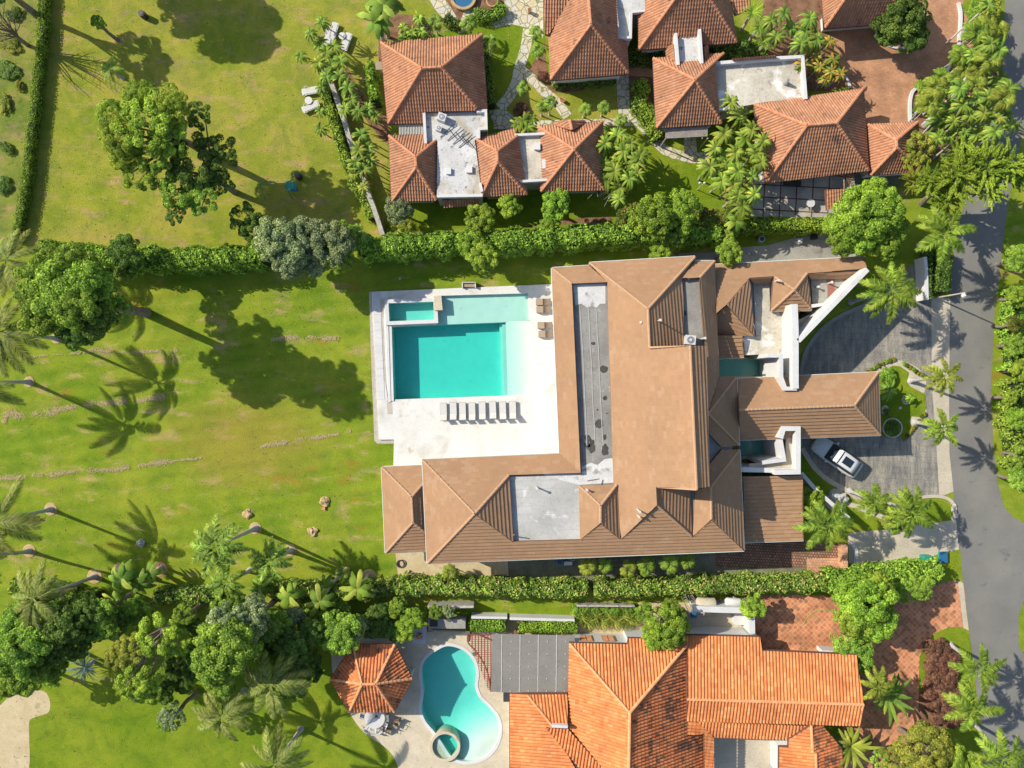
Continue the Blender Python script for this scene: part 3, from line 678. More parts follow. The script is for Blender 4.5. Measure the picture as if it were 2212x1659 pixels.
def hedge(name, path, width, h, mat, label, dens=85, leaf=0.13, lump=0.22, smooth=4, group=None, cat='hedge', z0=0.0, base_drop=0.0):
    """path in picture units at the hedge's top height"""
    if smooth: path = spline(path, smooth)
    w = [Wp(p[0], p[1], h)[:2] for p in path]; P = np.array(w); d = np.diff(P, axis=0); L = np.hypot(d[:, 0], d[:, 1]); S = np.concatenate([[0], np.cumsum(L)])
    tot = S[-1]; dens *= 1.9; leaf *= 0.72; n = int(tot*(width+1.6*h)*dens); s = rng.random(n)*tot; i = np.clip(np.searchsorted(S, s)-1, 0, len(L)-1)
    t = (s-S[i])/L[i]; base = P[i]+d[i]*t[:, None]; nx = np.stack([-d[i, 1], d[i, 0]], 1)/L[i][:, None]
    # position around the rounded cross-section
    ph = rng.random(n); cs = width+1.6*h; q = ph*cs; side = np.where(q < 0.8*h, -1, np.where(q > cs-0.8*h, 1, 0))
    lat = np.where(side == 0, (q-0.8*h)/width*2-1, side).astype(float)
    zz = np.where(side == -1, q/0.8/h, np.where(side == 1, (cs-q)/0.8/h, 1.0))
    f1 = np.sin(s*1.9+1.3*np.sin(s*0.7))*0.5+np.sin(s*4.3+lat*2+2*np.sin(s*1.1))*0.35+np.sin(s*9.1+lat*5)*0.2
    edge = lat*width/2*(1-0.18*(zz**4)); edge = edge+side*lump*f1*0.8
    z = zz*h*(1+0.0*f1)+np.where(side == 0, lump*f1+0.0, 0)-0.22*h*np.abs(lat)**5*(side == 0)
    jit = rng.normal(size=(n, 3))*0.05
    C = np.stack([base[:, 0]+nx[:, 0]*edge, base[:, 1]+nx[:, 1]*edge, z], 1)+jit; C[:, 2] = np.maximum(C[:, 2], 0.03)+z0
    Nn = np.stack([nx[:, 0]*side, nx[:, 1]*side, np.where(side == 0, 1.0, 0.35)], 1).astype(float)
    a, b = leaf_axes(Nn, leaf, 0.6, 0.75); V, F = quads(C, a, b)
    e = empty(name, (P[0][0], P[0][1], 0), label, cat, group)
    V = V-np.array([P[0][0], P[0][1], 0]); npmesh('foliage', V, F, M[mat], e)
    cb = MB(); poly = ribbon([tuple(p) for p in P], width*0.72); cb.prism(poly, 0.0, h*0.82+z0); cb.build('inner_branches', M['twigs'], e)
    return e
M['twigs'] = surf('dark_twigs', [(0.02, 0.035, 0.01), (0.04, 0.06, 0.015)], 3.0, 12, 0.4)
def frond_mesh(name, rise, droop, n=30, ll=0.27, w=0.03, spread=0.25, fwd=0.6, ldroop=0.25, multi=0.0, curl=0.0):
    """one feather frond, length 1 along +x"""
    V = []; F = []
    def rp(s): return np.array([s*(1-0.12*droop*s), curl*s*s, rise*s-droop*s*s])
    m = 8
    for i in range(m+1):
        p = rp(i/m); hw = 0.012*(1-0.8*i/m)+0.003; V += [p+[0, hw, 0.0], p+[0, -hw, 0.0]]
    for i in range(m): F.append((2*i, 2*i+1, 2*i+3, 2*i+2))
    for sd in (-1, 1):
        for i in range(n):
            s = 0.14+0.86*(i+random.random()*0.5)/n; p = rp(s); L = ll*(math.sin(math.pi*min(1, (0.12+0.86*s)))**0.7*1.0+0.12)*random.uniform(0.85, 1.1)
            t = rp(min(1, s+0.02))-rp(s-0.02); t /= np.linalg.norm(t); f = fwd+0.25*s+random.uniform(-0.08, 0.08)
            up = random.uniform(-multi, multi)
            side = np.array([-t[1]*sd, t[0]*sd, 0]); dirn = t*f+side*(1.0)+np.array([0, 0, up-ldroop*0.3]); dirn /= np.linalg.norm(dirn)
            tip = p+dirn*L+np.array([0, 0, -ldroop*L*0.6]); mid = p+dirn*L*0.5+np.array([0, 0, 0.0]); k = len(V); q = t*w*0.5
            V += [p-q, p+q, mid+q*1.2, mid-q*1.2, tip]
            F.append((k, k+1, k+2, k+3)); F.append((k+3, k+2, k+4, k+4))
    me = bpy.data.meshes.new(name); F2 = [f if f[2] != f[3] else f[:3] for f in F]
    me.from_pydata([tuple(v) for v in V], [], F2); me.materials.append(M['lf_palm']); return me
FR = {
 'coco': [frond_mesh('frond', 0.30, 0.55, 36, 0.21, 0.020, fwd=0.8, ldroop=0.35, curl=c) for c in (-0.16, 0.14)]+[frond_mesh('frond', 0.62, 0.75, 36, 0.20, 0.020, fwd=0.8, ldroop=0.4, curl=0.05), frond_mesh('frond', -0.05, 0.45, 36, 0.20, 0.020, fwd=0.8, ldroop=0.6, curl=0.12)],
 'royal': [frond_mesh('frond', 0.45, 0.62, 38, 0.20, 0.030, multi=0.5, ldroop=0.2, curl=c) for c in (-0.08, 0.12)]+[frond_mesh('frond', 0.15, 0.55, 38, 0.20, 0.030, multi=0.5, ldroop=0.3)],
 'areca': [frond_mesh('frond', 0.75, 0.95, 22, 0.34, 0.045, ldroop=0.3, curl=c) for c in (-0.1, 0.15)],
}
def strap_mesh(name, n, L0, w, rise, droop, fold=0.3, seg=6, tear=False, jitter=0.25):
    """a head of n broad leaves, unit length"""
    V = []; F = []
    for j in range(n):
        a = j*2.39996+random.uniform(-.3, .3); L = L0*random.uniform(1-jitter, 1+jitter*0.4); ri = rise*random.uniform(0.5, 1.5); dr = droop*random.uniform(0.7, 1.4); tw = random.uniform(-0.25, 0.25)
        k = len(V)
        for i in range(seg+1):
            s = i/seg; r = L*s*(1-0.2*dr*s); z = L*(ri*s-dr*s*s); aa = a+tw*s; ww = w*L0*(math.sin(math.pi*(0.06+0.9*s))**0.6)*0.5*(random.uniform(0.75, 1.1) if tear else 1)
            cx, cy = r*math.cos(aa), r*math.sin(aa); nx, ny = -math.sin(aa), math.cos(aa)
            V += [(cx+nx*ww, cy+ny*ww, z-fold*ww), (cx, cy, z), (cx-nx*ww, cy-ny*ww, z-fold*ww)]
        for i in range(seg):
            q = k+3*i; F += [(q, q+1, q+4, q+3), (q+1, q+2, q+5, q+4)]
    me = bpy.data.meshes.new(name); me.from_pydata(V, [], F); me.materials.append(M['lf_strap']); me.polygons.foreach_set('use_smooth', [True]*len(F)); return me
ST = {'banana': [strap_mesh('leaves', 11, 1.0, 0.30, 0.55, 0.75, tear=True) for _ in range(3)],
      'strap': [strap_mesh('leaves', 24, 1.0, 0.16, 0.55, 0.95) for _ in range(3)],
      'agave': [strap_mesh('leaves', 46, 1.0, 0.15, 0.75, 0.55, jitter=0.45) for _ in range(2)],
      'fan': [strap_mesh('leaves', 110, 1.0, 0.028, 0.45, 0.30, jitter=0.35) for _ in range(2)],
      'grass': [strap_mesh('blades', 150, 1.0, 0.035, 0.9, 0.9, jitter=0.6) for _ in range(2)]}
def palm(x, y, h, L, kind, mat, label, nf=15, base=None, name='palm_tree', tr=0.17, ring=False, group=None, cat=None):
    """x,y: where the crown (height h) shows in the picture; L frond length; base: where the trunk meets the ground"""
    c = Vector(Wp(x, y, h)); b0 = Vector((c.x, c.y, 0)) if base is None else Vector(Wp(base[0], base[1], 0))
    e = empty(name, b0, label, cat or 'palm tree', group); org = ORG[e.name]; ORG[e.name] = Vector((0, 0, 0)); top = c-b0
    b = MB(); n = 9; pts = []; rd = []
    for i in range(n+1):
        t = i/n; pts.append(Vector((top.x*t**1.3, top.y*t**1.3, h*t))); rd.append(tr*(1.5-0.9*t**0.4) if i else tr*1.9)
    b.tube(pts, rd, 8); b.build('trunk', M['palmbark'], e, True)
    if ring:
        rb = MB(); rb.cyl((0, 0, 0.0), ring, 0.06, 18, ring*0.9); rb.build('mulch_ring', M['thatch'], e)
    ORG[e.name] = org
    a0 = random.uniform(0, 6.28); fr = FR[kind]
    for j in range(nf):
        me = meshmat(fr[j % len(fr)], mat); lay = j/nf
        put('frond', me, e, (top.x, top.y, h+0.05), a0+j*2.39996+random.uniform(-.15, .15), (L*random.uniform(0.85, 1.08),)*3, ry=random.uniform(-0.15, 0.25)-0.5*max(0, 0.3-lay), rx=random.uniform(-0.25, 0.25))
    return e
def tuft(x, y, h, L, kind, mat, label, name='plant', stem=0.05, group=None, cat=None, base=None, z0=0.0):
    """a stemmed plant with one head of broad or strap leaves"""
    c = Vector(Wp(x, y, h)); b0 = Vector((c.x, c.y, z0)) if base is None else Vector(Wp(base[0], base[1], 0))
    e = empty(name, b0, label, cat or name.replace('_', ' '), group); org = ORG[e.name]; ORG[e.name] = Vector((0, 0, 0)); top = c-b0
    if h > 0.6: b = MB(); trunk_mb(b, (0, 0, 0), top, stem*1.4, stem, 0.2); b.build('stem', M['palmbark'], e)
    ORG[e.name] = org
    put('leaves', meshmat(random.choice(ST[kind]), mat), e, top, random.uniform(0, 6.28), (L, L, L))
    return e
# ------------------------------------------------------------------ ground, roads, paths
POOL = [(946, 639), (1140, 633.5), (1142, 690), (1149, 699), (1154, 852), (851, 863), (846, 706), (944, 701)]
SPA = [(839, 655), (936, 651.5), (938, 690), (841, 694)]
KID = spline(T(1, 3, (1660, 603), (1790, 640), (1878, 735), (1903, 850), (1893, 950), (1930, 1050), (2010, 1130), (2080, 1220), (2103, 1330), (2075, 1450), (2000, 1545), (1900, 1592), (1790, 1600), (1690, 1560), (1600, 1430), (1540, 1345), (1465, 1255), (1430, 1150), (1448, 1010), (1432, 880), (1440, 770), (1490, 695), (1565, 640)), 4, True)
PONDN = [(1553, 776), (1672, 776), (1680, 812), (1555, 812)]
PONDS = [(1598, 951), (1692, 947), (1694, 983), (1598, 988)]
FOUNT = [(985+14*math.cos(t/12*6.2832)*1.0+5, 0-4+16*math.sin(t/12*6.2832)) for t in range(12)]
big = [(-1400, -1600), (3700, -1600), (3700, 3300), (-1400, 3300)]
sheet('ground', big, 0.0, M['lawn'], holes=[POOL, SPA, KID, PONDN, PONDS])
# upper garden: drier lawn
sheet('lawn', [(92, -90), (1000, -90), (1000, 45), (845, 75), (835, 440), (848, 520), (600, 545), (330, 553), (110, 545), (40, 530), (60, 330), (75, 200), (88, 90)], 0.004, M['lawn_dry'])
sheet('rough_ground', [(-400, -90), (88, -90), (82, 100), (70, 200), (55, 330), (25, 515), (-400, 560)], 0.004, M['lawn_rough'])
sheet('garden_lawn', [(1000, -60), (1180, -60), (1180, 240), (1130, 275), (1050, 270), (1052, 100), (1000, 75)], 0.004, M['lawn_green'])
sheet('garden_lawn', T(2, 0, (130, 560), (320, 700), (900, 650), (930, 1040), (780, 1060), (0, 1070), (-40, 900)), 0.0045, M['lawn_dry'])
sheet('garden_lawn', [(1300, 255), (1530, 345), (1560, 420), (1400, 470), (1160, 480), (850, 500), (850, 440), (1300, 410)], 0.005, M['lawn_green'])
sheet('lower_lawn', [(-200, 1480), (300, 1480), (700, 1380), (760, 1560), (870, 1665), (860, 1800), (-200, 1800)], 0.004, M['lawn_green'])
# planting beds with bare soil
for p in (T(1, 0, (1060, 380), (1080, 160), (1380, 130), (1520, 300), (1110, 350), (1110, 700), (1060, 520)),
          T(2, 0, (280, 300), (330, 700), (620, 690), (620, 780), (350, 800), (280, 700), (150, 600), (270, 420)),
          T(1, 0, (780, 560), (960, 900), (1130, 1000), (1150, 1250), (1000, 1100), (800, 800)),
          T(2, 1, (150, 290), (560, 230), (840, 215), (850, 260), (600, 270), (150, 300)),
          T(2, 0, (1020, 440), (1330, 420), (1230, 1060), (1300, 1200), (1230, 1100), (1040, 950)),
          T(3, 0, (-30, 0), (470, 0), (520, 260), (620, 600), (700, 740), (330, 780), (310, 480), (-30, 480)),
          T(3, 0, (1240, 860), (1330, 740), (1560, 580), (1700, 400), (1880, 380), (2060, 600), (1900, 900), (1420, 1400), (1240, 1060)),
          T(3, 3, (1310, 1700), (1320, 620), (1400, 560), (1600, 600), (1680, 900), (1660, 1300), (1500, 1700))):
    sheet('planting_bed', p, 0.010, M['soil'], sm=2)
# road and verges
ROAD = [(2172, -90), (2168, 130), (2150, 230), (2120, 330), (2085, 430), (2060, 540), (2052, 650), (2049, 830), (2049, 980), (2059, 1060), (2069, 1180), (2079, 1245), (2094, 1364), (2109, 1494), (2130, 1720),
        (2300, 1720), (2300, 1505), (2225, 1440), (2201, 1394), (2200, 1332), (2212, 1296), (2300, 1285), (2300, 1150), (2212, 1130), (2189, 1117), (2169, 1096), (2155, 1042), (2145, 955), (2141, 828), (2149, 665), (2159, 590), (2171, 490), (2181, 415), (2200, 330), (2225, 200), (2232, -90)]
sheet('road', ROAD, 0.012, M['asphalt'])
APR = [(2012, 640), (2053, 645), (2050, 830), (2051, 980), (2060, 1062), (2029, 1074), (2024, 980), (2013, 830)]
sheet('driveway_apron', APR, 0.020, M['concrete'])
DRV = [(1884, 640), (1930, 600), (1990, 560), (2005, 600), (2012, 655), (2013, 830), (2024, 980), (2029, 1072), (1940, 1078), (1880, 1082), (1859, 1080), (1829, 1060), (1789, 1037), (1759, 1009), (1734, 975), (1722, 940), (1722, 820), (1728, 800), (1739, 752), (1764, 715), (1799, 687), (1849, 665)]
sheet('driveway', DRV, 0.016, M['stamped'])
# strip of grass between the curved wall and the driveway, kerb round it
sheet('driveway_verge', T(3, 2, (295, 600), (330, 680), (400, 790), (520, 880), (620, 930), (680, 960), (780, 1030), (650, 1010), (500, 940), (400, 860), (290, 760)), 0.020, M['lawn_green'])
def kerb(name, path, w, h, mat, label=None, sm=4, closed=False):
    if sm: path = spline(path, sm, closed)
    p = [Wp(q[0], q[1], h)[:2] for q in path]; b = MB()
    if closed: b.prism(offset(p, w/2, True), 0, h, [offset(p, -w/2, True)])
    else: b.prism(ribbon(p, w), 0, h)
    o = b.build(name, M[mat]); o['kind'] = 'structure'; return o
kerb('kerb', T(3, 2, (296, 555), (400, 720), (520, 830), (680, 920), (800, 1010)), 0.45, 0.10, 'concrete')
kerb('kerb', T(3, 1, (280, 1620), (320, 1400), (420, 1240), (560, 1110), (760, 1010), (900, 960)), 0.35, 0.10, 'concrete_grey')
kerb('kerb', T(3, 2, (1280, 985), (1450, 970), (1570, 1000), (1620, 1080), (1600, 1180)), 0.3, 0.10, 'concrete')
# island with a lawn
ISL = [(1888, 800), (1898, 788), (1925, 779), (1955, 781), (1985, 797), (2000, 820), (1998, 845), (1985, 856), (1976, 870), (2001, 885), (1995, 905), (1975, 922), (1958, 938), (1930, 943), (1905, 938), (1885, 925), (1870, 870)]
sheet('planting_island', ISL, 0.030, M['concrete'], sm=4, depth=0.03)
ISG = [(1880, 815), (1905, 803), (1930, 796), (1955, 796), (1978, 812), (1982, 828), (1968, 840), (1990, 900), (1972, 912), (1962, 930), (1925, 932), (1900, 925), (1880, 900)]
sheet('island_lawn', T(3, 1, (960, 1560), (1010, 1540), (1080, 1500), (1140, 1505), (1220, 1560), (1200, 1640), (1230, 1680)) + T(3, 2, (1360, 90), (1370, 200), (1330, 285), (1240, 280), (1225, 330), (1260, 390), (1190, 450), (1060, 470), (960, 440)), 0.048, M['lawn_green'])
sheet('front_lawn', T(3, 2, (1030, 1060), (1250, 1010), (1460, 1000), (1560, 1030), (1605, 1110), (1600, 1170), (1450, 1200), (1250, 1180), (1020, 1110)), 0.022, M['lawn_green'])
sheet('front_lawn', T(3, 2, (640, 1080), (900, 1130), (1020, 1260), (860, 1270), (760, 1260)), 0.022, M['lawn_green'])
sheet('front_path', T(3, 2, (650, 1010), (850, 1055), (1030, 1160), (1010, 1180), (860, 1120), (650, 1040)), 0.026, M['concrete'])
sheet('front_path', T(3, 2, (690, 1290), (1000, 1250), (1450, 1200), (1625, 1170), (1650, 1430), (1500, 1460), (1390, 1500), (1390, 1560), (1200, 1560), (700, 1640)), 0.018, M['concrete'])
for q in (T(3, 2, (850, 1400), (980, 1380), (990, 1500), (880, 1510)), T(3, 2, (990, 1380), (1060, 1370), (1080, 1490), (1000, 1500)), T(3, 2, (1080, 1365), (1200, 1340), (1220, 1460), (1090, 1490)), T(3, 2, (1220, 1330), (1330, 1300), (1370, 1440), (1230, 1460))):
    sheet('paving_slab', q, 0.032, M['concrete'], depth=0.01)
sheet('yard_strip', T(3, 2, (1390, 1490), (1500, 1460), (1660, 1430), (1680, 1650), (1400, 1650)), 0.016, M['lawn_green'])
# yard along the south side of the villa
sheet('gravel_yard', [(853, 1185), (930, 1185), (1600, 1180), (1600, 1262), (1100, 1268), (862, 1262)], 0.012, M['sand'])
sheet('yard', [(1095, 1190), (1600, 1175), (1760, 1165), (1760, 1262), (1240, 1268), (1100, 1262)], 0.016, M['yard_dark'])  # shaded stretch of the yard, its shade painted as darker ground
sheet('cobbled_yard', T(2, 2, (1760, 1370), (2212, 1360)) + T(3, 2, (300, 1355), (640, 1380), (690, 1390), (690, 1640), (340, 1640), (340, 1585)) + T(2, 2, (1760, 1590)), 0.020, M['cobble'])
sheet('cobbled_yard', T(3, 2, (335, 1510), (640, 1500), (640, 1640), (335, 1640)), 0.024, M['cobble_red'])
sheet('side_path', T(2, 1, (1375, 530), (1760, 520), (1960, 480), (2212, 460)) + T(3, 1, (430, 340), (800, 550), (0, 640)) + T(2, 1, (2212, 600), (1960, 615), (1590, 600), (1375, 560)), 0.014, M['concrete_grey'])
# paved driveway of the upper house
sheet('red_driveway', [(1786, 50), (1920, -40), (2110, -60), (2075, 20), (2120, 50), (2112, 90), (2060, 130), (2010, 165), (1978, 190), (1970, 262), (1920, 330), (1860, 330), (1850, 195), (1836, 190), (1820, 150), (1800, 100)], 0.014, M['redpave'])
kerb('white_kerb', T(3, 0, (1650, 20), (1670, 120), (1660, 300), (1640, 430), (1560, 590), (1450, 690), (1320, 745), (1260, 780), (1235, 850), (1230, 950), (1235, 1050)), 0.28, 0.22, 'white')
kerb('white_kerb', T(3, 0, (930, 210), (945, 290), (1000, 360), (1080, 405), (1180, 412), (1250, 395)), 0.2, 0.18, 'white')
kerb('white_kerb', T(3, 0, (1340, 60), (1350, 120), (1375, 190)), 0.2, 0.18, 'white')
kerb('white_kerb', T(3, 0, (590, 590), (650, 640), (700, 700), (712, 755)), 0.2, 0.18, 'white')
sheet('planting_bed', T(3, 0, (930, 180), (950, 290), (1010, 360), (1090, 400), (1180, 405), (1290, 380), (1370, 220), (1330, 60), (1280, -60), (930, -60)), 0.018, M['soil'])
# stone paths
FP = [('stone_path', T(1, 0, (2130, 480), (2212, 440)), 0),]
def path(pts, w, z=0.026, mat='flag', name='stone_path', sm=4):
    p = [Wp(q[0], q[1], z)[:2] for q in spline(pts, sm)]; b = MB(); b.prism(ribbon(p, w), z-0.02, z)
    o = b.build(name, M[mat]); o['kind'] = 'structure'
path(T(2, 0, (140, 250), (120, 400), (60, 600), (40, 700), (-20, 830), (-110, 930)), 1.0)
path([(1076, 236), (1080, 250), (1096, 266)], 1.7, 0.030)
path(T(2, 0, (50, 590), (150, 660), (290, 800), (400, 900), (480, 1010)), 0.95, 0.034)
path(T(2, 0, (955, 645), (965, 900), (980, 1010), (1000, 1060)), 1.15, 0.026)
path(T(2, 0, (-160, 1085), (300, 1070), (700, 1060), (1020, 1055), (1110, 1070)), 0.7, 0.038)
path(T(2, 0, (1040, 1010), (1130, 1090), (1230, 1200), (1330, 1300), (1480, 1350), (1620, 1370), (1760, 1330)), 0.95, 0.042)
sheet('stone_terrace', T(1, 0, (1480, -40), (1540, 70), (1640, 190), (1760, 290), (1830, 260), (1860, 130), (1980, 160), (2060, 240), (2212, 210)) + T(2, 0, (130, 240), (270, 330), (270, -40)), 0.022, M['flag'])
sheet('planting_bed', T(1, 0, (1600, -60), (1680, 60), (1760, 190), (1800, 90), (1860, 70), (1900, 120), (2050, 130), (2140, 60), (2150, -60)), 0.030, M['soil'])
sheet('stone_terrace', T(2, 0, (1480, 1190), (1590, 1190), (1600, 1320), (1720, 1310), (1700, 1400), (1500, 1380)), 0.046, M['flag'])
sheet('brick_path', T(2, 0, (1000, 530), (1240, 560), (1240, 670), (1000, 650)), 0.026, M['redpave'])
sheet('patio', [(1625, 385), (1860, 375), (1862, 470), (1622, 468)], 0.020, M['patio'])
# coral-stone deck of the main pool (stands 0.2 m above the lawn)
DZ = 0.20
b = MB(); deck = T(1, 1, (1000, 862), (2212, 810)) + [(1215, 613), (1240, 990), (1000, 1000)] + T(1, 2, (1436, 760), (1186, 735), (1192, 480), (1060, 482)) + T(1, 2, (1042, 100)) + T(1, 1, (1032, 1500), (1008, 1100))
b.prism(wpoly(deck, DZ), 0, DZ, [wpoly(POOL, DZ), wpoly(SPA, DZ)]); o = b.build('pool_deck', M['deck']); o['kind'] = 'structure'
sheet('gravel_edge', T(1, 1, (975, 862), (1003, 862), (1012, 1100), (1030, 1400), (1040, 1655)) + T(1, 2, (1052, 300), (1062, 480), (1190, 484), (1190, 515), (1050, 515), (1022, 490), (1012, 200)) + T(1, 1, (1002, 1655), (990, 1300)), 0.03, M['gravel'], depth=0.03)
b = MB()
for i in range(14):
    y0 = 862+i*66.5; x0 = 1003+i*3.0 if i < 14 else 1040
    b.prism(wpoly(T(1, 1, (x0+2, y0+2), (x0+67, y0+1), (x0+70, y0+64), (x0+5, y0+65)), DZ+0.03), DZ, DZ+0.03)
o = b.build('stepping_pavers', M['white']); o['kind'] = 'structure'
sheet('gravel_channel', T(1, 1, (1072, 925), (1112, 922), (1112, 960), (1100, 1100), (1112, 1400), (1128, 1655)) + T(1, 2, (1134, 260), (1182, 262), (1175, 170), (1140, 130)) + T(1, 1, (1086, 1500), (1080, 1100)), DZ+0.008, M['gravel'])
o = sheet('coral_terrace', [(0, 0), (1, 0), (1, 1)], -0.5, M['deck']); bpy.data.objects.remove(o)
# hose-straw clippings lines left by the mower
def clip(pts, w):
    P = np.array([Wp(q[0], q[1], 0.02)[:2] for q in spline(pts, 10)]); d = np.diff(P, axis=0); L = np.hypot(d[:, 0], d[:, 1]); S = np.concatenate([[0], np.cumsum(L)])
    n = int(S[-1]*w*900); g = np.random.default_rng(int(abs(P[0, 0])*100)); t = g.random(n)*S[-1]; t = t[(0.55+0.45*np.sin(t*1.3)+0.3*np.sin(t*3.7)) > g.random(n)*0.9]; n = len(t)
    i = np.clip(np.searchsorted(S, t)-1, 0, len(L)-1); f = (t-S[i])/L[i]; lat = g.normal(size=n)*w*(0.28+0.22*np.sin(t*0.9)**2)+0.12*w*np.sin(t*2.1); nx = np.stack([-d[i, 1], d[i, 0]], 1)/L[i][:, None]
    C = np.stack([P[i, 0]+d[i, 0]*f+nx[:, 0]*lat, P[i, 1]+d[i, 1]*f+nx[:, 1]*lat, 0.03+0.05*g.random(n)], 1)
    nr = np.tile([0, 0, 1.0], (n, 1))+0.25*g.normal(size=(n, 3)); r = g.normal(size=(n, 3)); aa = np.cross(nr, r); aa /= np.linalg.norm(aa, axis=1, keepdims=True); bb = np.cross(nr, aa); bb /= np.linalg.norm(bb, axis=1, keepdims=True)
    aa *= 0.055; bb *= 0.022; V = np.empty((n, 4, 3)); V[:, 0] = C-aa; V[:, 1] = C+bb; V[:, 2] = C+aa; V[:, 3] = C-bb
    o = npmesh('grass_clippings', V.reshape(-1, 3), np.arange(n*4).reshape(n, 4), M['clippings']); o['kind'] = 'stuff'; o['label'] = 'line of dry grass clippings lying on the lawn'
clip(T(0, 2, (30, 340), (70, 260), (90, 245), (220, 275), (450, 235), (700, 190), (900, 165), (1200, 140), (1430, 110)), 0.42)
clip(T(0, 2, (-20, 820), (220, 800), (400, 785), (700, 755), (1000, 735), (1300, 690), (1500, 665)), 0.32)
clip(T(0, 2, (1500, 665), (1640, 650), (1760, 630)), 0.14)
clip(T(1, 1, (130, 1280), (300, 1255), (450, 1255), (720, 1265)), 0.30)
clip(T(1, 2, (40, 545), (200, 510), (400, 475), (580, 455), (720, 430), (820, 400)), 0.26)
clip(T(0, 1, (720, 1385), (850, 1365), (1000, 1385), (1300, 1380), (1540, 1370)), 0.24)
clip(T(0, 1, (170, 1440), (400, 1410), (700, 1390)), 0.12)
g = np.random.default_rng(5); n = 9000; lx = g.uniform(30, 1100, n); ly = g.uniform(-10, 1660, n); keep = (np.sin(lx*0.013+1.3*np.sin(ly*0.009))+np.sin(ly*0.017+lx*0.004) > g.normal(size=n)*1.2) & ~((lx > 795) & (ly > 600) & (ly < 1240)) & ~((lx > 700) & (ly > 1330)); lx, ly = lx[keep], ly[keep]; n = len(lx)
C = np.stack([(lx-CX)/K, (CY-ly)/K, 0.03+0.02*g.random(n)], 1); nr = np.tile([0, 0, 1.0], (n, 1))+0.3*g.normal(size=(n, 3)); aa = np.cross(nr, g.normal(size=(n, 3))); aa /= np.linalg.norm(aa, axis=1, keepdims=True); bb = np.cross(nr, aa); bb /= np.linalg.norm(bb, axis=1, keepdims=True)
sz = 0.03+0.05*g.random((n, 1)); V = np.empty((n, 4, 3)); V[:, 0] = C-aa*sz; V[:, 1] = C+bb*sz*0.6; V[:, 2] = C+aa*sz; V[:, 3] = C-bb*sz*0.6
M['litter'] = leafmat('leaf_litter', (0.10, 0.06, 0.02), (0.28, 0.19, 0.07), (0.45, 0.38, 0.15), 0.1)
o = npmesh('fallen_leaves', V.reshape(-1, 3), np.arange(n*4).reshape(n, 4), M['litter']); o['kind'] = 'stuff'; o['label'] = 'dry fallen leaves scattered over the lawns'
# lower house: pool terrace, paved courts, road-side drive
DK2 = spline(T(1, 3, (650, 595), (652, 700), (665, 850), (740, 1050), (820, 1200), (900, 1315), (1000, 1400), (1110, 1475), (1180, 1550), (1225, 1640)), 4) + [(870, 1800), (1140, 1800)] + T(1, 3, (2200, 1600), (2200, 480), (1860, 480), (1480, 460), (1350, 440), (1160, 530), (900, 540))
o = MB(); o.prism(wpoly(DK2, 0.06), 0, 0.06, [wpoly(KID, 0.06)]); o = o.build('pool_terrace', M['deck_tan']); o['kind'] = 'structure'
sheet('side_yard', T(2, 3, (-60, 360), (1060, 360), (1090, 230), (2050, 230), (2100, 530), (540, 620), (-60, 560)), 0.014, M['sand'])
sheet('garden_lawn', T(1, 3, (1500, 300), (2212, 300)) + T(2, 3, (500, 260), (1060, 190), (1060, 360), (-60, 362)) + T(1, 3, (1860, 355)), 0.018, M['lawn_green'])
sheet('service_yard', T(2, 3, (1500, 300), (2040, 300), (2060, 530), (1490, 520)), 0.022, M['concrete'])
sheet('terracotta_driveway', T(3, 3, (-160, 160), (550, 170), (1100, 90), (1640, 40), (1690, 60), (1730, 440), (1600, 440), (1450, 520), (1350, 600), (1310, 700), (1300, 1200), (1310, 1700), (600, 1700), (700, 700), (0, 660), (-120, 650)), 0.018, M['brickpave'])
sheet('driveway_edge', T(3, 3, (1640, 40), (1685, 60), (1735, 470), (1690, 450)), 0.024, M['concrete'])
sheet('grass_border', T(3, 3, (1300, 1000), (1310, 700), (1345, 600), (1450, 490), (1570, 440), (1700, 460), (1745, 560), (1790, 900), (1800, 1150), (1850, 1750), (1500, 1750), (1560, 1100), (1640, 900), (1600, 560), (1440, 560), (1370, 680), (1350, 1000)), 0.030, M['lawn_green'])
sheet('sand_bunker', T(0, 3, (-60, 1180), (10, 1110), (100, 1030), (260, 995), (380, 995), (430, 1070), (430, 1150), (400, 1190), (280, 1230), (250, 1300), (245, 1700), (60, 1700), (-60, 1530)), 0.012, M['sand'], sm=3)
# ------------------------------------------------------------------ pools
def basin(e, outline, ztop, parts, zw, wall='poolfloor', depth=1.5, wmat='water'):
    """parts: list of (polygon, z or per-vertex z list, material)"""
    b = MB(); ol = wpoly(outline, ztop); n = len(ol)
    for i in range(n):
        a, c = ol[i], ol[(i+1) % n]; b.add([(a[0], a[1], ztop), (c[0], c[1], ztop), (c[0], c[1], -depth), (a[0], a[1], -depth)], [(0, 1, 2, 3)])
    b.build('pool_wall', M[wall], e)
    b = MB()
    for pl, z in parts:
        p = wpoly(pl, ztop)
        if hasattr(z, '__len__'):
            b.add([(q[0], q[1], zz) for q, zz in zip(p, z)], [tuple(range(len(p)))])
        else: b.prism(p, -depth-0.05, z)
    b.build('pool_floor', M[wall], e)
    b = MB(); b.prism(offset(ol, 0.015 if sum(ol[i][0]*ol[(i+1) % n][1]-ol[(i+1) % n][0]*ol[i][1] for i in range(n)) < 0 else -0.015, True), -depth-0.08, zw, bottom=True); b.build('water', M[wmat], e)
e = empty('swimming_pool', Wp(1000, 760, 0), 'large rectangular turquoise swimming pool sunk in the white terrace', 'swimming pool')
DEEP = [(846, 690), (1078, 690), (1083, 866), (851, 868)]
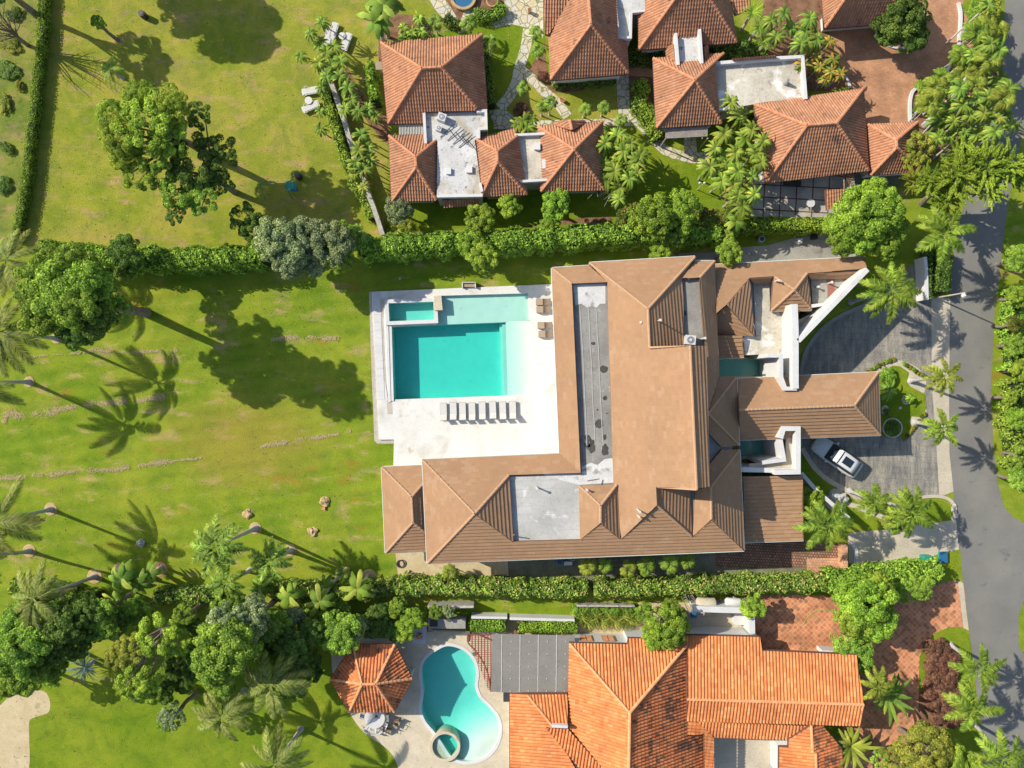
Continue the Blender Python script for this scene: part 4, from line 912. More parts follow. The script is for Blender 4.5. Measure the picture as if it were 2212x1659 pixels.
basin(e, POOL, DZ, [(DEEP, -1.55), ([(944, 636), (1142, 630), (1146, 693), (944, 701)], -0.22), ([(1078, 695), (1084, 695), (1089, 866), (1083, 866)], -0.9),
    ([(1084, 695), (1092, 695), (1097, 866), (1089, 866)], -0.55), ([(1092, 693), (1151, 693), (1158, 866), (1097, 866)], [-0.25, 0.17, 0.17, -0.25])], 0.12)
cp = [Wp(q[0], q[1], 0.42)[:2] for q in [(846, 703), (851, 868)]]
b = MB(); b.prism(ribbon([Wp(843.5, 705, .3)[:2], Wp(848, 866, .3)[:2]], 0.22), 0, 0.30); b.prism(ribbon([Wp(836, 702, .3)[:2], Wp(841.5, 868, .3)[:2]], 0.24), 0, 0.30)
b.build('coping', M['white'], e)
for q in ((1, 1, 1762, 1000), (1, 1, 2158, 985), (1, 1, 1606, 1275), (1, 1, 1815, 1268), (1, 1, 1605, 1637), (1, 1, 1833, 1630)):
    p = Wp(*O((*q, 0))[:2]); zf = -0.21 if q[3] < 1100 else -1.54; b = MB(); b.cyl((p[0], p[1], zf), 0.09, 0.02, 10); b.build('pool_lamp', M['whiteclean'], e)
e = empty('spa_pool', Wp(890, 673, 0), 'small rectangular raised spa at the corner of the big pool', 'spa')
basin(e, SPA, 0.42, [([(838, 653), (937, 650), (939, 693), (840, 696)], -0.75), ], 0.34, depth=1.2)
b = MB(); sw = [Wp(q[0], q[1], 0.45)[:2] for q in SPA]
b.prism(offset(sw, -0.34, True) if False else inset(sw, -0.36), 0.0, 0.45, [inset(sw, 0.0)]); b.build('coping', M['white'], e)
b = MB(); b.prism([Wp(*q, 0.62)[:2] for q in T(1, 1, (1535, 900), (1600, 897), (1612, 1020), (1540, 1022))], 0, 0.62); b.build('spa_step', M['deck_tan'], e)
e = empty('kidney_pool', Wp(1000, 1500, 0), 'kidney shaped turquoise pool with white rim behind the lower house', 'swimming pool')
kw = wpoly(KID, 0.06)
def kz(p):  # sloping floor: deep in the upper lobe, beach entry lower right
    x, y = p; t = (y-1450)/200.0; s = max(0.0, min(1.0, (x-930+ (y-1400)*0.55)/235.0)); return -1.7+1.62*s**1.6 if y > 1480 else -1.7+0.25*s
g = MB(); xs = np.arange(900, 1090, 5.0); ys = np.arange(1385, 1650, 5.0); V = []; F = []
def kzz(x, y):
    d = ((x-1085)**2+(y-1650)**2)**0.5; s = max(0.0, min(1.0, (150-d)/95.0)); return -1.15+1.05*s*s*(3-2*s)
for yy in ys:
    for xx in xs:
        q = Wp(xx, yy, 0.06); V.append((q[0], q[1], kzz(xx, yy)))
nx = len(xs)
for j in range(len(ys)-1):
    for i in range(nx-1): F.append((j*nx+i, j*nx+i+1, (j+1)*nx+i+1, (j+1)*nx+i))
g.add(V, F); g.build('pool_floor', M['poolfloor'], e, True)
b = MB(); n = len(kw)
for i in range(n):
    a, c = kw[i], kw[(i+1) % n]; b.add([(a[0], a[1], 0.06), (c[0], c[1], 0.06), (c[0], c[1], -1.9), (a[0], a[1], -1.9)], [(0, 1, 2, 3)])
b.build('pool_wall', M['poolfloor'], e)
b = MB(); b.prism(inset(kw, -0.015), -1.95, -0.02, bottom=True); b.build('water', M['water'], e)
b = MB(); b.prism(inset(kw, -0.28), 0.0, 0.10, [inset(kw, 0.02)]); b.build('coping', M['white'], e)
sc_ = Wp(553+1632/4, 1244.25+1475/4, 0.4); e = empty('round_spa', (sc_[0], sc_[1], 0), 'round raised spa with bubbling water overlapping the kidney pool', 'spa')
circ = lambda r, n=36: [(sc_[0]+r*math.cos(6.2832*i/n), sc_[1]+r*math.sin(6.2832*i/n)) for i in range(n)]
b = MB(); b.prism(circ(1.46), -1.8, 0.40, [circ(1.20)]); b.build('rim', M['deck_tan'], e)
b = MB(); b.prism(circ(1.21), -0.7, -0.62); b.build('spa_floor', M['poolfloor'], e)
b = MB(); b.prism(circ(1.215), -0.75, 0.28, bottom=True); b.build('water', M['water'], e)
for nm, ol, lb in (('pond', PONDN, 'narrow green reflecting pond beside the porch roof, upper one'), ('pond', PONDS, 'narrow green reflecting pond below the porch roof, lower one')):
    e = empty(nm, Wp(ol[0][0], ol[0][1], 0), lb, 'pond'); big2 = [(ol[0][0]-6, ol[0][1]-6), (ol[1][0]+6, ol[1][1]-6), (ol[2][0]+6, ol[2][1]+6), (ol[3][0]-6, ol[3][1]+6)]
    basin(e, ol, 0.15, [(big2, -0.5)], 0.02, 'pondfloor', 0.6, 'pondwater')
    pw = wpoly(ol, 0.15); b = MB(); b.prism(inset(pw, -0.18), 0, 0.16, [inset(pw, -0.0)]); b.build('coping', M['concrete'], e)
# ------------------------------------------------------------------ the brown-roofed villa
UP = 1.5
E2 = None
e = villa = empty('villa', Wp(1400, 880, 0), 'large white villa with sprawling brown tiled hip roofs in the middle', 'house')
Z = 3.3
V = dict(a=(2,1,345,658,Z), b=(2,1,520,795,4.1), c=(2,2,595,768,4.1), d=(2,2,412,602,Z), e=(1,2,1440,655,Z), f=(1099,1026.5,4.15), g=(1,2,1890,1120,5.1), i=(1,2,1482,1548,Z), j=(1108,1170,4.0),
  k=(2,1,665,637,Z), l=(2,1,825,782,4.1), m=(1254,1166,4.0), A=(2,2,580,880,4.0), B=(2,2,905,870,4.0), C=(2,2,765,1050,4.75), p=(2,2,765,1203,4.7), q=(2,2,930,1338,4.05), r=(2,2,948,1338,4.05),
  G=(2,1,668,612,Z), H=(2,1,1580,558,Z), I=(2,1,1175,1010,5.5), J=(2,1,1190,1345,5.6), K=(2,1,1540,1328,7.0), L=(2,2,1597,912,7.1), N=(2,2,1245,888,5.3), s=(2,2,1253,1048,5.3), t=(2,2,1548,1310,4.0),
  u=(2,2,1565,1315,4.0), v=(2,2,1722,1172,4.7), w=(2,2,2005,1440,Z), O=(2,1,1470,748,4.15), P=(2,1,1488,1325,4.15), Q=(2,1,1578,597,3.4), R=(2,1,1750,597,Z), S=(2,1,1620,742,4.1),
  T=(2,1,1787,1600,Z), U=(2,2,1690,255,4.6), X=(2,1,1668,1328,4.1), Y=(2,1,1940,1600,Z), aa=(2,2,1962,530,Z), bb=(2,2,1808,545,3.6), cc=(2,2,1702,432,4.1), dd=(2,2,1810,567,3.6), ee=(2,2,1965,567,Z), ff=(2,2,1717,885,4.7), gg=(2,2,1706,695,4.1),
  hh=(2,2,1585,915,4.1), ii=(2,2,1540,912,4.1), jj=(2,2,850,2,4.0), kk=(2,2,878,850,4.0))
LH = lambda z: 3.3+(z-3.3)*1.45+UP
V = {k: q[:-1]+(LH(q[-1]),) for k, q in V.items()}
roof(e, V, ['abcd', 'aklb', 'dcfge', 'egi', 'fjg', ['i','g','j','m','p','q','r','s','t','u','v','w']], 'brown', 0.35, lift=1.0)
roof(e, V, ['ABC', 'ACpm', ['B','q','p','C']], 'brown', 0.5, gutter=False, lift=1.0)
roof(e, V, [['G','I','J','K','L','N','s','r','kk','jj','l'], 'GHI'], 'brown', 1.5, gutter=True, lift=1.0)
roof(e, V, [['I','H','O','P','J']], 'brown', 0.4, gutter=False, lift=1.0)
roof(e, V, [['O','Q','R','S'], ['S','R','T','U','X'], ['U','T','Y'], ['U','Y','aa'], ['U','aa','bb','cc']], 'brown', 0.4, lift=1.0)
roof(e, dict(K=(2,1,1546,1328,LH(6.95)), L=(2,2,1600,905,LH(7.0)), a=(2,2,1712,885,LH(6.45)), b=(2,1,1672,1326,LH(6.4))), ['KLab'], 'brown', 2.2, gutter=False, lift=1.0)
roof(e, V, [['gg','dd','ee','ff'], ['ff','ee','w','v'], ['hh','ff','v','u']], 'brown', 0.4, lift=1.0)
roof(e, V, [['N','s','t','ii']], 'brown', 0.4, gutter=False, lift=1.0)
# ridge along the main top
for nm in ('IJ',):
    pass
def capline(parent, pts, style='brown', r=None):
    b = MB(); P = [Vector(Wp(*(lambda z: (z[0], z[1], LH(z[2]) if style == 'brown' else z[2]))(O(q)))) for q in pts]; b.tube(P, r or STY[style]['capr'], 6); return b.build('ridge_cap', M[STY[style]['cap']], parent)
capline(e, [(2,1,1190,1345,5.65), (2,1,1540,1328,7.0), (2,2,1597,912,7.05)]); capline(e, [(2,1,1175,1010,5.55), (2,1,1580,562,3.5)]); capline(e, [(2,1,1175,1010,5.55), (2,1,1190,1345,5.6)])
capline(e, [(2,2,1253,1048,5.35), (2,2,1245,888,5.35), (2,2,1597,912,7.0)]); capline(e, [(2,2,1253,1048,5.35), (2,2,1548,1310,4.1)])
FZ = LH(3.78)
F1 = [O((2,1,520,795,0)), O((2,1,825,780,0)), O((2,2,862,400,0)), O((2,2,880,850,0)), O((2,2,945,872,0)), O((2,2,960,1345,0)), (1254, 1168), (1107, 1172), (1098, 1028), O((2,2,598,769,0))]
F1 = [(p[0], p[1]) for p in F1]
flatroof(e, F1, FZ, 'felt')
flatroof(e, T(2, 1, (528, 800), (808, 790), (808, 965), (760, 965), (735, 1000), (690, 985), (650, 1000), (600, 965), (548, 980)), FZ+0.02, 'felt_pale', 0.015, name='silver_coating')
flatroof(e, T(2, 2, (605, 780), (600, 715), (680, 680), (740, 700), (800, 650), (868, 640), (880, 852), (585, 872), (300, 800)) + [(1175, 1024)], FZ+0.02, 'felt_pale', 0.015, name='silver_coating')
flatroof(e, [(1101, 1030), (1250, 1024), (1253, 1166), (1109, 1170)], FZ+0.012, 'felt_mid', 0.008, name='felt_sheet')
flatroof(e, T(2, 1, (1470, 752), (1620, 748), (1660, 1322), (1488, 1325)), LH(3.9), 'felt')
flatroof(e, T(2, 2, (1540, 915), (1585, 915), (1565, 1312), (1552, 1308)), LH(3.95), 'felt')
flatroof(e, T(2, 2, (900, 882), (945, 882), (955, 1340), (930, 1335)), LH(3.95), 'felt')
for x0, x1 in ((590, 625), (660, 690), (728, 755)):
    b = MB(); P2 = [Wp(*q, FZ+.03)[:2] for q in T(2, 1, *[(x0+sg*6+random.uniform(-3, 3), 990+sg*120) for sg in range(11)])]
    b.prism(ribbon(P2, 0.07), FZ+0.01, FZ+0.03); b.build('felt_seam', M['seam'], e)
for i in range(7):
    y = 1040+i*18; P2 = [Wp(*q, FZ+.03)[:2] for q in ((1103+i*0.8, y), (1251, y-5))]
    b = MB(); b.prism(ribbon(P2, 0.045), FZ, FZ+0.018); b.build('felt_seam', M['seam'], e)
def blob(cx, cy, rx, ry, n=14, s=0.25):
    return [(cx+rx*(1+random.uniform(-s, s))*math.cos(6.2832*i/n), cy+ry*(1+random.uniform(-s, s))*math.sin(6.2832*i/n)) for i in range(n)]
for (c, r_, x, y, rx, ry) in ((2,1,795,1530,34,30), (2,1,700,1308,18,14), (2,2,803,122,18,20), (2,2,750,345,38,42), (2,2,738,222,9,10), (2,2,800,460,18,24), (2,2,805,575,30,48), (2,2,822,252,12,5), (2,2,655,470,26,34), (2,2,690,540,30,60), (2,2,650,530,26,22), (2,1,1497,1045,8,22)):
    p = [(c*553+q[0]/4, r_*414.75+q[1]/4) for q in blob(x, y, rx, ry)]; p = spline(p, 2, True)
    flatroof(e, p, (FZ if x < 1000 else LH(3.9))+0.012, 'stain', 0.01, name='damp_patch')
body(e, [O(V[k])[:2] for k in 'adei'] + [(1606, 1190)] + T(2, 2, (1965, 567), (1962, 530)) + T(2, 1, (1940, 1600), (1787, 1600), (1750, 597), (1578, 597), (1580, 562), (668, 615), (665, 637)), 3.3+UP, 'white', 0.55)
# annex at the garden end
e2 = e
roof(e2, dict(a=(1,2,1088,718,2.9), b=(1,2,1437,703,2.9), c=(1,2,1443,865,3.7), d=(1,2,1345,975,4.15), f=(1,2,1357,1195,4.15), g=(1,2,1460,1280,3.7), h=(1,2,1468,1442,2.9), i=(1,2,1120,1460,2.9)), ['abcd', 'adfi', 'dcgf', 'fghi'], 'brown', 0.35)
body(e2, T(1, 2, (1088, 718), (1480, 700), (1500, 1440), (1120, 1460)), 2.9, 'white', 0.5)
# small wing in the north-east corner with two little hips and flat roofs
roof(e2, dict(a=(2,1,1752,628,2.9), b=(3,1,832,563,2.9), c=(3,1,850,665,3.2), d=(3,1,335,703,3.9), f=(3,1,228,845,4.5), g=(3,1,52,730,3.9), h=(2,1,2050,742,3.9), i=(2,1,1852,975,4.5), j=(2,1,1765,1050,3.4), k=(3,1,20,1030,3.9), l=(2,1,2090,1238,3.3), m=(3,1,375,1020,3.3), n=(3,1,25,1028,3.3)),
     [list('abcdfgghij')[:5]+['g','h','i','j'], ['f','d','m'], ['f','n','m'], ['i','h','l'], ['f','g','n']], 'brown', 0.4)
roof(e2, dict(a=(2,1,1852,980,4.5), b=(2,1,2090,1240,3.3), c=(2,1,1780,1240,3.0), d=(2,1,1772,1050,3.3)), ['abcd'], 'brown', 0.4, gutter=False)
roof(e2, dict(a=(3,1,340,703,3.9), b=(3,1,832,680,3.6), c=(3,1,790,742,3.2), d=(3,1,372,755,3.2)), ['abcd'], 'brown', 0.5, gutter=False)
roof(e2, dict(a=(2,1,2052,742,3.9), b=(3,1,48,728,3.9), c=(3,1,10,785,3.4), d=(2,1,2085,788,3.4)), ['abcd'], 'brown', 0.4, gutter=False)
roof(e2, dict(a=(2,1,1757,1240,3.4), b=(2,1,1990,1240,3.4), c=(2,1,2003,1425,3.0), d=(2,1,1780,1440,3.0)), ['abcd'], 'brown', 0.3)
flatroof(e2, T(2, 1, (2085, 788), (2212, 785)) + T(3, 1, (10, 785), (20, 1030), (215, 1040), (215, 1400), (0, 1400)) + T(2, 1, (2010, 1410), (2000, 1240), (2110, 1240)), 2.85, 'stain_tan')
flatroof(e2, T(3, 1, (372, 757), (790, 740), (560, 960), (385, 965)), 2.9, 'concrete_grey')
flatroof(e2, T(3, 1, (510, 752), (578, 749), (570, 835), (515, 835)), 2.93, 'redfl', 0.02, name='floor_tiles')
flatroof(e2, T(3, 1, (515, 840), (650, 830), (560, 950), (515, 955)), 2.93, 'redfl', 0.02, name='floor_tiles')
body(e2, T(2, 1, (1760, 620)) + T(3, 1, (832, 563), (850, 680), (560, 960), (215, 1040), (215, 1400)) + T(2, 1, (1790, 1420)), 2.85, 'white', 0.3)
# slanting front screen walls
def vwall(path, h, w=0.3, base=0.0, mat='white', name='screen_wall'):
    p = [Wp(q[0], q[1], h)[:2] for q in path]; b = MB(); b.prism(ribbon(p, w), base, h); return b.build(name, M[mat], e2)
vwall(T(3, 1, (862, 668), (262, 1288)), 5.3, 0.42)
vwall(T(3, 1, (230, 968), (238, 1200), (238, 1655)) + T(3, 2, (240, 40)), 5.3, 0.55)
vwall(T(3, 1, (375, 985), (560, 960)), 3.6, 0.3)
b = MB()
for i in range(6):
    q = T(3, 1, (440-i*44, 1030+i*52))[0]; pw = Wp(q[0], q[1], 3.0); b.box((pw[0], pw[1], 2.9), (0.75, 0.14, 0.12), R(15))
b.build('screen_beam', M['white'], e2)
flatroof(e2, T(3, 1, (255, 1110), (540, 975), (560, 985), (262, 1290)), 2.6, 'concrete', 0.2)
vwall(T(3, 1, (0, 1412), (115, 1415), (115, 1600)) + T(3, 2, (150, 40), (250, 40)), 5.2, 0.34)
vwall(T(3, 2, (110, 470), (135, 385), (262, 385), (262, 760), (60, 765)), 5.0, 0.42)
vwall(T(3, 2, (110, 480), (140, 655), (-50, 680)), 4.6, 0.34)
vwall(T(2, 2, (1980, 740), (2212, 745)) + T(3, 2, (280, 755)), 4.4, 0.42)
flatroof(e2, T(3, 2, (160, 400), (240, 400), (240, 740), (130, 740), (-160, 745), (-160, 690), (150, 660)), 4.0, 'concrete')
vwall(T(2, 2, (1975, 640), (2212, 628)), 0.5, 0.3, mat='concrete')
fwall('garden_wall', T(3, 2, (290, 770), (420, 920), (650, 1120), (700, 1160)), 2.4, 0.34, 'white', 'white slanting garden wall running from the villa towards the leafy palms', 'wall')
# entrance porch roof
roof(e2, dict(a=(2,1,1945,1615,3.9), b=(3,1,952,1558,3.9), c=(3,2,968,440,3.9), d=(2,2,1968,482,3.9), f=(2,2,1960,225,5.3), g=(3,2,745,186,5.3)), ['abgf', 'bcg', 'fgcd'], 'brown', 0.4)
body(e2, T(2, 1, (1945, 1615)) + T(3, 1, (952, 1558)) + T(3, 2, (968, 440)) + T(2, 2, (1968, 482)), 3.9, 'white', 1.0)
# south-east lean-to
roof(e2, dict(a=(2,2,1985,800,3.5), b=(3,2,300,790,3.5), c=(3,2,305,1350,2.8), d=(2,2,2008,1368,2.8)), ['abcd'], 'brown', 0.4)
body(e2, T(2, 2, (1985, 800)) + T(3, 2, (300, 790), (305, 1350)) + T(2, 2, (2008, 1368)), 2.8, 'white', 0.3)
# pipes on the roofs
def vent(q, h, hh=0.5, r=0.07):
    p = Wp(*O((*q, h))); b = MB(); b.cyl((p[0], p[1], h-0.3), r, hh+0.3, 10); b.cyl((p[0], p[1], h+hh), r*1.7, 0.08, 10); b.build('vent_pipe', M['offwhite'], e2)
for q, h, hh in (((2,1,1105,1130), 7.3, .4), ((2,1,1256,1117), 7.2, 1.2), ((2,2,1085,1085), 7.0, 1.1), ((2,2,1085,1135), 6.9, .7), ((2,2,645,912), 6.3, .3), ((2,2,212,892), 5.7, .7), ((3,1,415,825), 2.9, .5), ((3,1,518,790), 2.9, .8), ((3,1,65,772), 4.2, .7), ((2,1,1635,1270), 6.0, 1.2)):
    vent(q, h, hh)
b = MB()
for P2 in ([(2,2,650,838,6.6), (2,2,755,820,5.8)], [(2,2,18,1300,6.6), (2,2,12,1310,5.8)]):
    b.tube([Vector(Wp(*O(q))) for q in P2], 0.05, 6)
b.build('roof_pole', M['metal'], e2)
def ac_unit(q, z, rz, label, s=1.0):
    p = Wp(*O((*q, z))); e = empty('air_conditioner', (p[0], p[1], z), label, 'air conditioner'); e.rotation_euler = (0, 0, rz)
    o0 = ORG[e.name]; ORG[e.name] = Vector((0, 0, 0))
    b = MB(); b.box((0, 0, 0.42*s), (0.95*s, 0.85*s, 0.8*s)); b.box((0, 0, 0.03), (0.8*s, 0.7*s, 0.06)); b.build('casing', M['offwhite'], e)
    b = MB(); b.cyl((0, 0, 0.82*s), 0.33*s, 0.03, 20); b.build('fan_grille', M['metal'], e)
    b = MB(); b.cyl((0, 0, 0.85*s), 0.12*s, 0.03, 12); b.build('fan_hub', M['offwhite'], e); ORG[e.name] = o0; return e
ac_unit((2,1,1525,1282), 5.9, R(-5), 'white air conditioner at the lower end of a narrow grey roof strip', 0.95)
# ------------------------------------------------------------------ upper clay-tiled house, left part
e = empty('clay_house', Wp(980, 250, 0), 'house with weathered clay tile hips round a stained white flat roof with pipes', 'house')
roof(e, dict(a=(1,0,1080,370,3.0), b=(1,0,1952,300,3.0), c=(1,0,1602,582,5.4), d=(1,0,1432,592,5.4), f=(1,0,1142,1068,3.0), g=(1,0,1448,1062,3.0), h=(1,0,1455,965,3.5), i=(1,0,1903,955,3.5), j=(1,0,1908,940,3.6), k=(1,0,1995,948,3.0)), ['abcd', 'adf', ['f','d','c','j','i','h','g'], ['b','k','j','c']], 'clay', 0.4)
body(e, T(1, 0, (1080, 370), (1952, 300), (1995, 948), (1448, 1062), (1142, 1068)), 3.0, 'white', 0.6)
roof(e, dict(a=(1,0,1150,1175,2.9), b=(1,0,1450,1165,2.9), c=(1,0,1465,1235,3.2), d=(1,0,1560,1210,3.0), f=(1,0,1380,1358,4.2), g=(1,0,1385,1445,4.2), h=(1,1,1175,80,2.9), i=(1,1,1560,72,2.9)), ['abcdf', 'afgh', 'hgi', 'digf'], 'clay', 0.4)
body(e, T(1, 0, (1150, 1175), (1560, 1210)) + T(1, 1, (1560, 72), (1175, 80)), 2.9, 'white', 0.5)
flatroof(e, T(1, 0, (1455, 955), (1990, 950), (1995, 1110), (1920, 1118), (1922, 1200), (1890, 1210)) + T(1, 1, (1955, 40), (1562, 45)) + T(1, 0, (1568, 1215), (1470, 1235)), 3.3, 'stain_white', 3.3)
for pth in (T(1, 0, (1450, 955), (1465, 1240)), T(1, 0, (1905, 960), (1985, 955), (1990, 1108), (1925, 1112), (1925, 1195)), T(1, 1, (1562, 35), (1958, 28)), T(1, 0, (1935, 1580), (1952, 1655))):
    parapet(e, pth, 3.3, 0.4, 0.24)
roof(e, dict(a=(1,0,1895,1200,3.0), b=(2,0,25,1112,3.0), c=(2,0,45,1175,3.2), d=(1,0,2085,1308,4.6), f=(1,0,2088,1400,4.6), g=(1,1,1948,40,3.0), h=(2,1,132,22,3.0)), ['abcd', 'adfg', 'gfh', 'chfd'], 'clay', 0.4)
body(e, T(1, 0, (1895, 1200)) + T(2, 0, (25, 1112), (60, 1250)) + T(2, 1, (132, 22)) + T(1, 1, (1948, 40)), 3.0, 'white', 0.5)
flatroof(e, T(2, 0, (30, 1170), (300, 1155), (320, 1555), (60, 1570)), 3.2, 'stain_tan', 3.2)
parapet(e, T(2, 0, (25, 1165), (305, 1152)), 3.2, 0.4, 0.22); parapet(e, T(2, 0, (48, 1568), (330, 1550)), 3.2, 0.4, 0.22)
roof(e, dict(a=(2,0,225,1095,3.0), z=(2,0,370,1083,3.05), b=(2,0,782,1050,3.0), c=(2,0,535,1292,4.9), d=(2,0,250,1655,3.0), f=(2,0,800,1640,3.0), g=(2,0,290,1150,3.3), n=(2,0,632,1062,3.05), o=(2,0,520,1128,3.5)), [['a','z','o','n','b','c'], ['a','c','d'], 'dcf', 'cbf'], 'clay', 0.4)
roof(e, dict(a=(2,0,370,1048,3.1), b=(2,0,500,1035,3.9), c=(2,0,630,1040,3.1), n=(2,0,632,1062,3.1), o=(2,0,518,1128,3.9), z=(2,0,370,1083,3.1)), ['abo', 'zao', 'bcno'], 'clay', 0.3, gutter=False)
body(e, T(2, 0, (225, 1095), (782, 1050), (800, 1640), (250, 1655)), 3.0, 'white', 0.5)
roof(e, dict(a=(1,1,1608,65,2.5), b=(1,1,1922,55,2.5), c=(1,1,1925,112,2.2), d=(1,1,1618,135,2.2)), ['abcd'], 'clay', 0.2, gutter=False)
b = MB()
for i in range(16):
    x = 1240+i*13.5; p0 = Wp(*T(1, 0, (x, 1072))[0], 2.7); p1 = Wp(*T(1, 0, (x+1, 1168))[0], 2.7); b.tube([p0, p1], 0.045, 4)
b.build('pergola_slat', M['offwhite'], e)
for q in (T(1, 0, (1640, 1450), (1685, 1450), (1685, 1502), (1642, 1503)), T(1, 0, (1812, 1432), (1868, 1432), (1868, 1490), (1815, 1490)), T(2, 0, (190, 1235), (243, 1235), (245, 1292), (192, 1290)), T(2, 0, (260, 1375), (300, 1372), (302, 1455), (265, 1455))):
    flatroof(e, q, 3.55, 'whiteclean', 0.3, name='roof_hatch')
b = MB()
for i in range(4):
    x = 1600+i*52+random.uniform(-10, 10); y = 1130+i*30
    b.tube([Wp(*T(1, 0, (x+120, y-60))[0], 3.5), Wp(*T(1, 0, (x, y+55))[0], 3.36)], 0.035, 5)
    b.tube([Wp(*T(1, 0, (x+70, y-20))[0], 3.36), Wp(*T(1, 0, (x+150, y+80))[0], 3.45), Wp(*T(1, 0, (x+200, y+20))[0], 3.4)], 0.025, 5)
b.build('pipework', M['darkmetal'], e)
ac_unit((1,0,1610,1030), 3.3, R(-20), 'white air conditioner in the corner of the stained white roof', 0.8)
ac_unit((1,0,1582,1118), 3.3, R(-15), 'small rusty air conditioner below another on the stained white roof', 0.55)
# wooden side hatch/terrace canopy on west side
b = MB()
for q in (T(1, 0, (1028, 535), (1100, 530), (1105, 600), (1035, 603)),):
    b.prism(wpoly(q, 2.3), 2.2, 2.3)
b.build('canopy', M['cushion_tan'], e)
# ------------------------------------------------------------------ upper middle houses
e = empty('clay_house', Wp(1270, 90, 0), 'clay roofed house with a white walled terrace, cut by the top of the photo', 'house')
roof(e, dict(a=(2,0,530,-40,3.0), b=(2,0,660,-40,5.6), c=(2,0,680,215,5.6), d=(2,0,332,690,3.0), f=(2,0,316,305,3.2), g=(2,0,1006,636,3.0), h=(2,0,990,345,3.1), i=(2,0,912,332,3.6), j=(2,0,900,-40,3.8)), ['abcdf', 'dcg', ['b','j','i','h','g','c']], 'clay', 0.4)
roof(e, dict(a=(2,0,270,-40,3.8), b=(2,0,530,-40,3.8), c=(2,0,316,300,3.0), d=(2,0,285,290,3.0)), ['abcd'], 'clay', 0.4)
body(e, T(2, 0, (280, -60), (900, -60), (990, 345), (1006, 636), (332, 690)), 3.0, 'white', 0.5)
flatroof(e, T(2, 0, (905, -40), (1150, -40), (1155, 92), (1040, 105), (1032, 322), (915, 325)), 3.2, 'stain_white', 3.2)
parapet(e, T(2, 0, (1150, 90), (1030, 102), (1025, 322), (912, 325)), 3.2, 0.4, 0.22)
e = empty('clay_house', Wp(1560, 60, 0), 'clay roofed house joined by a small white bridge roof, near the top', 'house')
roof(e, dict(a=(2,0,1430,-40,5.2), b=(2,0,1690,-40,5.2), c=(2,0,1942,366,3.0), d=(2,0,1097,426,3.0), f=(2,0,1086,140,3.1), g=(2,0,1160,95,3.4), h=(2,0,1160,-40,3.4), i=(2,0,1900,80,3.4), j=(2,0,1860,-40,3.4)), [['a','h','g','f','d'], ['a','d','c','b'], ['b','c','i','j']], 'clay', 0.4)
roof(e, dict(a=(2,0,1872,-40,3.2), b=(2,0,2052,-40,3.2), c=(2,0,2055,80,3.0), d=(2,0,1930,130,3.0)), ['abcd'], 'clay', 0.3)
body(e, T(2, 0, (1097, -60), (1860, -60), (1942, 366), (1097, 426)), 3.0, 'white', 0.6)
flatroof(e, T(2, 0, (1430, 310), (1620, 300), (1640, 530), (1440, 540)), 3.6, 'stain_white', 0.8)
parapet(e, T(2, 0, (1415, 285), (1437, 560)), 3.6, 0.6, 0.26, base=2.5); parapet(e, T(2, 0, (1622, 250), (1642, 548)), 3.6, 0.6, 0.26, base=2.5)
parapet(e, T(2, 0, (1440, 532), (1650, 528)), 3.6, 0.1, 0.2)
roof(e, dict(a=(2,0,1400,378,3.5), b=(2,0,1416,530,3.5), c=(2,0,1336,500,2.8), d=(2,0,1330,415,2.8)), ['abcd'], 'clay', 0.3, gutter=False)
roof(e, dict(a=(2,0,1655,400,3.5), b=(2,0,1660,505,3.5), c=(2,0,1695,490,3.0), d=(2,0,1690,385,3.0)), ['abcd'], 'clay', 0.3, gutter=False)
e = empty('clay_house', Wp(1520, 220, 0), 'clay roofed house with a walled pale roof terrace and slatted wooden pergola', 'house')
roof(e, dict(a=(2,0,1220,507,3.0), b=(2,0,1825,463,3.0), c=(2,0,1580,692,5.0), d=(2,0,1247,1105,3.0), f=(2,0,1812,1067,3.0), g=(2,0,1783,955,3.3), h=(2,0,1757,545,3.5)), ['abc', 'acd', 'dcf', ['b','h','g','f','c']], 'clay', 0.4)
body(e, T(2, 0, (1220, 507), (1825, 463), (1812, 1067), (1247, 1105)), 3.0, 'white', 0.5)
flatroof(e, T(2, 0, (1755, 540), (2212, 505)) + T(3, 0, (310, 485), (335, 860), (0, 880)) + T(2, 0, (1790, 950)), 3.1, 'stain_tan', 3.1)
parapet(e, T(2, 0, (1760, 545), (2212, 505)) + T(3, 0, (300, 488), (328, 855)), 3.1, 0.5, 0.3)
parapet(e, T(2, 0, (1785, 945), (2000, 930)), 3.1, 0.35, 0.2)
roof(e, dict(a=(2,0,1903,500,3.9), b=(3,0,70,468,3.9), c=(3,0,72,495,3.6), d=(2,0,1908,523,3.6)), ['abcd'], 'clay', 0.3, gutter=False)
q = Wp(*T(3, 0, (150, 720))[0], 3.1); b = MB(); b.cyl((q[0], q[1], 3.1), 0.25, 0.75, 14, 0.12); b.build('vent_stack', M['metal'], e)
b = MB()
for i in range(12):
    b.tube([Wp(*T(2, 0, (1325, 1112+i*7.5))[0], 2.6), Wp(*T(2, 0, (1690, 1093+i*7.5))[0], 2.6)], 0.04, 4)
for x in (1360, 1500, 1640): b.tube([Wp(*T(2, 0, (x, 1110))[0], 2.5), Wp(*T(2, 0, (x+4, 1200))[0], 2.5)], 0.05, 4)
for x in (1330, 1690): b.tube([Wp(*T(2, 0, (x, 1195))[0], 2.5), (*Wp(*T(2, 0, (x, 1195))[0], 2.5)[:2], 0)], 0.07, 6)
b.build('pergola', M['wood_grey'], e)
e = empty('clay_house', Wp(1760, 300, 0), 'clay roofed house with a wide hip next to the red paved driveway', 'house')
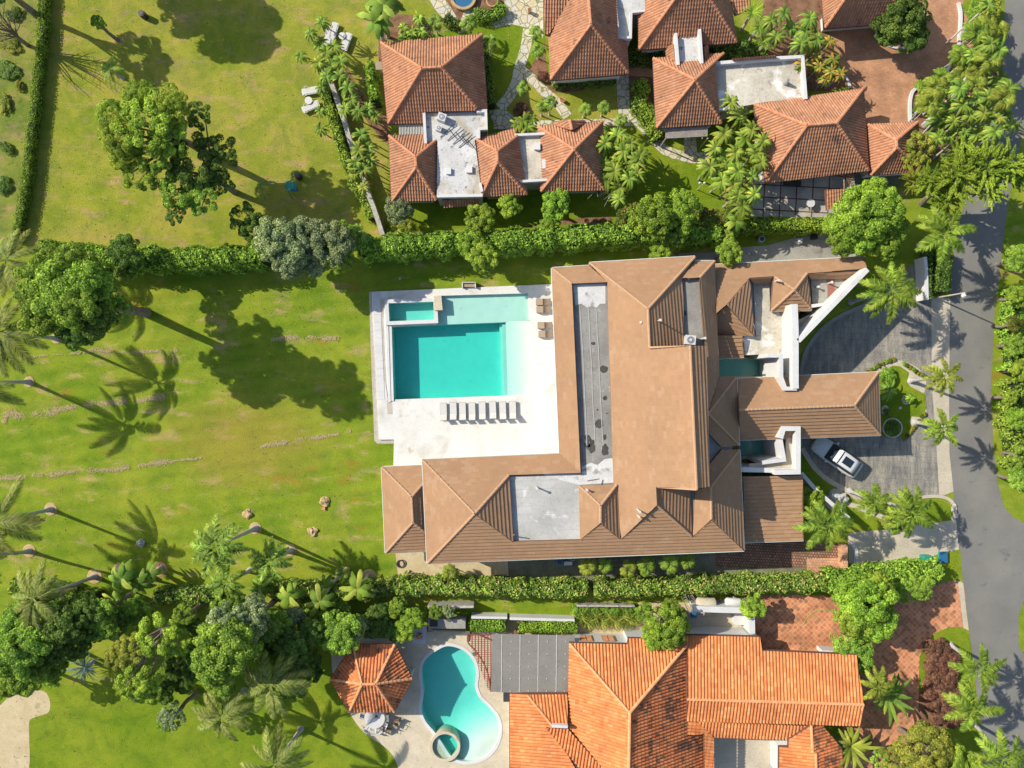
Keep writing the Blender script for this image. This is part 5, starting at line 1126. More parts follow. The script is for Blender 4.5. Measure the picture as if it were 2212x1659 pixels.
roof(e, dict(a=(1629,226,3.0), b=(3,0,822,766,3.0), c=(3,0,590,1065,5.2), d=(3,0,335,1085,5.2), f=(3,0,-20,1580,3.0), g=(3,0,868,1475,3.0)), ['abcd', 'adf', 'fdcg', 'bgc'], 'clay', 0.4)
body(e, [(1629, 226), O((3,0,822,766,0))[:2], O((3,0,868,1475,0))[:2], O((3,0,-20,1580,0))[:2]], 3.0, 'white', 0.6)
roof(e, dict(a=(3,0,862,1078,2.8), b=(3,0,1292,1055,2.8), c=(3,0,1105,1215,4.2), d=(3,0,885,1512,2.8), f=(3,0,1325,1478,2.8), g=(3,0,1110,1275,4.2)), ['abc', ['a','c','g','d'], 'dgf', ['b','f','g','c']], 'clay', 0.4)
body(e, [O((3,0,862,1078,0))[:2], O((3,0,1292,1055,0))[:2], O((3,0,1325,1478,0))[:2], O((3,0,885,1512,0))[:2]], 2.8, 'white', 0.4)
roof(e, dict(a=(3,1,495,-20,2.9), b=(3,1,745,-30,2.9), c=(3,1,748,70,2.5), d=(3,1,510,155,2.5)), ['abcd'], 'clay', 0.3, gutter=False)
b = MB()
for i in range(9):
    b.tube([Wp(*T(3, 0, (660+i*9, 1510+i*18))[0], 2.6), Wp(*T(3, 0, (735, 1510+i*18))[0], 2.6)], 0.05, 4)
b.tube([Wp(*T(3, 0, (655, 1500))[0], 2.55), Wp(*T(3, 0, (660, 1655))[0], 2.55)], 0.06, 4)
b.build('pergola', M['wood'], e)
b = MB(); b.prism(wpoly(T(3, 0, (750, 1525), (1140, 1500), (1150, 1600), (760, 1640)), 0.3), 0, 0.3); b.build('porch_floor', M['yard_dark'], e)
vw = MB(); vw.prism(ribbon([Wp(*T(3, 0, (735, 1525))[0], 2.4)[:2], Wp(*T(3, 0, (742, 1655))[0], 2.4)[:2]], 0.25), 0, 2.4); vw.build('porch_wall', M['mosswall'], e)
e = empty('garage', Wp(1855, 20, 0), 'clay roofed garage over the red driveway in the upper right corner', 'garage')
roof(e, dict(a=(3,0,700,-60,4.8), b=(3,0,1060,-60,4.8), c=(3,0,1167,188,3.0), d=(3,0,490,242,3.0), f=(3,0,470,-60,3.0), g=(3,0,1160,-60,3.0)), [['a','f','d'], 'adcb', ['b','c','g']], 'clay', 0.4)
body(e, [O(p)[:2] for p in ((3,0,470,-60,0), (3,0,1160,-60,0), (3,0,1167,188,0), (3,0,490,242,0))], 3.0, 'white', 1.0)
# ------------------------------------------------------------------ lower orange house
e = empty('orange_house', Wp(1400, 1500, 0), 'house with bright orange barrel tile roofs and white walls, at the bottom', 'house')
roof(e, dict(a=(2,3,497,580,3.2), b=(2,3,1000,592,3.2), c=(2,3,1003,540,3.0), d=(2,3,1288,547,3.0), f=(2,3,1300,598,3.2), g=(2,3,1505,603,3.2), h=(2,3,1018,1180,6.6), i=(2,3,1005,1760,6.6), j=(2,3,870,1760,5.7), k=(2,3,482,1328,3.5), l=(2,3,1510,1385,3.3), m=(2,3,1662,1362,2.9), n=(2,3,1668,1760,2.9)), [['a','b','c','d','f','g','h'], ['a','h','i','j','k']], 'orange', 0.5)
roof(e, dict(g=(2,3,1505,603,3.2), h=(2,3,1018,1180,6.6), i=(2,3,1010,1760,6.6), l=(2,3,1510,1385,3.3), m=(2,3,1662,1362,2.4), n=(2,3,1668,1760,2.4)), [['g','l','m','n','i','h']], 'mossy', 0.5, gutter=False)
capline(e, [(2,3,1505,603,3.3), (2,3,1018,1180,6.65), (2,3,1008,1760,6.65)], 'orange', 0.14)
roof(e, dict(a=(1102,1498,2.8), b=(1139,1500,3.0), c=(2,3,355,1300,4.2), d=(2,3,600,1760,4.2), f=(1102,1690,2.6), g=(2,3,478,1022,3.2), h=(2,3,482,1300,4.3)), [['a','b','c','d','f'], ['b','g','h','c']], 'orange', 0.5)
roof(e, dict(a=(2,3,298,1315,4.3), b=(2,3,482,1325,3.6), c=(2,3,860,1760,5.9), d=(2,3,655,1760,5.9)), ['abcd'], 'orange', 0.4, gutter=False)
parapet(e, T(2, 3, (348, 1298), (482, 1305)), 4.2, 0.4, 0.25)
roof(e, dict(a=(2,3,1350,508,2.9), b=(2,3,2142,527,2.9), c=(2,3,2158,645,3.3), d=(3,3,760,682,2.9), f=(3,3,828,1112,4.3), g=(2,3,1512,1065,4.3), h=(2,3,1508,600,3.1), i=(2,3,1385,600,3.1)), [['a','b','c','d','f','g','h','i']], 'orange', 0.5)
roof(e, dict(f=(3,3,828,1112,4.3), g=(2,3,1512,1065,4.3), j=(2,3,1512,1250,3.7), k=(3,3,788,1292,3.7)), ['fgjk'], 'orange', 0.35, gutter=False)
capline(e, [(2,3,1512,1065,4.35), (3,3,828,1112,4.35)], 'orange')
roof(e, dict(a=(2,3,1512,1250,3.5), b=(2,3,1600,1252,3.5), c=(3,3,365,1290,3.4), d=(3,3,170,1412,2.9), f=(2,3,1742,1390,2.9)), [['b','c','d','f']], 'orange', 0.4)
roof(e, dict(a=(2,3,1512,1262,3.3), b=(2,3,1598,1252,3.5), c=(2,3,1742,1392,2.9), d=(2,3,1745,1760,2.9), f=(2,3,1665,1760,3.2), g=(2,3,1660,1362,3.2), h=(2,3,1512,1375,3.2)), [['a','b','c','d','f','g','h']], 'orange', 0.4, gutter=False)
roof(e, dict(a=(3,3,370,1292,3.9), b=(3,3,385,1525,3.9), c=(3,3,413,1530,3.9), d=(3,3,418,1760,3.9), f=(3,3,95,1760,2.9), g=(3,3,97,1478,2.9), h=(3,3,178,1478,3.1), i=(3,3,180,1410,3.2)), [['a','b','c','d','f','g','h','i']], 'orange', 0.4)
roof(e, dict(a=(3,3,388,1292,3.9), b=(3,3,390,1525,3.9), c=(3,3,420,1530,3.9), d=(3,3,425,1760,3.9), f=(3,3,645,1760,2.9), g=(3,3,632,1485,2.9), h=(3,3,470,1292,3.5)), [['a','h','g','f','d','c','b']], 'mossy', 0.4, gutter=False)
capline(e, [(3,3,374,1292,3.95), (3,3,387,1525,3.95)], 'orange'); capline(e, [(3,3,413,1530,3.95), (3,3,418,1760,3.95)], 'orange')
b = MB()
for pl, h in ((T(2, 3, (500, 585), (1000, 595), (1505, 605), (1490, 1385), (1490, 1760), (900, 1760), (500, 1330)), 3.1), (T(2, 3, (1495, 1395), (1625, 1395), (1625, 1760), (1495, 1760)), 2.1), (T(2, 3, (1000, 545), (1288, 550), (1300, 640), (1000, 640)), 2.9),
              (T(2, 3, (1360, 515), (2135, 533), (2150, 740)) + T(3, 3, (740, 760), (780, 1270)) + T(2, 3, (1520, 1240)), 2.85), ([(1110, 1506), (1215, 1506), (1300, 1680), (1110, 1680)], 2.6), (T(3, 3, (110, 1500), (380, 1320), (630, 1500), (640, 1760), (110, 1760)), 2.75), (T(2, 3, (1512, 1262), (1715, 1420), (1715, 1760), (1690, 1760), (1690, 1400)), 2.6)):
    b.prism(wpoly(pl, h), 0, h-0.1)
b.build('wall', M['whiteclean'], e)
for x in (655, 848):
    p0 = Wp(*T(2, 3, (x, 590))[0], 3.05); b = MB(); yy = Wp(*T(2, 3, (x, 589))[0], 3.05)[1]
    b.box((p0[0], yy+0.03, 1.65), (1.15, 0.10, 1.5)); f = b.build('window', M['wood'], e)
    b = MB(); b.box((p0[0]-0.28, yy+0.09, 1.65), (0.46, 0.03, 1.3)); b.box((p0[0]+0.28, yy+0.09, 1.65), (0.46, 0.03, 1.3)); b.build('shutter', M['orange_cap'], f)
q = sheet('courtyard', T(2, 3, (1742, 1392), (2212, 1408)) + T(3, 3, (95, 1420), (97, 1760)) + T(2, 3, (1742, 1760)), 0.03, M['concrete'])
p = T(2, 3, (470, 760))[0]; b = MB(); wv = Wp(p[0]+2, p[1]+8, 2.6); b.cyl((wv[0]+0.2, wv[1], 0), 1.15, 2.6, 24); b.build('turret', M['white'], e)
ac_unit((2,3,1160,470), 0.03, R(0), 'white air conditioner on the ground beside the orange roofed house', 0.9)
# translucent veranda roof and red slatted pergola
e = empty('veranda', Wp(1150, 1430, 0), 'veranda roofed with dark brown panels between kidney pool and orange house', 'veranda')
vz = 2.7; vp = T(1, 3, (2040, 500), (2212, 503)) + T(2, 3, (545, 515), (482, 1012), (0, 1008)) + T(1, 3, (2030, 1000))
b = MB(); b.prism(wpoly(vp, vz), vz-0.05, vz, bottom=True); b.build('roof_panel', M['panel'], e)
b = MB(); 
for i in range(4):
    x0 = 2125+i*157.5
    b.prism(ribbon([Wp(*T(1, 3, (x0, 505))[0], vz)[:2], Wp(*T(1, 3, (x0-4, 1000))[0], vz)[:2]], 0.05), vz, vz+0.03)
b.build('panel_joint', M['offwhite'], e)
b = MB()
for i in range(9):
    for j in range(5):
        q = Wp(*T(1, 3, (2125+i*78.5-(j*2), 565+j*107))[0], vz); b.cyl((q[0], q[1], vz+0.03), 0.05, 0.02, 8)
b.build('panel_fixing', M['offwhite'], e)
b = MB()
for j in range(26):
    y = 508+j*19; t = (y-505)/495.0; xl = 1832+200*max(0.0, (t-0.12))**0.9 if t > 0.12 else 1832
    xl = min(xl, 2026); b.tube([Wp(*T(1, 3, (2038-8*t, y))[0], vz-0.12), Wp(*T(1, 3, (xl, y))[0], vz-0.12)], 0.03, 4)
b.build('slat', M['redwood'], e)
b = MB()
for i in range(8):
    x = 1840+i*27; t = 0 if x < 1840 else ((x-1832)/200.0)**1.1+0.10
    b.tube([Wp(*T(1, 3, (x, 505))[0], vz-0.2), Wp(*T(1, 3, (x, 505+min(1, t)*490))[0], vz-0.2)], 0.05, 4)
cv = [Wp(*q, vz-0.12) for q in spline(T(1, 3, (1830, 505), (1832, 575), (1890, 640), (1960, 740), (2005, 850), (2030, 1000)), 4)]
b.tube(cv, 0.07, 5); b.build('beam', M['redwood'], e)
b = MB()
for q in T(1, 3, (1845, 560), (2020, 980), (2400, 560), (2480, 990)):
    p = Wp(*q, vz); b.box((p[0], p[1], vz/2-0.1), (0.14, 0.14, vz-0.2))
b.build('post', M['redwood'], e)
# hexagonal gazebo
e = empty('gazebo', Wp(803, 1475, 0), 'six sided gazebo with an orange and blackened barrel tile roof', 'gazebo')
gv = dict(a=(1,3,838,592,2.5), b=(1,3,1200,590,2.5), c=(1,3,1348,885,2.5), d=(1,3,1195,1170,2.5), f=(1,3,805,1172,2.5), g=(1,3,645,890,2.5), h=(1,3,918,932,4.2), i=(1,3,1035,930,4.2))
roof(e, gv, ['abih', 'bci', 'cdi', 'dfhi', 'fgh', 'gah'], 'mossy', 0.25)
b = MB()
for k in 'abcdfg':
    q = Wp(*O(gv[k])); q = (q[0]*0.93+Wp(803, 1475, 2.5)[0]*0.07, q[1]*0.93+Wp(803, 1475, 2.5)[1]*0.07); b.box((q[0], q[1], 1.3), (0.25, 0.25, 2.6))
b.build('post', M['white'], e)
# service court behind the orange house
fwall('garden_wall', T(2, 3, (-20, 368), (540, 384)), 1.2, 0.25, 'white', 'low white wall with box hedge under it beside the veranda')
fwall('garden_wall', T(1, 3, (1860, 358), (2170, 362)), 1.2, 0.22, 'white', 'short low white wall beyond the square box hedge')
fwall('garden_wall', T(2, 3, (1575, 285), (1990, 298)), 2.2, 0.55, 'white', 'thick white wall in front of the two white tanks')
fwall('garden_wall', T(2, 3, (2075, 345), (2078, 500)), 2.4, 0.5, 'white', 'white gate pier wall at the end of the service yard')
fwall('garden_wall', T(2, 3, (1500, 330), (1500, 515)), 1.8, 0.2, 'concrete_grey', 'thin grey wall on the left of the service yard')
fwall('garden_wall', T(2, 3, (560, 258), (1060, 262)), 1.0, 0.15, 'mosswall', 'mossy low wall above the soft bamboo grass')
fwall('garden_wall', T(3, 3, (465, 655), (600, 665)), 1.2, 0.35, 'white', 'short white wall by the orange roof and round bush')
e = empty('pump_house', Wp(965, 1330, 0), 'small flat roofed shed with dark iron railing beside the gazebo', 'shed')
b = MB(); b.prism(wpoly(T(1, 3, (1485, 372), (1815, 372), (1815, 455), (1490, 455)), 1.2), 0, 1.2); b.build('block', M['concrete_grey'], e)
b = MB(); b.prism(wpoly(T(1, 3, (1505, 378), (1568, 378), (1568, 438), (1500, 436)), 1.25), 1.2, 1.25); b.build('hatch', M['black'], e)
b = MB()
for q0, q1 in (((1482, 268), (1482, 478)), ((1482, 478), (1812, 480)), ((1812, 375), (1812, 480))):
    for z in (0.6, 1.2, 1.8): b.tube([Wp(*T(1, 3, q0)[0], z), Wp(*T(1, 3, q1)[0], z)], 0.035, 4)
for i in range(30):
    q = T(1, 3, (1484+i*11.3, 479))[0]; p1 = Wp(*q, 1.8); p0 = Wp(*q, 1.8); b.tube([(p0[0], p0[1], 0), p1], 0.02, 4)
b.build('railing', M['darkmetal'], e)
fwall('garden_wall', T(1, 3, (1480, 270), (1880, 266)), 1.6, 0.22, 'mosswall', 'grey stained wall with plants above the railing shed')
fwall('garden_wall', T(1, 3, (905, 552), (1170, 548)), 0.5, 0.2, 'white', 'low white edging wall behind the gazebo')
# old boundary wall and others
fwall('stone_wall', T(1, 0, (590, 600), (650, 720), (700, 870), (745, 1000), (800, 1180), (860, 1380), (930, 1560), (960, 1655)) + T(1, 1, (1020, 150), (1110, 420)), 1.3, 0.42, 'mosswall', 'long lichen covered stone wall running between the palm border and lawn', 'wall', smooth=3)
fwall('roadside_wall', T(3, 0, (1930, 420), (1850, 560), (1760, 690)), 1.5, 0.6, 'white', 'white boundary wall section among palms beside the road, upper', smooth=3)
fwall('roadside_wall', T(3, 0, (1740, 740), (1600, 860), (1540, 920), (1410, 1050)), 1.5, 0.5, 'white', 'white boundary wall section below the palms by the red driveway', smooth=3)
fwall('garden_wall', T(3, 1, (1360, 560), (1370, 700), (1375, 930)), 1.6, 0.3, 'whiteclean', 'white wall in deep shade left of the clipped hedge')
fwall('brick_wall', T(3, 2, (665, 1390), (668, 1590)), 1.0, 0.5, 'cobble_red', 'low brick wall at the end of the cobbled yard')
fwall('paver_edge', T(3, 2, (735, 1370), (760, 1450), (760, 1540), (735, 1600)), 0.12, 0.45, 'stonepave', 'curved edging of small yellow stones', 'edging', smooth=4)
# ------------------------------------------------------------------ hedges
hedge('hedge', [(90, -30), (84, 100), (76, 160), (70, 230), (60, 310), (50, 400), (38, 470), (27, 520)], 0.75, 1.0, 'lf_bright', 'long clipped hedge closing the dry lawn on its far left side', 110, 0.09, 0.08)
hedge('hedge', [(75, 540), (160, 548), (240, 552), (330, 555), (420, 556), (500, 551), (560, 545)], 2.0, 3.4, 'lf_hedge', 'bushy hedge behind the round dark tree on the left, below the dry lawn', 60, 0.17, 0.35)
hedge('hedge', [(770, 532), (850, 528), (940, 523), (1000, 520), (1100, 516), (1200, 512), (1300, 503), (1400, 500), (1500, 500), (1560, 498)], 2.0, 3.3, 'lf_hedge', 'bushy light green hedge above the rectangular pool and villa roof', 62, 0.17, 0.4)
hedge('hedge', [(1560, 492), (1640, 484), (1700, 482), (1790, 486)], 1.2, 2.2, 'lf_bright', 'bright hedge under the grey tiled patio of the upper right house', 75, 0.15, 0.25)
hedge('hedge', [(20, 1268), (120, 1288), (200, 1300)], 1.5, 1.8, 'lf_green', 'mixed hedge beside the coconut palms in the lower left', 70, 0.15, 0.3)
hedge('hedge', [(330, 1292), (400, 1290), (470, 1286)], 1.3, 1.6, 'lf_pinkhedge', 'hedge with dry pink tips beside the bananas, lower left', 75, 0.14, 0.3)
hedge('hedge', [(555, 1268), (620, 1282), (700, 1284), (780, 1280), (850, 1272), (885, 1264)], 1.6, 1.8, 'lf_pinkhedge', 'rough hedge with pinkish tips between lawn palms and gazebo trees', 72, 0.15, 0.3)
hedge('hedge', [(885, 1272), (950, 1270), (1050, 1272), (1150, 1276), (1270, 1276)], 1.5, 1.9, 'lf_pinkhedge', 'long pink tipped hedge below the gravel yard, left half', 78, 0.15, 0.28)
hedge('hedge', [(1284, 1274), (1350, 1274), (1450, 1272), (1550, 1268), (1650, 1266), (1750, 1264), (1790, 1262)], 1.5, 1.9, 'lf_pinkhedge', 'long pink tipped hedge below the gravel yard, middle part', 78, 0.15, 0.28)
hedge('hedge', [(1790, 1262), (1870, 1255), (1950, 1244), (2035, 1238)], 2.0, 2.0, 'lf_hedge', 'leafy hedge between the concrete walk and terracotta driveway', 72, 0.16, 0.3)
hedge('hedge', T(1, 3, (1852, 432), (2000, 436), (2155, 432)), 1.15, 1.3, 'lf_hedge', 'small square cut box hedge left of its longer twin', 120, 0.10, 0.08, smooth=2)
hedge('hedge', T(2, 3, (60, 440), (200, 446), (380, 446), (560, 446)), 1.15, 1.3, 'lf_bright', 'longer rounded box hedge above the dark veranda panels', 120, 0.10, 0.1, smooth=2)
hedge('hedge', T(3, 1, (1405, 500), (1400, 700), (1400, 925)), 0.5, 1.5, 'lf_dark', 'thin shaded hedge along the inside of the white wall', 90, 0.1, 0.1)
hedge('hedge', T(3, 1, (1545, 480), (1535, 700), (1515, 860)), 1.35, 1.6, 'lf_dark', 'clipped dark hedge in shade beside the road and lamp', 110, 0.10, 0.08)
hedge('hedge', T(3, 0, (1985, -40), (1960, 60), (1950, 160), (1960, 260), (1975, 340)), 1.3, 1.7, 'lf_olive', 'clipped yellowish hedge along the road in the top right corner', 100, 0.1, 0.12)
hedge('hedge', [(2206, 620), (2198, 680), (2202, 740), (2204, 800)], 1.3, 1.7, 'lf_hedge', 'loose roadside hedge on the right edge, upper part', 60, 0.15, 0.6)
hedge('hedge', [(2206, 820), (2200, 890), (2204, 950), (2208, 1010)], 1.5, 1.8, 'lf_green', 'loose roadside hedge on the right edge, middle part', 60, 0.15, 0.65)
hedge('hedge', T(1, 0, (560, 700), (600, 830), (640, 960), (680, 1080), (720, 1220), (780, 1400), (850, 1600)) + T(1, 1, (930, 60), (1000, 220)), 0.9, 1.2, 'lf_green', 'low hedge on the lawn side of the long stone wall', 90, 0.12, 0.15)
hedge('hedge', T(1, 0, (990, 530), (985, 640), (1000, 760), (1020, 860)), 0.9, 2.2, 'lf_bright', 'upright hedge against the west wall of the clay house', 85, 0.14, 0.2)
hedge('hedge', T(2, 0, (1110, 680), (1130, 800), (1090, 900), (1150, 960), (1200, 1040), (1240, 1120), (1270, 1190)), 1.3, 1.1, 'lf_bright', 'curving green border along the flagstone path', 85, 0.12, 0.25)
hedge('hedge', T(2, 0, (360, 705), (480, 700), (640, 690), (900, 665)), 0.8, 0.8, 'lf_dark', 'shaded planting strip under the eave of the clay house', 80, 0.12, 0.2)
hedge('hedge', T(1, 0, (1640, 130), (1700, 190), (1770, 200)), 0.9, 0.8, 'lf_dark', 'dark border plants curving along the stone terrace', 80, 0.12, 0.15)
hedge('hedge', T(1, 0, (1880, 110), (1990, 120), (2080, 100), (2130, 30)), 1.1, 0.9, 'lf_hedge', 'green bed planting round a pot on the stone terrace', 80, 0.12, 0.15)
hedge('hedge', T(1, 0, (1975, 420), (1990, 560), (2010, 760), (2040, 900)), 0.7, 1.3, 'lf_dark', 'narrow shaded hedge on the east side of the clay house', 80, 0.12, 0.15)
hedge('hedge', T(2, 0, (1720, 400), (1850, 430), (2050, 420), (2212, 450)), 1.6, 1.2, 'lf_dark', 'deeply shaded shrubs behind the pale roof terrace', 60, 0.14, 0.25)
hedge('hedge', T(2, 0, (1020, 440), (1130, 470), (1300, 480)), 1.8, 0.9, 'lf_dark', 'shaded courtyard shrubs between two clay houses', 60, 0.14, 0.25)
# ------------------------------------------------------------------ trees, upper lawn
tree(318, 262, 9.4, 2.5, 'open', 'lf_lime', 'big two toned tree on the dry lawn with lime green left crown', 'tree', blobs=[(-55, 30, 8.8, 1.9, 'fine', 'lf_lime'), (-15, -55, 9.0, 1.5, 'fine', 'lf_lime'), (48, -38, 9.6, 1.6, 'fine', 'lf_lime'), (20, 75, 8, 1.6, 'open', 'lf_green'), (-48, 72, 8, 1.5, 'fine', 'lf_lime'), (50, 35, 8.5, 1.8, 'open', 'lf_lime'), (-78, -15, 8.4, 1.2, 'fine', 'lf_lime'), (-25, 120, 7.5, 1.3, 'open', 'lf_lime')], base=(470, 345))
tree(420, 355, 6.8, 2.4, 'open', 'lf_dark', 'dark green spreading tree overlapping the lime tree on the dry lawn', 'tree', blobs=[(55, -15, 6.8, 1.9, 'open', 'lf_dark'), (-35, 55, 6.6, 2.0, 'open', 'lf_green'), (10, 75, 6.2, 1.7, 'open', 'lf_green'), (10, -105, 6.8, 1.2, 'open', 'lf_dark'), (-70, 20, 6.6, 1.5, 'open', 'lf_green'), (55, 40, 6.0, 1.2, 'open', 'lf_dark'), (-40, 110, 6.0, 0.9, 'open', 'lf_dark')], base=(508, 415))
tree(535, 475, 4.2, 1.6, 'open', 'lf_dark', 'small dark tree with bare twigs left of the silvery shrubs', 'tree', blobs=[(10, 25, 3.6, 1.3, 'broad', 'lf_dark')])
tree(145, 640, 11.5, 2.7, 'broad', 'lf_green', 'tall round dark green tree at the left, throwing a long shadow', 'tree', blobs=[(-50, -35, 10.0, 2.1, 'broad', 'lf_green'), (40, -20, 13.0, 2.0, 'broad', 'lf_green'), (15, -65, 9.5, 1.9, 'broad', 'lf_green'), (60, 45, 12.5, 1.8, 'broad', 'lf_dark'), (-50, 40, 10.2, 2.0, 'broad', 'lf_green'), (-30, -75, 8.4, 1.5, 'broad', 'lf_green'), (25, 75, 9.2, 1.7, 'broad', 'lf_dark'), (112, 32, 9.6, 1.2, 'broad', 'lf_green'), (20, 25, 14.0, 1.7, 'broad', 'lf_green'), (-75, 0, 9.2, 1.4, 'broad', 'lf_green'), (75, 0, 11.2, 1.5, 'broad', 'lf_green')], base=(318, 676), flat=0.95)
tree(270, 548, 5.2, 1.7, 'broad', 'lf_dark', 'dark rounded tree standing in the left hedge', 'tree', blobs=[(2, 38, 4.6, 1.0, 'broad', 'lf_green')])
tree(610, 520, 5.2, 2.4, 'broad', 'lf_silver', 'silvery flowering tree in the hedge above the lawn, left one', 'tree', blobs=[(55, -10, 5.0, 1.8, 'broad', 'lf_silver'), (20, 35, 4.8, 1.9, 'broad', 'lf_silver'), (-25, 5, 4.6, 1.5, 'broad', 'lf_green'), (65, 55, 4.2, 1.1, 'broad', 'lf_silver')])
tree(712, 528, 4.8, 2.1, 'broad', 'lf_silver', 'silvery flowering tree in the hedge above the lawn, right one', 'tree', blobs=[(25, -20, 4.4, 1.3, 'broad', 'lf_hedge'), (20, 30, 4.2, 1.4, 'broad', 'lf_green'), (-20, 25, 4.0, 1.3, 'broad', 'lf_silver')])
tree(211, 48, 3.4, 0.62, 'bush', 'lf_green', 'slim young tree alone on the dry lawn', 'young_tree', flat=1.5, blobs=[(8, 6, 2.2, 0.5, 'bush', 'lf_green')])
tree(-40, -60, 7.5, 3.0, 'open', 'lf_dark', 'tree outside the corner whose twigs reach over the rough ground', 'tree')
# tall trees standing just above the top edge; only their shadows reach into the photograph
tree(110, -190, 9.0, 3.6, 'broad', 'lf_green', 'tall tree above the top edge shading the dry lawn, left one', 'tree', blobs=[(60, 20, 8.6, 3.0, 'broad', 'lf_green'), (-60, 0, 8.0, 2.4, 'broad', 'lf_green')])
# bare tree outside the left hedge
def bare_tree(x, y, h, r, label, mat='bark', n=26):
    c = Wp(x, y, 0); e = empty('bare_tree', c, label, 'tree'); o0 = ORG[e.name]; ORG[e.name] = Vector((0, 0, 0)); b = MB()
    b.tube([(0, 0, 0), (0.1, 0.1, h*0.35)], [0.2, 0.14], 7); b.build('trunk', M[mat], e); b = MB()
    for i in range(n):
        a = random.uniform(0, 6.28); rr = r*random.uniform(0.5, 1.0); z = h*random.uniform(0.6, 1.0); p0 = Vector((0.1, 0.1, h*random.uniform(0.2, 0.35))); p3 = Vector((rr*math.cos(a), rr*math.sin(a), z)); m = p0.lerp(p3, 0.5)+Vector((random.uniform(-.4, .4), random.uniform(-.4, .4), 0.4))
        b.tube([p0, m, p3], [0.07, 0.045, 0.012], 4)
        for k in range(5):
            q0 = m.lerp(p3, random.random()); b.tube([q0, q0+Vector((random.uniform(-1, 1), random.uniform(-1, 1), random.uniform(-.2, .7)))*0.9], [0.02, 0.006], 3)
    b.build('branches', M[mat], e); ORG[e.name] = o0
bare_tree(60, 98, 6.5, 2.6, 'leafless grey tree reaching over the left hedge')
bare_tree(1297, 400+22, 3.6, 1.2, 'leafless pale shrub standing on the shaded lawn above the hedge', 'palmbark', 6)
for k, (x, y, r, lb) in enumerate(((12, 320, 1.0, 'dark scrub at the left border, below the middle one'), (40, 185, 0.7, 'low scrub between the left border and hedge'), (6, 400, 0.9, 'dark scrub at the left border, lowest one'), (15, 95, 0.9, 'grey scrub beyond the left hedge near the top'), (10, 150, 1.1, 'dark scrub at the left border, below the grey scrub'), (5, 225, 0.9, 'dark scrub at the left border, middle one'), (30, 30, 0.8, 'scrub in the upper left corner of the photo'))):
    bush(x, y, r*0.9, 'lf_olive' if k % 2 else 'lf_dark', lb, 0.5, sx=random.uniform(0.6, 1.7))
# shrubs along the long hedge under the clay house
for (x, y, r, h, mt, lb, kd) in (
 (1035, 470, 1.5, 3.2, 'lf_lime', 'light green small tree in front of the hedge, left of three', 'broad'), (1100, 445, 1.1, 3.0, 'lf_lime', 'light green sapling by the brown lean-to roof', 'broad'),
 (1200, 443, 1.5, 3.4, 'lf_bright', 'bright small tree over the shaded strip of lawn', 'broad'), (1185, 486, 1.0, 2.8, 'lf_bright', 'pale green shrub just behind the long hedge', 'broad'),
 (1412, 470, 2.2, 4.6, 'lf_bright', 'dense glossy green tree above the villa roof', 'broad'), (1470, 455, 1.9, 4.4, 'lf_bright', 'round bright tree touching the glossy green tree', 'broad'), (1455, 500, 1.6, 3.6, 'lf_green', 'darker rounded tree in front of the bright pair', 'broad'), (1360, 465, 1.3, 3.2, 'lf_red', 'shrub with red flowers left of the glossy tree', 'bush'),
 (1430, 540, 1.3, 3.3, 'lf_lime', 'yellowish tree leaning on the north eave of the villa', 'broad'), (1575, 545, 1.3, 4.0, 'lf_lime', 'light green tree below the banana plant by the villa corner', 'broad'), (1042, 555, 1.6, 3.6, 'lf_lime', 'lime green tree in front of the hedge over the lawn', 'broad'), (1018, 528, 1.3, 3.4, 'lf_bright', 'bright shrub growing out of the hedge above the lime tree', 'broad'),
 (1530, 478, 1.4, 2.6, 'lf_red', 'shrub dotted with coral flowers under the yellowing palms', 'bush'), (1575, 465, 1.2, 2.8, 'lf_red', 'coral flowering shrub left of the patio', 'bush'), (862, 452, 1.4, 2.4, 'lf_silver', 'rounded grey green shrub at the corner of the clay house', 'broad'),
 (1228, 580, 0.6, 1.4, 'lf_lime', 'small sprig of leaves by the villa north-west corner', 'bush')):
    tree(x, y, h, r, kd, mt, lb, 'small_tree')
for i, (x, y) in enumerate(((836, 492), (858, 497), (880, 486))):
    tuft(x, y, 0.25, 0.9, 'grass', 'lf_grass', ('leftmost', 'middle', 'rightmost')[i]+' of three feathery yellow grass clumps by the stone wall', 'grass_clump', cat='grass clump', group='grass clumps')
# areca/yellow leafy tree masses
ORDW = 'first second third fourth fifth sixth seventh eighth ninth tenth eleventh twelfth thirteenth fourteenth fifteenth sixteenth seventeenth eighteenth nineteenth twentieth'.split()+['twenty-'+w for w in 'first second third fourth fifth sixth seventh eighth ninth'.split()]+['thirtieth']+['thirty-'+w for w in 'first second third fourth fifth sixth seventh'.split()]
def grove(cx, cy, pts, kind, mat, name, what, L=(1.0, 1.5), h=(3.0, 5.0), group=None, cat=None):
    for i, (dx, dy) in enumerate(pts):
        tuft(cx+dx, cy+dy, random.uniform(*h), random.uniform(*L), kind, mat, '%s, %s' % (what, PLACE[i % len(PLACE)]), name, 0.07, group, cat, )
PLACE = ['at the middle', 'at its top', 'at its right side', 'at its bottom', 'at its left side', 'upper left part', 'upper right part', 'lower right part', 'lower left part', 'near the lowest end', 'near the highest end', 'second from the left side', 'second from the right side', 'a small one near the middle', 'just under the top one', 'just above the bottom one', 'outermost right', 'outermost left', 'nearest to the path', 'farthest from the path', 'tucked low in the middle', 'leaning out on the right', 'leaning out on the left', 'half hidden near the top']
grove(1333, 345, [(0, 0), (0, -52), (40, 5), (5, 60), (-30, 10), (-25, -35), (30, -35), (28, 40), (-22, 45), (5, 85), (15, -20), (45, 30), (-5, 25), (50, -10)], 'strap', 'lf_banana', 'dragon_tree', 'strap leaved tree right of the clay roof', (1.1, 1.5), (3.2, 4.6), 'strap leaved trees by the clay roof', 'tree')
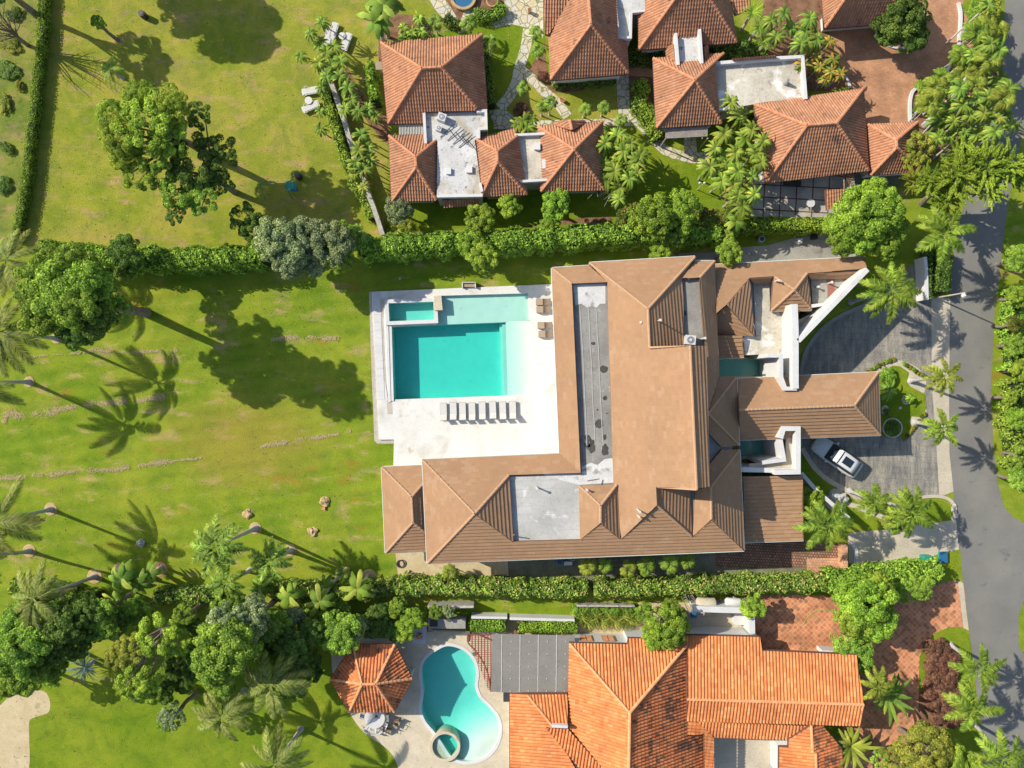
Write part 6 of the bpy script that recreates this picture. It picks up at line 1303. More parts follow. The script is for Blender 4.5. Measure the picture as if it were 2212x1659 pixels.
grove(1590, 330, [(0, 0), (10, -80), (45, 0), (5, 90), (-38, 10), (-25, -40), (35, -50), (35, 50), (-30, 60), (15, 115), (-10, -110), (-45, -10), (55, 20), (5, 40), (20, -30), (-5, 70), (60, -25), (-55, 30), (-20, 20), (40, 90)], 'strap', 'lf_banana', 'dragon_tree', 'strap leaved tree left of the wide hip roof', (1.1, 1.6), (3.4, 5.2), 'strap leaved trees before the hip roof', 'tree')
grove(1765, 120, [(0, 0), (-5, -45), (35, 10), (20, 50), (-30, 20), (-20, -20), (25, -30), (30, 35), (5, 25), (50, 40)], 'strap', 'lf_flower', 'flowering_shrub', 'orange flowered shrub left of the red driveway', (0.9, 1.3), (2.2, 3.6), 'orange flowering shrubs', 'shrub')
grove(1710, 60, [(0, 0), (-15, -30), (40, -20), (20, 35), (-35, 20), (-45, -15), (55, 25), (30, 10)], 'strap', 'lf_strap', 'leafy_plant', 'tall leafy plant behind the flowering shrubs', (1.0, 1.4), (2.5, 4.2), 'leafy plants in the shaded court', 'plant')
# palm border left of clay house
for i, (x, y, h, L, mt) in enumerate(((695, 48, 3.0, 1.0, 'lf_strap'), (670, 72, 3.4, 0.9, 'lf_strap'), (648, 120, 3.6, 0.8, 'lf_strap'), (690, 95, 2.6, 1.1, 'lf_strap'), (705, 110, 2.8, 1.2, 'lf_banana'), (722, 100, 2.8, 1.1, 'lf_strap'), (688, 135, 3.0, 1.1, 'lf_banana'), (715, 140, 2.6, 1.2, 'lf_strap'), (735, 130, 3.0, 1.1, 'lf_banana'), (705, 165, 2.8, 1.1, 'lf_strap'), (735, 165, 3.0, 1.2, 'lf_strap'), (752, 190, 3.2, 1.2, 'lf_strap'), (695, 190, 2.4, 0.9, 'lf_strap'), (760, 215, 3.0, 1.1, 'lf_strap'), (745, 235, 2.8, 1.1, 'lf_banana'), (775, 240, 3.2, 1.2, 'lf_strap'), (795, 235, 3.0, 1.1, 'lf_strap'), (810, 250, 2.8, 1.0, 'lf_banana'), (780, 292, 3.2, 1.2, 'lf_strap'), (775, 325, 3.2, 1.3, 'lf_banana'), (795, 318, 2.8, 1.1, 'lf_strap'), (770, 350, 3.2, 1.2, 'lf_strap'), (785, 365, 3.0, 1.2, 'lf_strap'), (765, 375, 2.6, 1.0, 'lf_banana'), (800, 345, 2.8, 1.0, 'lf_strap'), (692, 240, 2.8, 0.8, 'lf_strap'), (692, 278, 3.2, 0.9, 'lf_strap'), (785, 405, 2.4, 0.9, 'lf_olive'))):
    tuft(x, y, h, L, 'strap', mt, ('green ' if mt == 'lf_strap' else 'yellowish ')+'dracaena in the border along the stone wall, %s from the top' % ('first', 'second', 'third', 'fourth', 'fifth', 'sixth', 'seventh', 'eighth', 'ninth', 'tenth', 'eleventh', 'twelfth', 'thirteenth', 'fourteenth', 'fifteenth', 'sixteenth', 'seventeenth', 'eighteenth', 'nineteenth', 'twentieth', 'twenty-first', 'twenty-second', 'twenty-third', 'twenty-fourth', 'twenty-fifth', 'twenty-sixth', 'twenty-seventh', 'twenty-eighth')[i], 'dracaena', 0.05, 'dracaenas along the stone wall', 'plant', base=(x+random.uniform(15, 30), y+random.uniform(5, 20)) if h > 2.7 else None)
# fan / traveller palms by the top of clay house
tuft(815, 42, 4.2, 2.2, 'banana', 'lf_strap', 'big broad leaved palm left above the clay roof corner', 'travellers_palm', 0.12, cat='palm tree', base=(828, 95))
tuft(828, 10, 5.0, 2.2, 'banana', 'lf_palm', 'tallest broad leaved palm at the top, above the clay roof', 'travellers_palm', 0.12, cat='palm tree', base=(838, 80))
tuft(815, 48, 3.6, 1.1, 'fan', 'lf_olive', 'fan palm with folded leaf over the clay roof corner', 'fan_palm', 0.1, cat='palm tree')
for i, (x, y, r) in enumerate(((872, 60, 0.9), (890, 72, 1.0), (905, 40, 0.9), (870, 80, 0.7), (912, 68, 0.8))):
    tuft(x, y, 0.7, r, 'strap', 'lf_green', 'dark leafy clump in the bed above the clay roof, %s' % ('upper left', 'middle', 'upper right', 'lower left', 'lower right')[i], 'bed_plant', cat='plant', group='bed plants above the clay roof')
sp = [(940, 48, 2.4, 0.95, 'above the clay roof ridge'), (1012, 50, 2.4, 0.95, 'beside the curving stone terrace'), (1058, 90, 2.6, 0.9, 'at the right corner of the biggest left clay roof'), (1157, 70, 1.6, 0.85, 'left of the tall clay roof, upper one'), (1163, 108, 1.8, 0.85, 'left of the tall clay roof, in a round bed'), (1130, 190, 1.8, 0.8, 'by the fork of the stone path'), (1172, 228, 2.6, 0.7, 'behind the small dormer, left one'), (1190, 222, 3.0, 0.8, 'behind the small dormer, right one'), (1265, 235, 2.2, 0.75, 'on the small lawn, left of the pair'), (1305, 232, 2.2, 0.8, 'on the small lawn, right of the pair'), (1342, 260, 2.2, 0.75, 'by the junction of stone paths'), (1870-405, 285, 2.0, 0.8, 'in front of the grey pergola')]
for x, y, h, L, lb in sp:
    palm(x, y, h, L, 'areca', 'lf_palm', 'small feathery palm '+lb, 12, tr=0.06, name='small_palm')
for i, (x, y, L) in enumerate(((1130, 262, 1.1), (1140, 275, 1.0), (1118, 270, 0.9), (1150, 258, 0.8))):
    tuft(x, y, 2.0, L, 'banana', 'lf_banana', 'glossy banana plant between the two small clay roofs, '+('largest', 'lowest', 'leftmost', 'rightmost')[i], 'banana_plant', 0.08, cat='plant')
for i, (x, y, r, mt) in enumerate(((1200, 180, .5, 'lf_lime'), (1222, 178, .55, 'lf_purple'), (1245, 175, .5, 'lf_bright'), (1265, 172, .45, 'lf_dark'), (1173, 165, .6, 'lf_purple'), (1125, 238, .8, 'lf_purple'), (1378, 222, .75, 'lf_bright'), (1400, 240, .8, 'lf_bright'), (1390, 190, .7, 'lf_bright'), (1372, 120, .6, 'lf_green'), (1406, 116, .5, 'lf_green'), (1426, 120, .6, 'lf_bright'), (1307, 290-2, .5, 'lf_green'))):
    bush(x, y, r, mt, ('lime', 'bronze', 'bright', 'dark', 'bronze', 'dark bronze', 'round bright', 'large bright', 'yellow green', 'green', 'small green', 'fresh green', 'tiny green')[i]+' shrub '+('under the tall clay roof eave, first', 'under the tall clay roof eave, second', 'under the tall clay roof eave, third', 'under the tall clay roof eave, fourth', 'beside the roof corner and path', 'left of the forked stone path', 'beside the straight flagstone path', 'at the bend of the flagstone path', 'close to the clay roof west eave', 'in the shaded court, left', 'in the shaded court, middle', 'in the shaded court, right', 'at the dormer corner')[i], 0.7, group=None)
# ------------------------------------------------------------------ upper right corner
tree(1945, 35, 3.6, 2.4, 'broad', 'lf_dark', 'round dark tree in the white kerbed bed beside the garage', 'tree', blobs=[(15, 40, 3.0, 1.8, 'broad', 'lf_dark'), (-5, -40, 3.2, 1.8, 'broad', 'lf_dark'), (-30, 45, 2.4, 1.0, 'broad', 'lf_dark')])
tx = [(1700, 30, 4.0, 1.1), (1725, 60, 3.6, 1.1)]
for i, (x, y, h, L) in enumerate(((1625, 28, 3.4, 1.2), (1640, 60, 3.0, 1.15), (1652, 92, 2.6, 1.0))):
    tuft(x, y, h, L, 'fan', 'lf_bright', ('top', 'middle', 'lowest')[i]+' bright fan palm right of the white bridge roof', 'fan_palm', 0.12, cat='palm tree')
cl = [(2135, 10), (2155, 70), (2130, 60), (2100, 118), (2140, 95), (2160, 108), (2085, 150), (2115, 150), (2135, 130), (2060, 170), (2040, 195), (2075, 190), (2105, 185), (2160, 170), (2180, 190), (2050, 230), (2080, 225), (2110, 215), (2135, 210), (2165, 215), (2020, 190), (2030, 262), (2060, 262), (2095, 250), (2125, 245), (2155, 255), (2185, 270), (2050, 295), (2085, 285), (2110, 290), (2150, 285), (2008, 225), (2025, 300), (2175, 240)]
cl.sort(key=lambda q: q[1])
for i, (x, y) in enumerate(cl):
    sd = 'left' if x < 2075 else ('right' if x > 2130 else 'middle')
    r = random.random(); mt = 'lf_banana' if r < 0.45 else ('lf_strap' if r < 0.8 else 'lf_areca'); h = random.uniform(3.0, 6.0)
    bx = (CX+(x-CX)*random.uniform(0.90, 0.95), CY+(y-CY)*random.uniform(0.90, 0.95)+15)
    if mt == 'lf_areca': palm(x, y, h, 1.4, 'areca', mt, 'feathery palm, %s from the top, %s of the roadside grove' % (ORDW[i], sd), 10, base=bx, tr=0.06, name='areca_palm', group='palms of the roadside grove')
    else: tuft(x, y, h, random.uniform(1.1, 1.5), 'strap', mt, '%s slender palm, %s from the top, %s of the roadside grove' % ('yellowing' if mt == 'lf_banana' else 'green', ORDW[i], sd), 'slender_palm', 0.07, 'palms of the roadside grove', 'palm tree', base=bx)
for i, (x, y, h, L) in enumerate(((2035, 170, 3.4, 1.3), (2075, 120, 3.6, 1.3), (2110, 70, 4.2, 1.5), (2020, 230, 2.0, 1.2))):
    palm(x, y, h, L, 'areca', 'lf_royal', ('feathery palm at the white kerb bend', 'feathery palm over the white boundary wall', 'feathery palm by the yellowish corner hedge', 'low feathery palm near the clay hip corner')[i], 12, tr=0.07, name='feathery_palm')
for i, (x, y, r, mt) in enumerate(((1992, 215, .55, 'lf_lime'), (1980, 240, .4, 'lf_dark'), (1985, 230, .4, 'lf_dark'), (2010, 245, .7, 'lf_bright'), (1995, 185, .9, 'lf_green'), (2110, 25, 1.2, 'lf_green'))):
    bush(x, y, r, mt, ('small round lime bush inside the white kerb', 'dark tuft near the end of the white kerb', 'dark tuft beside the lime bush', 'bright bush at the foot of the white wall', 'leafy bush where the white kerb turns', 'leafy bush above the utility boxes')[i], 0.6)
tree(1985, 318, 4.0, 1.6, 'open', 'lf_olive', 'airy pale tree over the eastmost clay hip roof', 'tree', blobs=[(-15, 20, 3.8, 1.2, 'open', 'lf_olive')])
tree(2065, 385, 6.0, 2.6, 'wisp', 'lf_lime', 'wide feathery yellow green tree beside the road, right of the patio', 'tree', blobs=[(60, -25, 6.2, 2.4, 'wisp', 'lf_lime'), (110, -30, 6.0, 2.0, 'wisp', 'lf_lime'), (-60, 10, 5.4, 1.8, 'wisp', 'lf_lime'), (-20, 45, 5.2, 1.8, 'wisp', 'lf_lime'), (20, -40, 5.6, 2.0, 'wisp', 'lf_lime'), (70, 20, 5.6, 1.9, 'wisp', 'lf_lime'), (-90, 5, 4.6, 1.4, 'wisp', 'lf_olive'), (130, 0, 5.4, 1.5, 'wisp', 'lf_lime')], base=(1990, 440))
tree(1862, 470, 5.4, 2.6, 'broad', 'lf_bright', 'big bright round tree at the villa north-east corner', 'tree', blobs=[(45, -20, 5.6, 2.0, 'broad', 'lf_bright'), (-40, 40, 4.6, 1.8, 'broad', 'lf_bright'), (5, 35, 5.0, 1.8, 'broad', 'lf_bright'), (20, -45, 5.2, 1.7, 'broad', 'lf_bright'), (50, 60, 4.6, 1.5, 'broad', 'lf_bright'), (-50, 15, 4.2, 1.4, 'broad', 'lf_bright'), (70, 25, 4.4, 1.5, 'broad', 'lf_green')])
palm(2042, 503, 6.8, 2.9, 'royal', 'lf_royal', 'large royal palm over the shaded road beside the bright tree', 13, base=(1985, 530))
palm(1925, 628, 6.2, 2.9, 'royal', 'lf_royal', 'large royal palm over the villa driveway in deep shade', 13, base=(1838, 652))
palm(2040, 812, 5.4, 1.9, 'royal', 'lf_areca', 'yellow royal palm leaning over the road, upper of the pair', 11, base=(1966, 822))
palm(2037, 925, 5.6, 1.9, 'royal', 'lf_royal', 'green royal palm leaning over the road, lower of the pair', 13, base=(1976, 912))
tree(1965, 1085, 3.2, 0.1, 'open', 'lf_green', 'thin shoot hidden by the palm crowns', 'young_tree') if False else None
palm(1790, 1135, 5.4, 2.8, 'royal', 'lf_royal', 'leafy royal palm at the south-east corner of the villa roofs', 14, base=(1748, 1118))
palm(1890, 1085, 5.0, 1.8, 'royal', 'lf_royal', 'royal palm beside the parking court, left of two', 14, base=(1835, 1060))
palm(1968, 1105, 5.4, 2.6, 'royal', 'lf_royal', 'royal palm beside the parking court, right of two', 14, base=(1915, 1085))
palm(1945, 1130, 4.0, 1.5, 'areca', 'lf_royal', 'short feathery palm under the two royal palms', 12, base=(1905, 1112), tr=0.08)
tree(1750, 1080, 2.2, 1.4, 'broad', 'lf_bright', 'bright shrub between the slanting white wall and the brown roof', 'small_tree')
bush(1917, 1098, 0.8, 'lf_green', 'low green bush beneath the feathery palms at the path')
# island planting
tuft(*T(3, 2, (1050, 60))[0], 0.9, 1.3, 'strap', 'lf_strap', 'dark spiky cycad at the edge of the porch roof', 'cycad', cat='plant')
tuft(*T(3, 2, (1232, 125))[0], 0.8, 0.75, 'strap', 'lf_bright', 'small green cycad beside a pale stone on the island', 'cycad', cat='plant')
tuft(*T(3, 2, (1030, 240))[0], 0.4, 0.6, 'strap', 'lf_dark', 'shaded cycad under the porch corner', 'cycad', cat='plant')
bush(*T(3, 1, (1040, 1600))[0], 0.95, 'lf_hedge', 'rounded shrub ringed by a pale border in the island', 0.9)
kerb('bed_border', T(3, 1, (985, 1560), (990, 1620), (1030, 1655), (1020, 1600), (1000, 1560)), 0.14, 0.12, 'concrete')
tree(*T(3, 2, (1075, 385))[0], 0.7, 0.75, 'bush', 'lf_dark', 'clipped round bush inside a stone ring on the island', 'round_bush')
q = Wp(*T(3, 2, (1075, 380))[0], 0.1); b = MB(); cc = [(q[0]+0.85*math.cos(6.2832*i/20), q[1]+0.85*math.sin(6.2832*i/20)) for i in range(20)]; b.prism(offset(cc, -0.12, True), 0, 0.15, [cc]); tag(b.build('stone_ring', M['rock']), 'ring of pale stones round the clipped bush on the island', 'edging')
for i, q in enumerate(((3,2,1180,135), (3,2,1005,230))):
    p = Wp(*O((*q, 0))); b = MB(); b.prism([(p[0]+x, p[1]+y) for x, y in blob(0, 0, 0.34, 0.5, 10, 0.1)], 0, 0.22); tag(b.build('garden_stone', M['rock']), ('flat pale stone beside the small cycad on the island lawn', 'flat pale stone close to the porch roof edge')[i], 'stone')
for i in range(16):
    t = i/15; q = T(3, 1, (860+50*i*0.66, 1560-110*math.sin(t*3.0)))[0] if i < 8 else T(3, 1, (1180+25*(i-8), 1485+16*(i-8)))[0]
    bush(q[0], q[1], 0.26, ('lf_red', 'lf_olive', 'lf_green')[i % 3], 'little flowering border plant round the island', 0.3, 'border_plant', 'border plants round the island', cat='plant')
for i in range(9):
    q = T(3, 2, (1180+22*i, 470-25*i if i < 7 else 300-20*(i-6)))[0]; bush(q[0], q[1], 0.25, ('lf_flower', 'lf_red', 'lf_olive')[i % 3], 'little flowering border plant round the island', 0.3, 'border_plant', 'border plants round the island', cat='plant')
# palms in front of the gravel yard
for i, (x, y, h, L, mt) in enumerate(((1271, 1226, 3.0, 1.0, 'lf_areca'), (1306, 1222, 2.6, 0.9, 'lf_royal'), (1358, 1230, 2.6, 0.95, 'lf_areca'), (1398, 1222, 2.8, 1.1, 'lf_royal'), (1448, 1216, 3.0, 1.2, 'lf_royal'), (1486, 1212, 2.8, 0.9, 'lf_royal'), (972, 1236, 2.0, 0.95, 'lf_areca'))):
    palm(x, y, h, L, 'areca', mt, ('yellow areca palm, first on the left under the villa south eave', 'green areca palm, second under the villa south eave', 'yellow areca palm, third under the villa south eave', 'green areca palm, fourth under the villa south eave', 'bushiest areca palm under the villa south eave', 'last areca palm on the right under the villa south eave', 'lone areca palm on the sandy yard near the hose')[i], 13, tr=0.06, name='areca_palm')
# ------------------------------------------------------------------ left side and lower left
palm(15, 562, 6.2, 3.5, 'coco', 'lf_coco', 'coconut palm at the left edge just above the dark tree', 13, base=(112, 584))
palm(-2, 718, 7.7, 3.8, 'coco', 'lf_coco', 'coconut palm at the left edge beside the dark tree, lower one', 14, base=(123, 731), ring=0.55)
palm(-60, 826, 7.2, 3.8, 'coco', 'lf_coco', 'coconut palm whose curved trunk enters from the left edge', 13, base=(63, 825), ring=0.55)
palm(-8, 1125, 7.6, 3.7, 'coco', 'lf_coco', 'coconut palm at the left edge over the mown lawn', 14, base=(110, 1100), ring=0.65)
palm(-60, 1196, 7.6, 3.1, 'coco', 'lf_coco', 'coconut palm outside the left edge with its trunk base on the lawn', 12, base=(64, 1190), ring=0.65)
palm(72, 1292, 7.8, 3.1, 'coco', 'lf_coco', 'silvery coconut palm above the mixed hedge, lower left', 14, base=(205, 1245), ring=0.75)
palm(465, 1180, 8.0, 2.8, 'royal', 'lf_palm', 'glossy green palm over the lawn, left of the overlapping pair', 13, base=(552, 1141), ring=0.6, tr=0.2)
palm(582, 1212, 5.8, 2.4, 'royal', 'lf_palm', 'glossy green palm over the lawn, right of the overlapping pair', 13, base=(627, 1189), ring=0.6, tr=0.2)
palm(487, 1258, 5.4, 1.9, 'royal', 'lf_palm', 'lowest green palm of the group, above the hedge', 14, base=(540, 1232))
palm(585, 1478, 6.4, 3.5, 'coco', 'lf_coco', 'big pale coconut palm left of the gazebo', 16, base=(640, 1430))
palm(478, 1548, 5.6, 3.1, 'coco', 'lf_coco', 'yellowish coconut palm over the lower lawn, left of the big one', 14)
palm(592, 1652, 6.6, 3.2, 'coco', 'lf_coco', 'coconut palm cut by the bottom edge', 13, base=(650, 1574))
palm(330, 545, 2.8, 1.1, 'areca', 'lf_palm', 'feathery palm rising from the left hedge', 12, tr=0.07, name='feathery_palm')
palm(770, 512, 3.4, 1.4, 'areca', 'lf_palm', 'feathery palm beside the end of the stone wall', 13, tr=0.08, name='feathery_palm')
palm(240, 150, 2.0, 1.5, 'coco', 'lf_palm', 'young palm with upright fronds alone on the dry lawn', 11, tr=0.12, name='young_palm')
tuft(183, 1441, 1.4, 1.8, 'fan', 'lf_blue', 'silvery blue fan palm in the shade of the lower lawn', 'fan_palm', 0.15, cat='palm tree')
for i, (x, y, h, L, lb, bs) in enumerate(((262, 1250, 3.6, 1.9, 'largest banana plant beside the left mulch ring', (205+55, 1235)), (300, 1262, 3.0, 1.6, 'banana plant leaning right of the largest one', (345, 1230)), (325, 1240, 2.6, 1.4, 'banana plant in front of a red mulch ring', (350, 1225)),
   (625, 1290, 3.4, 1.8, 'banana plant over the pink tipped hedge, left', (640, 1268)), (690, 1300, 3.6, 1.9, 'traveller palm leaf fan between two mulch rings', (738, 1238)), (740, 1240, 2.2, 1.1, 'small banana plant on the lawn near the mulch ring', None), (772, 1272, 3.6, 1.9, 'tall yellow banana plant by the last mulch ring', (795, 1243)), (700, 1262, 2.4, 1.2, 'banana plant behind the left mulch ring', None), (560, 1270, 3.0, 1.5, 'banana plant under the overlapping palms', None), (250, 1300, 2.8, 1.5, 'banana plant with a bright yellow leaf, lower left', None))):
    tuft(x, y, h, L, 'banana', 'lf_banana' if i in (3, 6, 9) else 'lf_strap', lb, 'banana_plant', 0.12, cat='plant', base=bs)
for i, (x, y) in enumerate(((345, 1230), (740, 1240), (797, 1246), (260, 1232))):
    p = Wp(x, y); b = MB(); b.cyl((p[0], p[1], 0), 0.75, 0.07, 18, 0.6); o = tag(b.build('mulch_ring', M['thatch'] if i else M['cobble_red']), ('reddish mulch ring near the banana plants', 'straw mulch ring below the small banana plant', 'rightmost straw mulch ring, by the yard corner', 'straw mulch ring hidden by the largest banana')[i], 'mulch ring')
tr = [(45, 1400, 4.2, 2.4, 'lf_green', 'large green tree at the lower left edge', [(0, -55, 3.8, 1.9, 'broad', 'lf_green'), (10, 55, 3.4, 1.8, 'broad', 'lf_green'), (-35, 20, 4, 1.8, 'broad', 'lf_green')]),
 (140, 1345, 3.8, 2.2, 'lf_dark', 'dark tree behind the coconut palm, lower left', [(50, -25, 3.6, 1.6, 'broad', 'lf_dark'), (-20, 50, 3.4, 1.8, 'broad', 'lf_dark'), (60, 15, 3.2, 1.3, 'broad', 'lf_dark'), (30, 45, 3.0, 1.3, 'broad', 'lf_dark')]),
 (215, 1325, 3.4, 1.5, 'lf_green', 'mid green tree between the dark tree and the lime one', [(15, 30, 3.2, 1.2, 'broad', 'lf_green')]),
 (335, 1375, 4.6, 1.9, 'lf_lime', 'airy lime green tree with pale branches, lower left', [(-55, 30, 4.4, 1.5, 'open', 'lf_olive'), (-85, 45, 4.2, 1.2, 'open', 'lf_olive'), (40, 10, 4.3, 1.4, 'open', 'lf_lime'), (-40, 95, 4.4, 1.6, 'open', 'lf_lime'), (-10, 110, 4.0, 1.3, 'open', 'lf_lime'), (-65, 110, 3.6, 1.0, 'open', 'lf_lime')]),
 (480, 1395, 5.0, 2.6, 'lf_green', 'large rounded green tree left of the big coconut palm', [(10, -45, 4.6, 1.8, 'broad', 'lf_silver'), (-25, 40, 4.6, 1.8, 'broad', 'lf_green'), (0, 75, 4.0, 1.4, 'broad', 'lf_green'), (50, -10, 4.2, 1.6, 'broad', 'lf_green')]),
 (540, 1345, 4.2, 1.7, 'lf_silver', 'grey green tree above the big coconut palm', [(10, -35, 3.8, 1.2, 'broad', 'lf_silver'), (40, 10, 3.8, 1.2, 'broad', 'lf_dark')]),
 (630, 1395, 2.8, 1.5, 'lf_dark', 'dark tree in the shade between palm and gazebo', [(15, 45, 2.6, 1.5, 'broad', 'lf_dark'), (40, -30, 2.6, 1.3, 'broad', 'lf_dark'), (5, 85, 2.2, 1.3, 'broad', 'lf_dark')]),
 (738, 1365, 4.2, 1.9, 'lf_green', 'round green tree touching the gazebo roof', [(25, -10, 3.9, 1.3, 'broad', 'lf_silver'), (-30, 5, 3.6, 1.2, 'broad', 'lf_green')]),
 (372, 1548, 3.0, 1.3, 'lf_silver', 'small airy tree at the edge of the lower lawn shade', [(-15, 12, 2.6, 0.8, 'open', 'lf_green')]),
 (345, 1490, 2.4, 1.4, 'lf_dark', 'dark shrubby tree beneath the lime tree', []),
 (885, 1345, 2.4, 1.2, 'lf_bright', 'bright leafy shrub above the gazebo, right side', [(-12, 22, 2.0, 0.9, 'broad', 'lf_lime'), (15, -15, 2.4, 0.8, 'broad', 'lf_bright')]),
 (815, 1345, 1.9, 1.5, 'lf_dark', 'dark shrub in shade above the gazebo', [(30, 15, 1.8, 1.1, 'broad', 'lf_dark'), (5, -25, 1.8, 1.0, 'broad', 'lf_dark')]),
 (940, 1322, 2.2, 0.7, 'lf_hedge', 'leafy climber on the stained wall, left one', []), (968, 1320, 2.2, 0.6, 'lf_silver', 'leafy climber on the stained wall, right one', []),
 (1440, 1345, 4.2, 1.9, 'lf_bright', 'leafy green tree beside the white tanks and ladder', [(-25, 30, 3.6, 1.3, 'broad', 'lf_lime'), (10, 25, 4, 1.4, 'broad', 'lf_green'), (12, -25, 3.8, 1.2, 'broad', 'lf_green')]),
 (1390, 1322, 2.0, 0.9, 'lf_hedge', 'small leafy shrub left of the tree by the tanks', []),
 (1627, 1310, 2.6, 1.2, 'lf_lime', 'round yellow green tree right of the white tanks', []),
 (1868, 1300, 4.4, 2.6, 'lf_bright', 'big bright tree over the terracotta driveway', [(-25, 35, 4.2, 1.8, 'broad', 'lf_lime'), (30, 40, 4.2, 1.8, 'broad', 'lf_bright'), (25, -30, 4.2, 1.6, 'broad', 'lf_lime'), (-30, -10, 4, 1.6, 'broad', 'lf_bright'), (5, 55, 3.6, 1.3, 'broad', 'lf_bright')]),
 (1990, 1268, 2.6, 1.2, 'lf_green', 'green shrub where the hedge meets the road verge', [(-35, 10, 2.4, 1.1, 'broad', 'lf_green')]),
 (1842, 1410, 2.4, 1.8, 'lf_green', 'round glossy bush at the corner of the orange roof', [(20, 25, 2.0, 1.0, 'broad', 'lf_green')])]
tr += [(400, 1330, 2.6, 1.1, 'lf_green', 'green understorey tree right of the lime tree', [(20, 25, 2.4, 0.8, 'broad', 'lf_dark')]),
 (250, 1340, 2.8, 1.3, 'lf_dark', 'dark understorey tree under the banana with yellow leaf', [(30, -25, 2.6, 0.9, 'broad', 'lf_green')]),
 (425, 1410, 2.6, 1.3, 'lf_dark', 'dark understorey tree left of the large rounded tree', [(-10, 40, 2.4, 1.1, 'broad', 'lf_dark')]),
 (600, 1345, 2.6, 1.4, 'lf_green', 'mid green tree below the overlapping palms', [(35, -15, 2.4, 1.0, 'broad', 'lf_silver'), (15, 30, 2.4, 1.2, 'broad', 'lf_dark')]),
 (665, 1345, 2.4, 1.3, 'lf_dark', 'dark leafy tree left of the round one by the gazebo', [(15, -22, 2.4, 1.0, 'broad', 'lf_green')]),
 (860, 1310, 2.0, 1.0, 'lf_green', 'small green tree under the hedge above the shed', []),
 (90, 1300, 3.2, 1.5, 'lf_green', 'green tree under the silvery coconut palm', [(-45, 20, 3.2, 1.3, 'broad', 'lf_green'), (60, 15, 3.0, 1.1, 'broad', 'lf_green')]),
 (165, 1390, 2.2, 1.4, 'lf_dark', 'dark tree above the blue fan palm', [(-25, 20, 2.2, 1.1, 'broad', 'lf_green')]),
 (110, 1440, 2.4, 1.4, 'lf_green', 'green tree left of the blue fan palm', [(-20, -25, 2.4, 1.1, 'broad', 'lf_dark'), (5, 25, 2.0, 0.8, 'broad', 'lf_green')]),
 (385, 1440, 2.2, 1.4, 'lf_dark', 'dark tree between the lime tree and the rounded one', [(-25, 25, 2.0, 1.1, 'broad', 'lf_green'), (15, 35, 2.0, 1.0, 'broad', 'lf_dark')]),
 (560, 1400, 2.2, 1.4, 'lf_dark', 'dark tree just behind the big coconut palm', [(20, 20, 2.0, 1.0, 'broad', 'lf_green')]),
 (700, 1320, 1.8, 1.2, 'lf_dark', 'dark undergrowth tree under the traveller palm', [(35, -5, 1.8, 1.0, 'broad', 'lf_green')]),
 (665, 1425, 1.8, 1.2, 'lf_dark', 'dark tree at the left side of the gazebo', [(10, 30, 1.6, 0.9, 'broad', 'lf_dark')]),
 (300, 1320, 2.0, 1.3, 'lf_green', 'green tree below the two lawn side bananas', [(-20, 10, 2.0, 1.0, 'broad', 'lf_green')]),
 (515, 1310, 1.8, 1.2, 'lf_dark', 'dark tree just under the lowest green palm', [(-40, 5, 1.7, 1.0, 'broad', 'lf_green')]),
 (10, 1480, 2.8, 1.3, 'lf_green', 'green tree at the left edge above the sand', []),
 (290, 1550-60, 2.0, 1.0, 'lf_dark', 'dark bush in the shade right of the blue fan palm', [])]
for x, y, h, r, mt, lb, bl in tr:
    if x < 640 and y > 1290: h *= 1.75; bl = [(q[0], q[1], q[2]*1.75)+tuple(q[3:]) for q in bl]
    tree(x, y, h, r, 'open' if 'airy' in lb else 'broad', mt, lb, 'tree' if r > 1.3 else 'small_tree', blobs=bl)
for i in range(9):
    q = T(2, 3, (590+i*58, 340+(i % 2)*45))[0]; tuft(q[0], q[1], 0.4, 1.25, 'grass', 'lf_grass', 'soft bamboo grass clump above the white wall, %s from the left' % ('first', 'second', 'third', 'fourth', 'fifth', 'sixth', 'seventh', 'eighth', 'ninth')[i], 'bamboo_grass', cat='plant', group='bamboo grass clumps')
    q = T(2, 3, (575+i*58, 300))[0]; bush(q[0], q[1], 0.75, 'lf_hedge', 'fresh green shrub behind the bamboo grass, %s from the left' % ('first', 'second', 'third', 'fourth', 'fifth', 'sixth', 'seventh', 'eighth', 'ninth')[i], 1.0, group='shrubs behind the bamboo grass')
# right lower: bronze shrubs, palms, spiky plants
br = [(2010, 1400), (2030, 1395), (2050, 1405), (2018, 1420), (2042, 1422), (2060, 1430), (2012, 1440), (2035, 1445), (2056, 1450), (2020, 1462), (2045, 1468), (2060, 1474), (2008, 1480), (2030, 1488), (2052, 1494), (2010, 1500), (2040, 1510), (2065, 1500), (2020, 1525), (2050, 1535), (2075, 1545), (2030, 1550), (2060, 1560)]
for i, (x, y) in enumerate(br):
    bush(x, y, 0.85, 'lf_purple', 'low bronze leaved shrub packed in the bed beside the terracotta driveway', 0.8, 'bronze_shrub', 'bronze leaved shrubs', cat='shrub')
palm(2115, 1445, 5.6, 2.5, 'royal', 'lf_royal', 'royal palm over the road, topmost of three at lower right', 11, base=(2052, 1392))
palm(2100, 1535, 5.8, 2.7, 'royal', 'lf_royal', 'royal palm over the road, middle of three at lower right', 12, base=(2045, 1500))
palm(2165, 1640, 6.0, 2.8, 'royal', 'lf_royal', 'royal palm over the road, lowest of three at lower right', 12, base=(2100, 1560))
palm(1897, 1482, 4.4, 1.8, 'royal', 'lf_areca', 'yellow feathery palm beside the orange gable', 14, tr=0.12)
tuft(1918, 1500, 2.2, 2.4, 'agave', 'lf_strap', 'big dark strap leaved plant under the yellow palm', 'strap_plant', 0.15, cat='plant')
